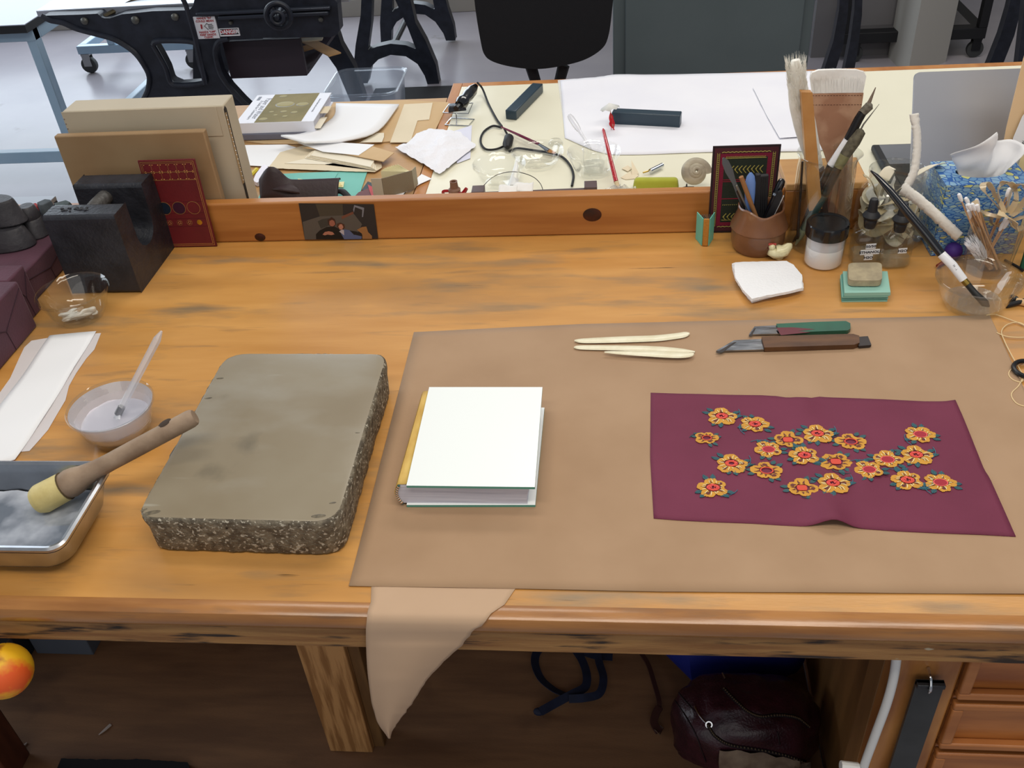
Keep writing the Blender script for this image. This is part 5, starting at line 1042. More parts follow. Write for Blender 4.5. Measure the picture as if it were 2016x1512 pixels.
m = MB()
for k in range(16): m.ball((hx1+.0018, hy0-.0002, lerp(.985, hz1-.016, k/15)), .0012, 6)
for k in range(5): m.ball((hx0+.0005, hy0-.0016, lerp(hz1-.045, hz1-.012, k/4)), .0013, 6)
m.build('rivets', CHROME, hb)['kind'] = 'stuff'
one('tan_board', MB().box((-.895, 1.3935, .9002), (-.643, 1.4075, 1.087)), M('worn tan board', (158, 132, 98), .75, c2=(142, 112, 78), vs=5, bump=.1, bs=60), 'worn tan wooden board standing in front of the archival box', 'board', bevel=.002)
# papers
def sheet(pts, z, m_, lab, th=.0006, name='paper_sheet', cat='paper', bev=0, jag=0):
    q = polyZ(pts, z)
    if jag: q = wavy(q, .006, jag, int(z*1e5) % 97)
    return one(name, MB().prism(q, z, z+th), m_, lab, cat, bevel=bev)
PT = M('tan card', (206, 176, 134), .75, c2=(198, 166, 122), vs=7); PC = M('cream sheet', (224, 210, 182), .75, c2=(218, 204, 176), vs=9); PIV = M('ivory sheet', (232, 224, 204), .75); TL_ = M('teal sheet', (122, 192, 180), .7, c2=(114, 184, 172), vs=14)
sheet([(478, 278), (520, 284), (700, 286), (850, 272), (884, 203), (800, 199), (660, 205), (560, 240)], .9, PT, 'large tan card lying under the other papers', .002)
sheet([(796, 206), (852, 203), (845, 236), (822, 238), (808, 281), (768, 281), (782, 244)], .9024, PC, 'cream folded card with stepped edge near the corner of the cream desk', .001)
sheet([(482, 286), (565, 285), (612, 300), (596, 332), (488, 326)], .9024, WHITE, 'white sheet at the right of the archival box', .0006)
sheet([(528, 331), (552, 300), (612, 283), (748, 300), (752, 330), (738, 339), (640, 336)], .9034, PC, 'big cream deckle-edged sheet', .0006, jag=.0012)
sheet([(560, 322), (600, 313), (735, 335), (742, 326), (690, 318), (640, 324)], .9044, PIV, 'narrow ivory sheet poking out of the pile', .0006)
for k in range(5): sheet([(600+k*3, 312-k*1.4), (613+k*2, 298-k), (735+k, 316-k), (742-k*3, 336-k*1.6), (690, 327-k*1.5)], .9054+k*.0011, [PIV, PC][k % 2], ['lowest', 'second', 'third', 'fourth', 'topmost'][k]+' ivory sheet of the small deckled stack', .0008, jag=.0008)
sheet([(596, 292), (640, 296), (755, 319), (776, 302), (730, 288), (640, 284)], .9125, PT, 'tan card on top of the ivory stack', .0014)
sheet([(586, 281), (640, 279), (737, 285), (706, 306), (636, 299)], .9142, WHITE, 'white triangular sheet on top of the tan card', .0005)
sheet([(708, 281), (742, 262), (756, 262), (756, 270), (752, 280)], .9045, PIV, 'tiny cream slip beside the curved white sheets', .0005)
# curved stack of white foam sheets
g = []
ta = [(552, 272), (600, 287)]; c1 = spline([Z(553, 269, .925), Z(600, 264, .915), Z(655, 235, .908), Z(662, 206, .9055)], 16); c2_ = spline([Z(600, 283, .924), Z(680, 279, .915), Z(745, 258, .911), Z(786, 208, .9062)], 16)
for i in range(16): g.append([c1[i].lerp(c2_[i], j/6) for j in range(7)])
one('foam_sheets', MB().grid(g), M('white foam sheet', (236, 236, 238), .6), 'curved white foam sheets with raised near edge beside the book', 'sheet', solid=-.0035)
# books
def unZ(px, py, z): return Z(px, py, z)
bw_ = thing('conservation_book', 'thick book about paper and water with water drop cover photograph', 'book', Z(560, 250, .91))
zb0 = .9165; zbt = zb0+.022
fl_, fr2, br2, bl2 = Z(466, 243, zbt), Z(617, 238, zbt), Z(655, 182, zbt), Z(480, 187, zbt)
o_ = fl_; ux = (fr2-o_); ux.z = 0; ux.normalize(); uy = V((-ux.y, ux.x, 0)); Wd = (fr2-fl_).length+.004; Hd = ((br2-fr2).dot(uy))
o_ = V((fr2.x, fr2.y, 0))-ux*Wd
XBk = Matrix(((ux.x, uy.x, 0, o_.x), (ux.y, uy.y, 0, o_.y), (0, 0, 1, 0), (0, 0, 0, 1)))
MB().box((0, 0, zb0), (Wd, Hd, zb0+.0018), XBk).box((0, 0, zbt-.0018), (Wd, Hd, zbt), XBk).box((0, -.0008, zb0), (Wd, 0, zbt), XBk).build('cover', M('glossy white cover', (226, 228, 238), .5), bw_, bevel=.0006)
MB().box((.003, .001, zb0+.0018), (Wd-.004, Hd-.003, zbt-.0018), XBk).build('page_block', PAGES, bw_)
oc = MB().box((Wd*.245, .0005, 0), (Wd*.845, Hd-.0005, .0003), XBk @ T((0, 0, zbt))).build('cover_photograph', M('olive water photo', (118, 108, 66), .6, c2=(136, 124, 80), vs=16, spec=.2), bw_)
for u_, v_, r_, sq in ((.48, .62, .017, 1.0), (.715, .60, .011, 1), (.37, .36, .0045, 1), (.53, .36, .006, 1), (.675, .32, .006, 1), (.455, .24, .0038, 1), (.59, .19, .0048, 1), (.33, .12, .0078, 1), (.375, .92, .007, 1)):
    XD = XBk @ T((Wd*u_, Hd*v_, zbt+.0003)) @ Matrix.Diagonal((1.15, .85, 1, 1)); d_ = MB().lathe([(r_, 0), (r_*.96, .0003), (r_*.6, .0004), (.0001, .0004)], 20, XD).build('printed_drop', M('drop print', (158, 148, 102), .55, spec=.2), oc)
    MB().lathe([(r_*1.06, 0), (r_*1.06, .00015), (.0001, .00016)], 20, XD @ T((0, -r_*.14, 0))).build('drop_edge', M('drop dark edge', (74, 66, 38), .3), oc)
INK2 = M('grey lettering', (112, 116, 128), .5)
XTt = XBk @ T((Wd*.20, Hd*.5, zbt+.0001)) @ RZ(-PI/2); text('Paper and Water', .0175, XTt, INK2, bw_, sx=.92, world=True); text('A Guide for Conservators', .0095, XBk @ T((Wd*.13, Hd*.45, zbt+.0001)) @ RZ(-PI/2), INK2, bw_)
text('Gerhard Banik and Irene Brückle', .0055, XBk @ T((Wd*.905, Hd*.55, zbt+.0001)) @ RZ(-PI/2), INK2, bw_); MB().box((Wd*.045, Hd*.80, zbt), (Wd*.085, Hd*.93, zbt+.0003), XBk).build('publisher_block', INK2, bw_)
MB().box((Wd-.006, Hd*.38, zbt-.008), (Wd+.013, Hd*.62, zbt-.0074), XBk).build('bookmark', PC, bw_); MB().box((Wd-.006, Hd*.03, zb0+.004), (Wd+.010, Hd*.4, zb0+.0046), XBk).build('bookmark', PIV, bw_)
gb2 = thing('grey_book', 'grey thin book lying under the water drop book', 'book', Z(540, 262, .903))
MB().box((.0, .0, .9032), (Wd*.93, Hd*.9, .9162), XBk @ T((-.002, -.004, 0))).build('cover', M('slate book', (106, 108, 124), .4), gb2, bevel=.0012); text('PC', .009, XBk @ T((Wd*.80, -.0045, .9097)) @ RX(PI/2), WHITE, gb2)
# teal sheets and strips
sheet([(506, 394), (522, 366), (537, 344), (590, 341), (724, 336), (712, 372), (704, 394)], .9008, TL_, 'large teal sheet beneath the brown pouch', .0008, name='teal_sheet')
sheet([(579, 346), (590, 342), (666, 340), (654, 359), (620, 358), (578, 354)], .9020, TL_, 'small teal sheet lying on the large one', .0006, name='teal_sheet')
sheet([(586, 352), (640, 360), (678, 358), (676, 369), (640, 368), (606, 376), (596, 366)], .9030, M('pale yellow strip', (226, 220, 170), .7), 'pale yellow paper strip beside the pouch', .0006, name='paper_strip')
sheet([(596, 364), (640, 362), (668, 359), (674, 366), (630, 372), (602, 372)], .9040, M('kraft yellow strip', (214, 196, 130), .7), 'straw coloured strip on the pale yellow one', .0006, name='paper_strip')
one('plastic_clip', MB().prism(polyZ([(500, 364), (506, 350), (519, 333), (527, 333), (532, 341), (520, 361), (508, 368)], .9004), .9014, .909), M('lilac white plastic', (214, 206, 214), .3, coat=.3), 'lilac-white moulded plastic clip beside the archival box', 'clip', bevel=.0015)
one('yellow_pencil', MB().tube([Z(489, 350, .905), Z(506, 333, .905)], .004, 6), M('yellow paint', (216, 196, 60), .5), 'stub of a yellow pencil beside the archival box', 'pencil')
# brown leather pouch
PO = M('dark brown leather', (50, 34, 38), .5, c2=(42, 28, 30), vs=20, bump=.2, bs=200); po = thing('leather_pouch', 'open dark brown leather pouch curling up behind the backboard', 'pouch', Z(600, 385, .902))
g = []
for i in range(30):
    u = i/29; row = []; bx = lerp(518, 668, u)
    for j in range(9):
        v = j/8; hh_ = .045*math.exp(-((u-.14)/.17)**2)+.018*smooth01((u-.1)/.4)+.012; P_ = Z(bx, 392, .9022); row.append(V((P_.x+.006*v*math.sin(u*9), P_.y-.012+.034*math.sin(v*PI*.5)*(.6+.4*u), .9022+hh_*math.sin(PI*min(1, v*.62+.02)))))
    g.append(row)
MB().grid(g).build('body', PO, po, solid=.0018, ang=80)
g = []
fa = spline([Z(545, 342, .932), Z(575, 358, .928), Z(610, 374, .915), Z(640, 382, .908)], 20); fb_ = spline([Z(526, 372, .925), Z(560, 376, .925), Z(600, 384, .912), Z(630, 390, .906)], 20)
for i in range(20): g.append([fa[i].lerp(fb_[i], j/5)+V((0, 0, .004*math.sin(PI*j/5))) for j in range(6)])
MB().grid(g).build('flap', PO, po, solid=.0015, ang=80)
one('leather_roll', MB().tube(spline([Z(640, 388, .908), Z(670, 376, .912), Z(690, 392, .907)], 14), [.004, .007, .006], 10, flat=.6), M('black leather edge', (26, 20, 20), .5), 'dark rolled leather end at the right of the pouch', 'leather')
sheet([(693, 394), (706, 380), (725, 372), (736, 374), (742, 394)], .9022, M('dusty maroon leather', (104, 60, 62), .6), 'dusty maroon leather scrap between pouch and notebook', .0015, 'leather_scrap', 'scrap')
sheet([(712, 375), (724, 358), (736, 362), (738, 376)], .9010, M('slate leather', (52, 66, 72), .6), 'slate blue leather scrap beside the notebook', .001, 'leather_scrap', 'scrap')
sheet([(724, 364), (732, 368), (740, 372), (742, 390), (733, 390), (728, 378)], .9040, M('bright red leather', (176, 42, 44), .5), 'bright red leather scrap beside the notebook', .001, 'leather_scrap', 'scrap')
# notebook with fanned pages
nb = thing('fanned_notebook', 'grey-covered booklet standing open with fanned cream pages', 'booklet', Z(780, 380, .903))
nA, nB, nC_ = Z(757, 388, .9045), Z(815, 372, .9045), Z(736, 386, .9045)
def upquad(a, b, h, nm, m_, th=.0012, h2=None, seg_=1):
    a, b = V(a), V(b); d = (b-a); L_l = d.length; X = frame(a, b); X2 = X @ Matrix(((1, 0, 0, 0), (0, 0, -1, 0), (0, 1, 0, 0), (0, 0, 0, 1)))
    MB().prism([(0, 0), (L_l, 0), (L_l, h if h2 is None else h2), (0, h)], 0, th, X2).build(nm, m_, nb)
GC = M('grey cloth cover', (132, 122, 102), .75, bump=.2, bs=300)
upquad(nA, nB, .036, 'front_cover', GC, .0014); upquad(nB, Z(822, 362, .9045), .036, 'spine', M('pale grey spine', (160, 152, 130), .75), .0012, .034)
upquad(nC_, nA, .034, 'pale_leaf', M('pale grey leaf', (186, 182, 166), .8), .0008, .036)
for k in range(11):
    a_ = lerp(.15, 1.05, k/10); e_ = nB+V((.004-.062*math.cos(a_*.9), .002+.038*math.sin(a_), 0)); upquad(nB+V((-.003, .002, 0)), e_, .0325, 'page', M('cream page', (232, 222, 178), .8) if k == 0 else bpy.data.materials['cream page'], .0004, .033)
sheet([(770, 386), (800, 378), (828, 362), (850, 352), (830, 343), (820, 352), (860, 390), (800, 390)][0:6]+[(790, 388)], .9026, WHITE, 'white translucent sheet under the booklet', .0005)
# crumpled napkin
g = []; NP = [(778, 291), (800, 283), (826, 262), (850, 255), (880, 258), (905, 262), (922, 276), (937, 288), (915, 305), (885, 330), (866, 343), (846, 332), (820, 316), (800, 305)]
cN = Z(862, 298, .905); npz = [Z(a, b, .904) for a, b in NP]+[Z(*NP[0], .904)]; rim_ = spline(npz, 72)
mb = MB()
for i in range(72):
    row = []
    for j in range(12):
        t_ = j/11; p = cN.lerp(rim_[i], t_); p.z = .9045+.016*(1-t_**2)*(.6+.5*mnoise.noise(V((p.x*30, p.y*30, 5))))+.006*abs(mnoise.noise(V((p.x*70, p.y*70, 1)))); row.append(p)
    g.append(row)
g.append(g[0]); mb.grid(g)
one('paper_napkin', mb, M('embossed tissue', (238, 238, 244), .9, bump=.8, bs=260, sheen=.2), 'crumpled embossed white paper napkin on the desk corner', 'napkin', ang=60)
sheet([(884, 262), (929, 247), (926, 312), (900, 322)], .9012, M('bluish white card', (222, 224, 240), .6), 'bluish white card under the napkin', .0008)
# heat tool on wire stand
ht = thing('tacking_iron', 'black handled tacking iron resting on a wire stand', 'tacking iron', Z(905, 220, .9))
pp = [Y(944, 160, 1.97), Y(925, 180, 1.955), Y(912, 196, 1.94)]; yq = 1.93
H1, H2, H3 = Z(936, 170, .936), Z(914, 197, .932), Z(898, 214, .926)
MB().tube([H1, H1.lerp(H2, .35), H1.lerp(H2, .7), H2], [.006, .012, .0125, .009], 14).build('grip', M('glossy black grip', (12, 12, 14), .15, coat=.7), ht)
MB().tube([H2, H2.lerp(H3, .3), H2.lerp(H3, .6)], [.0125, .014, .010], 14).build('collar', M('glossy black grip', (16, 16, 18), .12, coat=.8), ht)
MB().tube([H2.lerp(H3, .6), H3], .0065, 10).build('neck', BLK, ht)
MB().box((-.020, -.012, .0), (.018, .012, .012), T(Z(901, 216, .916)) @ RZ(.2), taper=.003).build('iron_head', M('dark iron head', (42, 44, 50), .25, .6), ht, bevel=.002)
m = MB(); W_ = [Z(872, 222, .914), Z(884, 205, .914), Z(931, 203, .914), Z(922, 224, .914), Z(872, 222, .914)]; m.tube(W_, .0012, 6); m.tube([Z(876, 246, .9015), Z(888, 232, .9015), Z(934, 235, .9015), Z(922, 248, .9015), Z(876, 246, .9015)], .0012, 6); m.tube([Z(898, 224, .914), Z(899, 247, .9015)], .0012, 6); m.build('wire_stand', CHROME, ht)
CB = BLKM
cord = [(940, 163, .93), (950, 175, .912), (962, 205, .9035), (978, 235, .9035), (988, 250, .9035), (970, 248, .9035), (952, 260, .9035), (946, 278, .9035), (955, 293, .9035), (975, 294, .9035), (995, 286, .9035), (1000, 279, .9045)]
cord2 = [(1003, 282, .904), (1000, 268, .9035), (993, 254, .909)]
cord3 = [(1002, 298, .9035), (1018, 292, .9035), (1045, 295, .9035), (1078, 300, .9035), (1105, 308, .9035), (1122, 325, .9035), (1129, 345, .9035), (1126, 366, .9035)]
for q in (cord, cord2, cord3): MB().tube(spline([Z(*p) for p in q], 60), .0022, 8).build('power_cord', CB, ht)
MB().tube([Z(999, 290, .911), Z(999, 284, .911), Z(1002, 272, .911), Z(1003, 267, .911)], [.004, .0095, .0095, .004], 14).build('cord_switch', CB, ht)
# blue bars
BB = M('dark blue painted steel', (34, 54, 68), .4, coat=.2)
def bar(p0, p1, wdir, wd, h, lab):
    d = (p1-p0); L_ = d.length; X = frame(p0, p1); one('blue_bar', MB().box((0, 0, .0003), (L_, wd, h), X), BB, lab, 'bar', 'dark blue square weight bars', loc=p0, bevel=.002)
p0 = Z(1017, 237, .9); p1 = Z(1070, 182, .9); bar(p0, p1, 1, .024, .020, 'dark blue square bar lying diagonally near the tacking iron')
p0 = Z(1204, 246, .9); p1 = Z(1338, 253, .9); bar(p0, p1, 1, .024, .026, 'dark blue square bar lying crosswise on the white sheet')
# white sheets
TYV = M('white spunbond sheet', (234, 234, 240), .8, c2=(228, 228, 236), vs=6)
g = []; fr_ = spline([Z(a, b, .9008) for a, b in [(1112, 272), (1180, 300), (1240, 305), (1400, 300), (1560, 299), (1665, 294)]], 50); bk_ = spline([Z(a, b, .9008) for a, b in [(1103, 158), (1170, 153), (1215, 147), (1300, 147), (1500, 143), (1652, 138)]], 50)
for i in range(50): g.append([fr_[i].lerp(bk_[i], j/24)+V((0, 0, .0012*abs(mnoise.noise(V((i*.22, j*.3, 2))))+.0012*abs(mnoise.noise(V((i*.07, j*.35, 7)))))) for j in range(25)])
one('spunbond_sheet', MB().grid(g), TYV, 'large slightly wrinkled white sheet covering the cream desk', 'sheet', solid=.0003)
sheet([(1098, 158), (1132, 155), (1150, 200), (1140, 270), (1112, 262)], .9003, glass('translucent sheet', (240, 240, 238), .6, haze=.5, hazec=(236, 236, 234)), 'translucent sheet at the left border of the large white one', .0003)
sheet([(1482, 172), (1560, 170), (1600, 200), (1590, 268), (1535, 272), (1508, 225)], .9042, TYV, 'smaller white sheet lying on the large one behind the beaker', .0005)
# cocktail umbrella and red ribbon
um = thing('paper_umbrella', 'tiny white paper umbrella with red wrapping at the end of the crosswise blue bar', 'umbrella', Z(1200, 245, .9))
ua, ub = Z(1207, 252, .906), Z(1199, 203, .953); MB().tube([ua, ub], .0008, 6).build('stick', SW, um)
ud = (ub-ua).normalized(); Xu = frame(ua, ub); L_ = (ub-ua).length; m = MB(); n_ = 8
m.add([(L_, 0, 0)]+[(L_-.012+(.003 if i % 2 else 0), .019*math.cos(2*PI*i/16), .019*math.sin(2*PI*i/16)) for i in range(16)], [(0, 1+i, 1+(i+1) % 16) for i in range(16)], 0, Xu); m.build('canopy', M('white crepe', (226, 226, 222), .8), um, solid=.0003)
m = MB(); 
for k in range(4): m.tube(spline([Xu @ V((L_-.018, 0, 0)), Xu @ V((L_-.028, .003*math.sin(k*2), .003*math.cos(k*2))), Xu @ V((L_-.040, .004*math.sin(k*2+1), .002*k-.004)), Xu @ V((L_-.052, .006*math.sin(k*3), .004*math.cos(k)))], 12), [.0008, .002, .0018, .0005], 6, flat=.5)
m.build('red_wrapping', M('red crepe', (196, 20, 34), .6), um)
# pipette
pt = thing('plastic_pipette', 'milky plastic pipette leaning into the small beaker', 'pipette', Z(1160, 290, .92)); a, b = Z(1163, 292, .925), Z(1120, 226, .955); PL = glass('milky plastic', (238, 238, 240), .2, haze=.5, hazec=(232, 232, 238))
MB().tube([a.lerp(b, q) for q in (0, .3, .5, .56, .7, .9, .97, 1)], [.0018, .0024, .003, .0048, .0060, .0058, .0045, .001], 12).build('bulb_and_stem', PL, pt)
# glass bowls on the desk
def sbowl(cx, cy, rx, h, lab, mt_=None, br=.6): return bowl('glass_bowl', cx, cy, rx, 0, lab, 'bowl', mt_ or GLASS, z0=.9, h=h, br=br)
t, Pq, r, hh = sbowl(1169, 297, 53.5, .042, 'glass bowl holding the small beaker, at the middle of the desk')
sb = thing('small_beaker', 'small glass beaker with water standing in the middle bowl', 'beaker', (Pq.x, Pq.y, .904)); rs_b = 22.5*mpp(Pq)
MB().ring([(rs_b-.0012, 0), (rs_b, 0), (rs_b, .038), (rs_b+.001, .040), (rs_b-.001, .0405), (rs_b-.0014, .038)], 36, T((Pq.x, Pq.y+.002, .9050))).build('beaker_wall', GLASS, sb); MB().lathe([(rs_b-.0014, 0), (rs_b-.0014, .012), (.0001, .012)], 30, T((Pq.x, Pq.y+.002, .9056))).build('water', glass('beaker water', (220, 224, 224), .02, haze=.05), sb)
sbowl(982, 321, 53, .038, 'shallow glass bowl left of the middle one, near the power cord'); sbowl(1058, 296, 52, .03, 'very faint glass dish behind the other two bowls', glass('thin dish', (246, 246, 244), .05))
one('watch_glass', MB().lathe([(.015, 0), (.0145, .004), (.010, .009), (.0001, .011)], 28, T(Z(1094, 284, .9004))), glass('dome', (246, 246, 244), .04), 'small clear glass dome by the brush tip', 'dome')
# brushes
br1 = thing('flat_brush', 'flat brush with purple handle lying across the black cord', 'brush', Z(1050, 280, .91)); q0, q1, q2, q3 = Z(987, 250, .9105), Z(1061, 284, .9105), Z(1081, 297, .9105), Z(1093, 301, .9085)
MB().tube([q0, q0.lerp(q1, .5), q1], [.0016, .0028, .0030], 10).build('handle', M('purple handle', (110, 28, 60), .25, coat=.6), br1); MB().tube([q1, q2], [.0032, .0052], 12, flat=.55).build('ferrule', CHROME, br1); MB().tube([q2, q3], [.005, .0035], 10, flat=.5).build('bristles', M('amber bristles', (176, 120, 60), .7), br1)
br2_ = thing('red_brush', 'glittery red brush leaning on the middle glass bowl toward the backboard', 'brush', Z(1210, 350, .92)); q0, q1 = Z(1187, 253, .965), Z(1213, 358, .914)
MB().tube([q0, q0.lerp(q1, .04), q0.lerp(q1, .5), q1], [.001, .0030, .0036, .0042], 12).build('handle', M('glitter red', (170, 20, 34), .25, c2=(206, 90, 90), vs=400, lo=.6, hi=.66, coat=.7), br2_); MB().tube([q1, Z(1216, 366, .909), Z(1219, 376, .906)], [.0042, .0038, .002], 10).build('bristles', M('white amber bristles', (206, 186, 150), .6), br2_)
# red teapot-like toy
tp_ = thing('toy_pot', 'small red toy pot with brown spool lid behind the backboard', 'toy', Z(895, 388, .9)); c = Z(897, 394, .9003)
GR = M('glossy red', (150, 18, 30), .2, coat=.6); MB().lathe([(.008, 0), (.011, .004), (.0115, .014), (.009, .018), (.0001, .018)], 20, T(c)).build('body', GR, tp_)
MB().lathe([(.0105, .018), (.0108, .021), (.0075, .024), (.0066, .033), (.0068, .036), (.0045, .0355), (.004, .03), (.0001, .03)], 20, T(c)).build('spool_lid', M('brown spool', (124, 86, 66), .5), tp_)
MB().tube(spline([c+V((-.010, 0, .006)), c+V((-.019, 0, .008)), c+V((-.020, 0, .017)), c+V((-.010, 0, .018))], 14), .0028, 8).build('handle', GR, tp_); MB().tube([c+V((.010, 0, .006)), c+V((.016, 0, .014)), c+V((.0215, 0, .022))], [.005, .004, .003], 10).build('spout', GR, tp_)
# white paper cone
a = Z(1010, 372, .9025); b = Z(1018, 312, .930); one('paper_cone', MB().tube([a, b], [.011, .0012], 16), M('pearly cone', (226, 226, 224), .35), 'narrow white cone nozzle in front of the left glass bowl', 'cone')
one('wire_arc', MB().tube(spline([Z(938, 388, .902), Z(950, 368, .912), Z(975, 346, .922), Z(1010, 338, .926), Z(1045, 346, .922), Z(1064, 362, .912), Z(1071, 384, .902)], 40), .0007, 6), DST, 'thin arched steel wire over the brown clamp bar', 'wire')
cl = thing('clamp_bar', 'brown bar clamp with block ends lying behind the backboard', 'clamp', Z(1060, 382, .9)); CBm = M('mauve brown bar', (88, 70, 70), .45)
p0, p1 = Z(925, 398, .9003), Z(1176, 388, .9003); X = frame(p0, p1); LL = (p1-p0).length
MB().box((0, .0, .002), (LL, .010, .014), X).build('bar', CBm, cl, bevel=.001); 
for u_ in (.07, .95): MB().box((LL*u_-.011, -.004, .0), (LL*u_+.011, .022, .021), X).build('jaw', CBm, cl, bevel=.001)
MB().box((LL*.1, -.006, .0005), (LL*.22, -.001, .010), X).build('screw_block', BLKM, cl)
og = thing('red_gold_ornament', 'red ornament with crinkled gold rim peeping over the backboard', 'ornament', Z(1128, 392, .9)); c = Z(1128, 402, .9003); MB().lathe([(.011, 0), (.014, .010), (.011, .016), (.0001, .018)], 20, T(c+V((0, .004, 0)))).build('red_dome', M('red lacquer', (196, 34, 24), .25, coat=.5), og)
MB().ring([(.0135, .008), (.0165, .012), (.0160, .0165), (.0135, .013)], 40, T(c+V((0, .004, 0)))).build('gold_rim', M('gold foil', (226, 172, 60), .25, .9, bump=.6, bs=300), og)
m = MB()
for px, py, s_ in ((1000, 377, 1), (1030, 372, 1.1)):
    c = Z(px, py, .9165); g = [[c+V((.016*s_*(u-.5)*2, .012*(v-.5)*2+.003*math.sin(u*7), .004*mnoise.noise(V((u*4+px, v*4, 0)))+.006*v)) for v in (0, .25, .5, .75, 1)] for u in [k/9 for k in range(10)]]; one('crumpled_tissue', MB().grid(g), M('white tissue scrap', (232, 230, 226), .8), 'crumpled tissue scrap on the clamp bar, '+('left' if px == 1000 else 'right')+' of the pair', 'tissue', solid=.0006)
# green pouch, scraps, shell
c = Z(1291, 374, .9003); one('green_pillow', MB().box((-.040, -.010, 0), (.040, .012, .022), T(c) @ RZ(-.05), taper=.003), M('lime green felt', (168, 172, 52), .8, c2=(158, 160, 44), vs=30, sheen=.2), 'lime green soft block lying before the snail shell', 'block', bevel=.006, seg=4)
for k, (pts, z_, nm) in enumerate((([(1222, 350), (1240, 338), (1258, 345), (1250, 352), (1232, 354)], .9004, 'flat cream paper scrap left of the green block'), ([(1224, 332), (1236, 326), (1244, 332), (1236, 338)], .9014, 'small brown-edged cream paper scrap farther back'))): sheet(pts, z_, PC, nm, .0006, 'paper_scrap', 'scrap')
m = MB(); A_, B_, C_ = Z(1243, 315, .912), Z(1258, 342, .901), Z(1244, 345, .901); m.add([A_, B_, C_, A_+V((0, .0006, 0)), B_+V((0, .0006, 0)), C_+V((0, .0006, 0))], [(0, 1, 2), (5, 4, 3), (0, 3, 4, 1), (1, 4, 5, 2), (2, 5, 3, 0)]); one('folded_scrap', m, PC, 'cream folded paper scrap standing upright near the green block', 'scrap')
ky = thing('metal_tube_tool', 'small chrome tube with brass pin behind the green block', 'tool', Z(1290, 335, .903)); MB().tube([Z(1280, 337, .907), Z(1304, 325, .907)], .0042, 12).build('chrome_tube', CHROME, ky); MB().tube([Z(1266, 340, .905), Z(1286, 334, .906)], .0014, 8).build('brass_pin', M('brass', (190, 160, 80), .3, .9), ky)
sh = thing('snail_shell', 'large spiral grey-beige shell resting beside the green block', 'shell', Z(1363, 372, .9)); c = Z(1366, 376, .9003); rS = 34.5*mpp(c); m = MB(); pts = []; rr = []
for i in range(150):
    t_ = i/149*3.1; a_ = t_*2*PI; k_ = math.exp(-.55*t_); pts.append((rS*.62*k_*math.cos(a_), rS*.62*k_*math.sin(a_), rS*.75*(1-k_))); rr.append(rS*.40*k_)
XS = T(c+V((0, .004, rS*1.0))) @ RX(R_(52)) @ RY(R_(6))
m.tube(pts, rr, 18, XS, flat=1.1, up=(0, 0, 1)); m.build('shell_whorl', M('shell', (178, 168, 146), .5, c2=(142, 132, 114), vs=22, st=(1, 1, 2.5), bump=.3, bs=120, lo=.4, hi=.6), sh, ang=80)
one('twisted_dark_scrap', MB().tube([Z(1334, 372, .905), Z(1350, 372, .909), Z(1366, 368, .908)], [.001, .0045, .001], 6).tube([Z(1352, 362, .912), Z(1351, 378, .904)], [.001, .003], 6), M('dark twist', (58, 52, 48), .6), 'small dark twisted scrap at the foot of the shell', 'scrap')
g = []; c = Z(1222, 380, .9005)
for i in range(25): g.append([c+V((lerp(0, 1, j/6)*.040*math.cos(i*2*PI/24), lerp(0, 1, j/6)*.017*math.sin(i*2*PI/24), max(0, .018*(1-(j/6)**2)*(.6+.6*mnoise.noise(V((math.cos(i*.26)*2, math.sin(i*.26)*2, j*.6))))))) for j in range(7)])
one('cling_film', MB().grid(g), glass('cling film', (240, 240, 240), .15, haze=.22, hazec=(225, 225, 225)), 'crumpled clear film under the red brush tip', 'film')
# ------------------------------------------------------------------ below the bench
from mathutils.bvhtree import BVHTree
def surf_hit(mb_, px, py, off=.0):
    bv = surf_hit.c.setdefault(id(mb_), BVHTree.FromPolygons([tuple(v) for v in mb_.v], mb_.f)); d = ray(px, py); h, n_, i_, L_ = bv.ray_cast(CAM, d)
    return (h+n_*(off if n_.dot(d) < 0 else -off)) if h else None
surf_hit.c = {}
MAR = M('maroon grained leather', (62, 24, 36), .36, c2=(44, 16, 26), vs=40, bump=.5, bs=260, coat=.2)
bc_ = Z(1462, 1500, .1); bag = thing('leather_backpack', 'maroon leather backpack with curved zips slumped on the shelf', 'backpack', (bc_.x, bc_.y, .1))
m = MB(); nu, nv = 56, 36; vs = []; fs = []
cB = V((bc_.x, bc_.y+.025, .178))
for j in range(nv+1):
    ph_ = PI*j/nv
    for i in range(nu):
        th = 2*PI*i/nu; d = V((math.sin(ph_)*math.cos(th), math.sin(ph_)*math.sin(th), math.cos(ph_))); q = V([math.copysign(abs(c)**.78, c) for c in d])
        k = 1+.07*mnoise.noise(d*2.1)+.035*mnoise.noise(d*6)+.015*mnoise.noise(d*14); p = cB+V((q.x*.122, q.y*.074, q.z*.084))*k; p.z = max(p.z, .1005); vs.append(p)
for j in range(nv):
    for i in range(nu): k = (i+1) % nu; fs.append((j*nu+i, (j+1)*nu+i, (j+1)*nu+k, j*nu+k))
m.add(vs, fs); m.build('body', MAR, bag, ang=80); BG = m
ZT = M('zip teeth', (150, 140, 120), .3, .8); ZTP = M('zip tape', (24, 12, 16), .8)
def onpath(pts, n, off): 
    out = []
    for p in spline([(a, b, 0) for a, b in pts], n):
        h = surf_hit(BG, p.x, p.y, off)
        if h is not None: out.append(h)
    return out
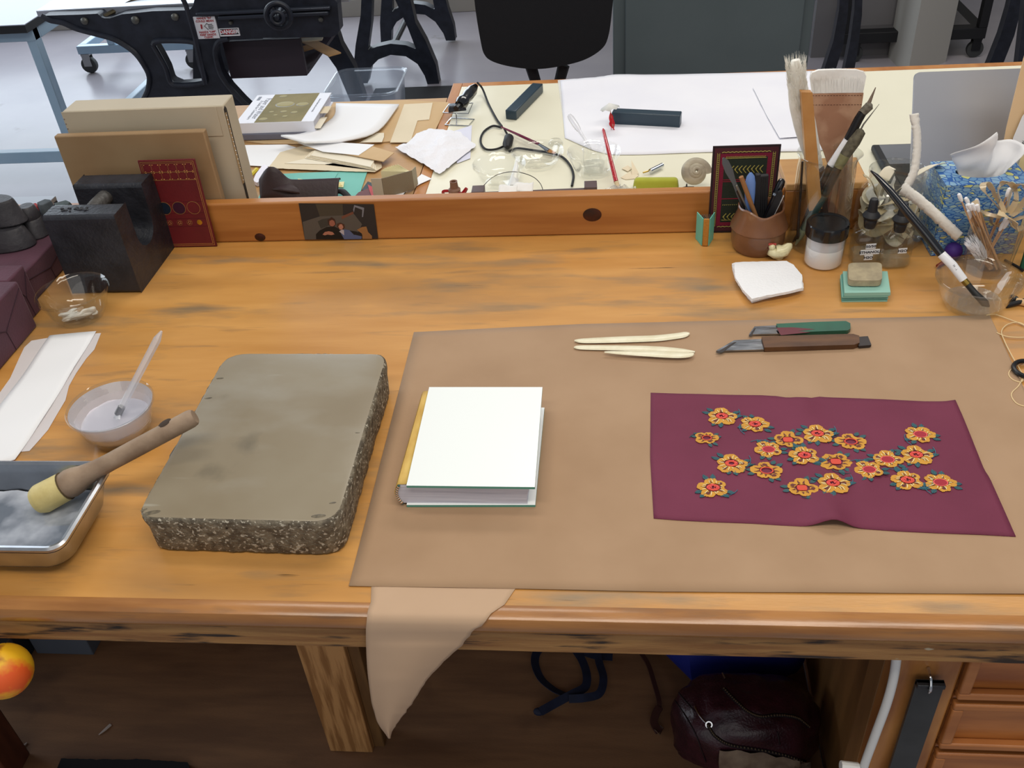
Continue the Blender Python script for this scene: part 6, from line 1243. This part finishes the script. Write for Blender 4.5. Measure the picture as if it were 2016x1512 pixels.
for pts in ([(1425, 1356), (1450, 1382), (1475, 1402), (1500, 1410), (1540, 1408), (1570, 1414), (1592, 1430)], [(1392, 1425), (1410, 1450), (1440, 1466), (1490, 1474), (1540, 1484), (1580, 1498), (1600, 1508)]):
    P = onpath(pts, 46, .001)
    if len(P) > 3:
        m = MB(); m.tube(P, .0035, 6, flat=.4); m.build('zip_tape', ZTP, bag); m = MB()
        for p in P: m.ball(p+V((0, -.001, .001)), .0018, 6)
        m.build('zip_teeth', ZT, bag)['kind'] = 'stuff'
for pts in ([(1368, 1392), (1378, 1410), (1392, 1425)], [(1411, 1308), (1420, 1322), (1428, 1338)]):
    P = onpath(pts, 10, .002)
    if len(P) > 2: MB().tube(P, .0014, 6).build('zip_pull', CHROME, bag)
P = surf_hit(BG, 1396, 1427, .002)
if P: MB().ring([(.004, -.0008), (.006, -.0008), (.006, .0008), (.004, .0008)], 16, T(P) @ RX(.9)).build('zip_ring', CHROME, bag)
for pts in ([(1330, 1380), (1350, 1410), (1372, 1450), (1390, 1500)], [(1530, 1440), (1535, 1465)], [(1310, 1330), (1345, 1375), (1368, 1400)]):
    P = onpath(pts, 20, .0008)
    if len(P) > 3: MB().tube(P, .0012, 5).build('seam', M('bag seam', (30, 10, 18), .6), bag)
g = []
for i in range(22):
    row = []; 
    for j in range(6):
        px = lerp(1416, 1596, i/21); py = lerp(1474+.0*px, 1500, 0)+16*(i/21)**2*1.6+j*11; h = surf_hit(BG, px, py, .004+.0025*math.sin(i*1.1+j)) or Z(px, py, .13); row.append(h)
    g.append(row)
MB().grid(g).build('lining', M('beige lining', (150, 132, 112), .8, c2=(120, 100, 86), vs=30), bag, ang=80)
one('blue_bag', MB().tube([Z(1310, 1270, .18), Z(1370, 1296, .19), Z(1470, 1285, .20), Z(1555, 1300, .19), Z(1580, 1320, .19)], [.02, .05, .06, .045, .02], 14, flat=1.3).xf(T((0, .03, -.02))), M('royal blue cloth', (16, 34, 132), .7, bump=.3, bs=60), 'royal blue cloth bag behind the maroon backpack', 'bag')
NAVY = M('navy ribbon', (24, 34, 62), .7, c2=(18, 26, 50), vs=60); nv_ = thing('navy_ribbon', 'tangled navy blue ribbon with a knotted end on the shelf', 'ribbon', Z(1120, 1340, .1))
def lowrib(pts, w_, z0=.1025): return ribbon(MB(), [Z(a, b, z0+.007+.002*(i % 2)) for i, (a, b) in enumerate(pts)], w_, .5, 0, 50, .0006)
for pts, w_, z0 in (([(1112, 1240), (1130, 1275), (1146, 1300), (1155, 1328), (1152, 1352), (1128, 1366), (1098, 1382), (1064, 1401)], .008, .105), ([(1206, 1294), (1170, 1290), (1130, 1277), (1090, 1271), (1062, 1278), (1053, 1302), (1064, 1334), (1088, 1356), (1112, 1368)], .008, .103), ([(1172, 1244), (1176, 1280), (1180, 1305), (1188, 1335), (1180, 1365), (1150, 1374), (1120, 1376)], .0075, .108)): lowrib(pts, w_, z0).build('ribbon_band', NAVY, nv_)
MB().ball(Z(1061, 1401, .108), .009, 10, sq=(1.2, .9, .7)).build('knot_end', NAVY, nv_)
stp = thing('bag_strap', 'thin brown leather strap with buckle beside the backpack', 'strap', Z(1290, 1400, .1)); BRS = M('brown strap leather', (66, 38, 34), .5)
ribbon(MB(), [Z(1258, 1279, .112), Z(1276, 1308, .116), Z(1288, 1345, .118), Z(1297, 1378, .114), Z(1298, 1398, .108)], .0042, .2, 0, 30, .0015).build('strap', BRS, stp); ribbon(MB(), [Z(1298, 1392, .112), Z(1290, 1408, .110), Z(1288, 1424, .108), Z(1298, 1442, .104)], .007, .1, 0, 20, .0016).build('strap_end', BRS, stp)
m = MB(); m.tube([Z(1289, 1436, .109), Z(1299, 1446, .106), Z(1306, 1434, .107), Z(1300, 1428, .109)], .0012, 6); m.build('buckle', CHROME, stp)
q = [Z(84, 1284, .1), Z(185, 1290, .1)]; one('grey_carton', MB().box((q[0].x-.01, q[0].y-.004, .1003), (q[1].x, q[0].y+.12, .30)), M('blue grey carton', (84, 90, 100), .7), 'blue-grey carton standing far back on the shelf', 'carton', bevel=.002)
one('dark_carton', MB().box((q[0].x-.30, q[0].y-.03, .1003), (q[0].x-.02, q[0].y+.1, .34)), M('dark carton', (34, 36, 42), .7), 'dark carton at the left of the blue-grey one on the shelf', 'carton', bevel=.002)
one('black_cloth', MB().prism(wavy(polyZ([(124, 1498), (200, 1500), (290, 1500), (372, 1506), (390, 1560), (100, 1560)], .1), .006, .002, 4), .1003, .109), M('black cloth', (20, 20, 24), .9), 'black cloth lying at the front of the shelf', 'cloth')
for a, b, s_, lab in ((207, 1438, 1, 'flake of white lint on the shelf, the larger of two'), (46, 1470, .6, 'sliver of white lint near the left leg')):
    c = Z(a, b, .1004); m = MB(); m.tube([c+V((-.008*s_, -.010*s_, 0.001)), c+V((0, 0, .002)), c+V((.006*s_, .012*s_, .001))], [.001*s_, .003*s_, .0035*s_], 6, flat=.4); one('lint_flake', m, M('lint', (180, 168, 160), .9), lab, 'lint')
bl = thing('painted_ball', 'orange and yellow painted ball hanging below the bench at the left edge', 'ball', Y(8, 1268, .575)); cb_ = Y(8, 1321, .575); rb_ = 54*mpp(cb_)
OR = M('painted orange', (228, 92, 36), .5, c2=(236, 180, 30), vs=26, lo=.42, hi=.56, bump=.2, bs=60); layer(OR, (140, 40, 34), 22, lo=.56, hi=.66, seed=7)
MB().ball(cb_, rb_, 32).build('ball_body', OR, bl); MB().tube([cb_+V((0, 0, rb_-.002)), V((cb_.x, .604, .8392))], .0008, 6).build('thread', BLKM, bl)
# at the right: white tube, hanging steel
y_ = .619
wtu = thing('white_cable', 'thick white cable hanging beside the drawer stile', 'cable', Y(1760, 1290, y_)); MB().tube(spline([V((Y(1767, 1270, y_).x, y_, min(.8385, Y(1767, 1270, y_).z))), Y(1765, 1296, y_), Y(1758, 1340, y_), Y(1744, 1390, y_), Y(1722, 1450, y_), Y(1700, 1512, y_), Y(1690, 1560, y_)], 40), .0048, 12).build('cable', M('white plastic cable', (214, 214, 212), .4), wtu)
MB().tube([Y(1655, 1508, y_), Y(1690, 1512, y_)], .006, 10).build('cable_clip', M('white plastic cable', (214, 214, 212), .4), wtu)
hs_ = thing('hanging_steel', 'flat dark steel bar hanging from a hook on the worn stile', 'steel bar', Y(1836, 1340, .618))
yS = .6195; q = [Y(1803, 1337, yS), Y(1858, 1341, yS)]; zb_ = .46; dxs = Y(1750, 1512, yS).x
MB().prism([(q[0].x, q[0].z), (q[1].x, q[0].z), (q[1].x, .35), (q[0].x, .35)][::-1], 0, .004, Matrix(((1, 0, 0, 0), (0, 0, -1, yS), (0, 1, 0, 0), (0, 0, 0, 1)))).build('bar', M('dark steel bar', (62, 66, 68), .4, .5, c2=(52, 56, 58), vs=20), hs_, bevel=.0008)
MB().box((q[0].x, yS-.008, q[0].z-.006), (q[1].x, yS, q[0].z)).build('bar_head', M('dark steel bar 2', (44, 46, 50), .4, .5), hs_, bevel=.0008)
hk_ = Y(1829, 1326, .622); MB().tube(spline([hk_+V((0, .005, .003)), hk_+V((0, -.006, .001)), hk_+V((0, -.013, -.008)), hk_+V((0, -.0115, -.016)), hk_+V((.001, -.009, -.019))], 20), .0014, 8).build('hook', CHROME, hs_)
# ------------------------------------------------------------------ background furniture
BLU = M('pale blue steel tube', (150, 178, 200), .35, c2=(160, 186, 206), vs=9, coat=.2); TTOP = M('white bench top', (172, 178, 194), .3)
tabl = thing('blue_frame_table', 'table with black-edged pale top on a light blue steel frame at the left', 'table', (-2.6, 3.9, 0))
yT = 3.54; xa, xb = Y(51, 78, yT).x, Y(70, 78, yT).x; zT = Y(60, 60, yT-.04).z; cor = Y(48, 48, yT-.05); yB = 4.5; rz = Y(60, 300, yT).z
MB().box((-4.4, yT-.05, cor.z-.032), (cor.x, yB+.05, cor.z-.003)).build('black_edge', BLKM, tabl); MB().box((-4.4, yT-.05, cor.z-.003), (cor.x, yB+.05, cor.z)).build('table_top', TTOP, tabl)
tz = cor.z-.033; w_ = xb-xa
for x in (xa, -4.3):
    for y in (yT, yB-.04): MB().box((x, y, 0), (x+w_, y+.045, tz)).build('leg', BLU, tabl, bevel=.003)
MB().box((-4.3, yT-.002, tz-.045), (xb, yT+.04, tz)).build('top_rail', BLU, tabl, bevel=.003); MB().box((xa, yT+.045, tz-.045), (xb, yB-.04, tz)).build('top_rail', BLU, tabl, bevel=.003)
MB().box((-4.3+w_, yT, rz-.048), (xa, yT+.04, rz)).build('lower_rail', BLU, tabl, bevel=.003); MB().box((xa+.002, yT+.045, rz-.048), (xb-.002, yB-.04, rz)).build('lower_rail', BLU, tabl, bevel=.003)
def caster(p, r, parent, dark=0):
    MB().lathe([(r*.6, -r*.32), (r*.95, -r*.30), (r, -r*.1), (r, r*.1), (r*.95, r*.30), (r*.6, r*.32)], 24, T(p+V((0, 0, r))) @ RX(PI/2) @ RY(0)).build('caster_wheel', M('rubber wheel', (58, 60, 60), .6), parent)
    f = MB(); f.box((-r*.5, -r*.45, r*.9), (r*.5, -r*.36, r*2.25)); f.box((-r*.5, r*.36, r*.9), (r*.5, r*.45, r*2.25)); f.box((-r*.55, -r*.46, r*2.2), (r*.55, r*.46, r*2.4)); f.xf(T(p)).build('caster_fork', M('zinc fork', (150, 150, 150), .35, .8) if not dark else BLK, parent)
ct = thing('blue_rolling_cart', 'low light blue tubular cart on casters behind the cast-iron cutter', 'cart', (-2.4, 5.2, 0)); pw = Z(182, 143, 0); yc2 = pw.y; zc2 = Y(170, 107, yc2-.02).z; zt2 = Y(170, 91, yc2-.02).z
cx0, cx1 = Y(151, 98, yc2-.02).x, Y(400, 92, yc2-.02).x
r_c = zc2/2.42
for x, y in ((pw.x, yc2), (cx1-.08, yc2), (pw.x, 5.55), (cx1-.08, 5.55)): caster(V((x, y, .0005)), r_c, ct)
for y in (yc2-.02, 5.53): MB().box((cx0, y, zc2), (cx1, y+.04, zt2)).build('frame_bar', BLU, ct, bevel=.003)
for x in (cx0, cx1-.04): MB().box((x, yc2+.021, zc2), (x+.04, 5.529, zt2)).build('frame_bar', BLU, ct, bevel=.003)
for x in (Y(214, 84, yc2).x, cx1-.045): MB().box((x, yc2-.018, zt2), (x+.04, yc2+.018, .75)).build('post', BLU, ct, bevel=.003)
# cast iron board cutter
bs = thing('board_cutter', 'black cast-iron board cutter with handwheel, white guide plate and warning signs', 'machine', (-1.4, 3.1, 0)); yP = 3.05
def pl(pts, y): return [(Y(a, b, y).x, Y(a, b, y).z) for a, b in pts]
def XZp(y): return Matrix(((1, 0, 0, 0), (0, 0, -1, y), (0, 1, 0, 0), (0, 0, 0, 1)))
def fixw(q):
    a_ = sum(q[i][0]*q[(i+1) % len(q)][1]-q[(i+1) % len(q)][0]*q[i][1] for i in range(len(q))); return q if a_ > 0 else q[::-1]
left = pl([(83, 31), (100, 40), (125, 45), (150, 56), (190, 67), (222, 76), (248, 90), (268, 106), (284, 128), (294, 150), (292, 175), (283, 195)], yP); right = pl([(505, 225), (478, 200), (452, 172), (434, 145), (425, 115), (424, 95), (432, 80), (450, 76), (652, 73), (664, 68), (669, 60), (664, 5), (640, -20), (385, -12), (380, 12), (372, 20), (300, 22), (262, 26), (240, 28), (216, 36), (202, 36), (192, 27), (150, 29)], yP)
outl = left+[(left[-1][0]-.10, .30), (left[-1][0]-.22, .0), (left[-1][0]-.06, .0), (left[-1][0]+.12, .22), (right[0][0]-.10, .22), (right[0][0]+.16, 0), (right[0][0]+.30, 0), (right[0][0]+.16, .30)]+right
hole = fixw(pl([(302, 88), (312, 80), (374, 81), (388, 92), (394, 125), (405, 155), (396, 164), (352, 167), (336, 160), (328, 135), (316, 112)], yP))[::-1]
MB().prism(fixw(outl), 0, .05, XZp(yP+.05), holes=[hole]).build('side_frame', IRON, bs, bevel=.006)
rimh = [V((a, yP-.004, b)) for a, b in hole]; MB().tube(spline(rimh+[rimh[0]], 60), .009, 8).build('frame_bead', IRON, bs)
MB().tube(spline([V((a, yP-.002, b)) for a, b in left], 40), .009, 8).build('frame_bead', IRON, bs)
MB().tube(spline([V((a, yP-.002, b)) for a, b in right[:8]], 40), .009, 8).build('frame_bead', IRON, bs)
bm = pl([(434, 74), (650, 69), (660, 63), (661, 55), (658, 20), (652, 14), (430, 22)], yP); 
gz0, gz1 = Y(500, 36, yP-.01).z, Y(500, 29, yP-.01).z
for z0, z1, a, b in ((Y(440, 37, yP).z, Y(440, 29, yP).z, 432, 650), (Y(440, 27, yP).z, Y(440, 20, yP).z, 390, 655)): MB().box((Y(a, 32, yP).x, yP-.018, z0), (Y(b, 30, yP).x, yP-.0005, z1)).build('slide_rail', M('polished dark rail', (54, 58, 68), .3, .5), bs, bevel=.004)
for a, b, r in ((167, 41, .012), (267, 39, .013), (345, 33, .012), (455, 44, .007), (632, 38, .008)): MB().lathe([(r, 0), (r, .006), (r*.6, .010), (.0001, .011)], 10, T(Y(a, b, yP-.001)) @ RX(PI/2)).build('bolt', M('bolt', (96, 96, 92), .4, .6), bs)
# table of the cutter
xq0, xq1, zq = Y(84, 29, yP).x, Y(380, 18, yP).x, Y(84, 29, yP).z
MB().box((xq0-.05, yP+.051, zq-.02), (xq1+.5, 3.95, zq)).build('guide_plate', M('bright steel plate', (176, 180, 190), .28, .6), bs, bevel=.002)
MB().box((Y(122, 4, 3.3).x, 3.5, zq), (Y(122, 4, 3.3).x+.45, 3.54, zq+.03)).build('paper_stop', IRON, bs, bevel=.003)
MB().tube([Y(204, 33, yP+.02), V((Y(204, 33, yP).x+.18, 3.35, zq+.03))], .008, 8).build('gauge_arm', M('dark bronze', (64, 56, 38), .4, .5), bs)
MB().box((xq0-.02, 3.5, 0), (xq0+.9, 3.55, zq-.021)).build('rear_frame', IRON, bs) if 0 else None
rf = fixw(pl([(380, 60), (660, 50), (672, 88), (697, 131), (720, 200), (690, 200), (662, 134), (632, 92), (600, 80), (470, 90), (450, 140), (420, 200), (380, 200)], 3.88)); MB().prism(rf, 0, .05, XZp(3.93)).build('rear_frame', IRON, bs, bevel=.005)
MB().tube([Y(357, -8, 2.99), Y(366, 10, 2.99), Y(383, 70, 2.99), Y(404, 166, 2.99)], .008, 8).build('treadle_rod', IRON, bs)
wc = Y(548, 31, 2.93); XW = T(wc) @ RX(PI/2) @ RY(.15); R1 = 29*mpp(wc)
MB().ring([(R1-.009+.009*math.cos(t), .009*math.sin(t)) for t in [2*PI*i/10 for i in range(10)]], 40, XW).build('handwheel_rim', IRON, bs)
MB().ring([(R1*.52-.006+.006*math.cos(t), .02+.006*math.sin(t)) for t in [2*PI*i/8 for i in range(8)]], 32, XW).build('hub_ring', IRON, bs)
for k in range(4): a = k*PI/2+.4; MB().tube([XW @ V((R1*.15*math.cos(a), R1*.15*math.sin(a), .0)), XW @ V((R1*.93*math.cos(a), R1*.93*math.sin(a), 0))], .006, 8).build('spoke', IRON, bs)
MB().lathe([(R1*.2, -.06), (R1*.2, .02), (R1*.12, .03), (.0001, .03)], 20, XW).build('hub', IRON, bs)
bxp = [Y(436, 80, 3.12), Y(590, 76, 3.12), Y(586, 150, 3.12)]
DBX = M('dark purple steel box', (52, 44, 54), .5, bump=.1, bs=40)
MB().box((bxp[0].x, 3.12, bxp[2].z), (bxp[1].x, 3.14, bxp[1].z)).build('scrap_box_front', DBX, bs, bevel=.002); MB().box((bxp[0].x, 3.141, bxp[2].z), (bxp[1].x, 3.62, bxp[2].z+.012)).box((bxp[0].x, 3.62, bxp[2].z), (bxp[1].x, 3.64, bxp[1].z), None).build('scrap_box_tray', DBX, bs)
CBD = M('cardboard', (176, 136, 88), .75, c2=(190, 150, 102), vs=12)
for k, (p, q_, w1, lab) in enumerate((((578, 108), (640, 90), .05, 'cardboard strip lowest in the scrap box of the cutter'), ((590, 82), (648, 112), .045, 'cardboard strip slanting down out of the cutter scrap box'), ((580, 84), (634, 80), .03, 'pale board offcut on top in the cutter scrap box'))):
    zc3 = bxp[2].z+.03+.035*k; a, b = Z(*p, zc3), Z(*q_, zc3); X = frame(a, b); one('card_offcut', MB().box((-.12, 0, 0), ((b-a).length, w1, .004), X), CBD if k < 2 else M('ivory board', (214, 204, 176), .7), lab, 'cardboard')
SG = M('white sign', (226, 226, 232), .4); RDI = M('sign red', (168, 34, 44), .5); BKI = M('sign black', (24, 22, 26), .5)
def sign(pa_, pb_, pc_, y):
    a, b, c = Y(*pa_, y), Y(*pb_, y), Y(*pc_, y); return a, (b-a).length, (a-c).length
a, w1, h1 = sign((391, 77), (433, 76), (384, 34), yP-.006)
s1 = MB().box((a.x, yP-.006, a.z), (a.x+w1, yP-.0008, a.z+h1)).build('hand_warning_sign', SG, bs)
def st_(tx, u, v, sz, par, a, w1, h1, m_=RDI, sx=1): text(tx, sz, T((a.x+w1*u, yP-.0064, a.z+h1*v)) @ RX(PI/2), m_, par, 'sign_text', bold=sz*.03, sx=sx)
st_('HANDS "IN"', .5, .93, .0092, s1, a, w1, h1); st_('COULD MEAN', .5, .80, .0092, s1, a, w1, h1); st_('HANDS "OFF"', .5, .30, .0092, s1, a, w1, h1); st_('KEEP HANDS', .5, .18, .0092, s1, a, w1, h1); st_('CLEAR!', .5, .07, .0092, s1, a, w1, h1)
hn_ = MB(); o0 = V((a.x+w1*.60, yP-.0064, a.z+h1*.55))
for k in range(4): hn_.tube([o0+V((.0, 0, .004*k-.006)), o0+V((.018-.002*abs(k-1.5), 0, .005*k-.008))], .0011, 5)
hn_.tube([o0+V((-.002, 0, -.010)), o0+V((-.012, 0, .002)), o0+V((-.003, 0, .010)), o0+V((.001, 0, .008))], .0010, 5); hn_.build('hand_pictogram', BKI, s1); MB().tube([V((a.x+w1*.28, yP-.0064, a.z+h1*.47)), V((a.x+w1*.30, yP-.0064, a.z+h1*.66))], .003, 5).build('blade_pictogram', RDI, s1)
a, w1, h1 = sign((434, 72), (473, 71), (431, 57), yP-.006)
s2 = MB().box((a.x, yP-.006, a.z), (a.x+w1, yP-.0008, a.z+h1)).build('danger_sign', SG, bs); MB().box((a.x+w1*.05, yP-.0064, a.z+h1*.2), (a.x+w1*.95, yP-.006, a.z+h1*.94)).build('black_field', BKI, s2)
MB().lathe([(.030, 0), (.030, .0006), (.0001, .0006)], 32, T((a.x+w1*.5, yP-.0064, a.z+h1*.57)) @ RX(PI/2) @ Matrix.Diagonal((w1*.45/.030, h1*.32/.030, 1, 1))).build('red_oval', RDI, s2)
text('DANGER', .0165, T((a.x+w1*.5, yP-.0072, a.z+h1*.57)) @ RX(PI/2), SG, s2, 'sign_text', bold=.0006, sx=.95)
# press stands with arched cast legs
def stand(pts, hole, y, lab, nm='press_stand'):
    q = fixw(pl(pts, y)); q = [(a_, max(0, b_)) for a_, b_ in q]; h = [fixw(pl(hole, y))[::-1]] if hole else []
    return one(nm, MB().prism(q, 0, .06, XZp(y+.06), holes=h), IRON, lab, 'machine stand', bevel=.006)
PI_ = PI
s_a = stand([(714, -60), (710, 30), (700, 89), (696, 131), (692, 164), (724, 164), (731, 131), (745, 117), (769, 108), (799, 111), (822, 126), (836, 149), (842, 170), (865, 168), (858, 128), (838, 81), (818, 45), (808, 0), (800, -60)], [(733, -40), (731, 45), (724, 99), (742, 92), (769, 86), (799, 89), (819, 97), (803, 55), (778, 0), (768, -40)], 4.59, 'nearer black arched cast-iron press stand behind the plastic tub')
s_b = stand([(753, -40), (751, 0), (748, 45), (750, 86), (770, 86), (771, 60), (781, 43), (799, 31), (817, 27), (837, 29), (857, 43), (873, 66), (878, 80), (897, 80), (893, 51), (882, 18), (868, -40)], [(773, -30), (772, 24), (787, 13), (814, 7), (837, 10), (856, 19), (846, -30)], 5.2, 'farther black arched cast-iron press stand')
MB().tube([Y(776, 86, 4.64), Y(812, 14, 5.2)], .016, 10).build('tie_rod', M('tie rod', (60, 60, 62), .4, .5), s_a)
for k, (pts, y, lab) in enumerate((([(1655, -40), (1652, 20), (1641, 80), (1618, 150), (1604, 190), (1625, 190), (1643, 145), (1660, 90), (1669, 30), (1673, -40)], 4.2, 'left slim black curved stand leg beside the filing cabinet'), ([(1684, -40), (1682, 20), (1674, 80), (1660, 150), (1655, 190), (1672, 190), (1680, 150), (1690, 90), (1697, 30), (1699, -40)], 4.25, 'right slim black curved stand leg beside the filing cabinet'), ([(1999, -40), (1985, 20), (1970, 70), (1949, 123), (1925, 180), (1950, 190), (1976, 123), (1997, 70), (2010, 20), (2022, -40)], 4.3, 'broad black curved leg at the top right corner'), ([(2022, -40), (2014, 40), (2004, 123), (1995, 190), (2016, 190), (2030, 100), (2050, -40)], 4.1, 'black leg cut off by the right edge at the top'))):
    q = fixw(pl(pts, y)); q2 = []
    zmin = min(b_ for a_, b_ in q); lo = [p for p in q if p[1] < zmin+.02]
    ob = one('stand_leg', MB().prism(q, 0, .05, XZp(y+.05)), IRON, lab, 'stand leg', bevel=.005); xm_ = sum(p[0] for p in lo)/len(lo); b = MB().box((xm_-.03, y-.01, 0), (xm_+.03, y+.04, zmin+.03)); b.build('foot', IRON, ob)
# filing cabinet, panel, column
FC = M('dark green-grey steel', (84, 94, 96), .45, c2=(88, 98, 100), vs=4, bump=.05, bs=200); yc = 3.6; xc0, xc1 = Y(1207, 70, yc).x, Y(1598, 60, yc).x
fc = thing('filing_cabinet', 'tall dark green-grey steel cabinet behind the cream desk', 'cabinet', ((xc0+xc1)/2, 3.85, 0))
MB().box((xc0, yc, 0), (xc1, 4.1, 1.5)).build('cabinet_body', FC, fc, bevel=.004); xd0, xd1 = Y(1231, 70, yc-.015).x, Y(1578, 60, yc-.015).x
MB().box((xd0, yc-.018, .06), (xd1, yc-.0005, 1.45)).build('door', FC, fc, bevel=.003); MB().box((xd1-.02, yc-.034, 1.0), (xd1-.008, yc-.018, 1.12)).build('door_handle', CHROME, fc, bevel=.002)
GP = M('grey panel', (112, 110, 112), .6, c2=(118, 116, 118), vs=3); yq = 4.75
one('grey_partition', MB().box((Y(1602, 60, yq).x, yq, 0), (Y(1758, 60, yq).x, yq+.04, 1.9)), GP, 'flat dark grey partition between cabinet and column', 'partition')
cA, cB2, cC = Y(1757, 60, 4.72), Y(1803, 60, 4.45), Y(1875, 60, 4.62); mb = MB().prism(fixw([(cA.x, cA.y), (cB2.x, cB2.y), (cC.x, cC.y), (cC.x-.1, cC.y+.3)]), 0, 3.2); struct('trim_1', mb, M('column paint', (176, 172, 164), .6)); 
bc2 = thing('black_cart', 'black steel cart on casters at the top right', 'cart', (1.6, 4.9, 0)); pw = Z(1915, 112, 0); r_c = .042; zs2 = Y(1915, 73, pw.y).z; zs3 = Y(1915, 52, pw.y).z
xr2 = Y(1937, 66, pw.y).x
for x, y in ((pw.x, pw.y), (pw.x-.55, pw.y), (pw.x, 5.35), (pw.x-.55, 5.35)): caster(V((x, y, .0005)), zs2/2.42, bc2, 1)
MB().box((xr2-.65, pw.y-.03, zs2), (xr2, 5.4, zs3)).build('lower_shelf', BLKM, bc2, bevel=.003); MB().box((xr2-.63, pw.y+.03, zs3), (xr2-.06, 5.36, zs3+.002)).build('shelf_surface', M('grey shelf', (92, 90, 92), .5), bc2)
for x in (xr2-.04, xr2-.65):
    for y in (pw.y-.03, 5.36): MB().box((x, y, zs3), (x+.04, y+.04, .9)).build('post', BLKM, bc2, bevel=.003)
MB().box((xr2-.65, pw.y-.03, .9), (xr2, 5.4, .93)).build('top_shelf', BLKM, bc2, bevel=.003)
# task chair
CF = M('black seat fabric', (20, 20, 25), .85, bump=.2, bs=400); yq = 2.52; ch = thing('task_chair', 'black office chair, its rounded backrest facing the desk', 'chair', (-.17, 2.75, 0))
ol_ = fixw(pl([(930, -60), (935, 10), (946, 80), (954, 108), (972, 122), (1010, 132), (1056, 136), (1100, 131), (1150, 118), (1185, 96), (1198, 70), (1205, 20), (1211, -60), (1200, -160), (940, -160)], yq)); ol_ = [tuple(v) for v in spline([(a_, b_, 0) for a_, b_ in ol_+[ol_[0]]], 90)][:-1]
m = MB().prism([(a_, b_) for a_, b_, c_ in ol_], 0, .045, XZp(yq+.045)); m.build('backrest', CF, ch, bevel=.018, seg=4)
for a1, b1, a2, b2 in ((1045, 130, 1062, 185), (1110, 128, 1095, 185)): MB().tube([Y(a1, b1, yq+.03), Y(a2, b2, yq+.03), V((Y(a2, b2, yq+.03).x, yq+.1, .50)), V((-.17, 2.72, .47))], [.016, .014, .014, .014], 8, flat=.6).build('back_strut', BLKM, ch)
MB().tube([(-.17, 2.76, .455), (-.17, 2.76, .50)], .22, 32).build('seat', CF, ch, bevel=.02, seg=3); MB().tube([(-.17, 2.76, .08), (-.17, 2.76, .455)], .025, 12).build('gas_column', BLK, ch)
for k in range(5): a = k*2*PI/5+.3; MB().tube([(-.17, 2.76, .10), (-.17+.27*math.cos(a), 2.76+.27*math.sin(a), .065)], [.024, .016], 8).build('base_arm', BLK, ch); MB().ball((-.17+.27*math.cos(a), 2.76+.27*math.sin(a), .028), .027, 12).build('castor', BLK, ch)
# tub and mat
tq = thing('plastic_tub', 'translucent plastic storage tub on the floor behind the papers', 'tub', (-1.0, 3.6, 0)); hz = .34; a, b = Z(668, 136, hz), Z(799, 137, hz); yb3 = a.y; yf = yb3-.30
TUB = glass('milky tub plastic', (236, 240, 244), .15, haze=.16, hazec=(190, 204, 222))
Lq = [loop(a.x+i, b.x-i, yf+i, yb3-i, .05, z) for i, z in ((.035, .002), (.012, hz*.75), (.006, hz-.01), (-.004, hz-.008), (-.006, hz), (.0, hz+.002), (.006, hz-.004), (.012, hz*.74), (.037, .006))]; n = len(Lq[0]); mb = MB(); mb.add([p for l in Lq for p in l], [(j*n+i, j*n+(i+1) % n, (j+1)*n+(i+1) % n, (j+1)*n+i) for j in range(len(Lq)-1) for i in range(n)]+[list(range(n))[::-1], [8*n+i for i in range(n)]]); mb.build('tub_wall', TUB, tq)
a = Z(905, 172, 0); one('floor_mat', MB().box((a.x-.42, a.y-1.0, .0005), (a.x, a.y, .012)), M('black rubber mat', (34, 32, 34), .8), 'black rubber mat on the floor left of the desk corner', 'mat', bevel=.003)
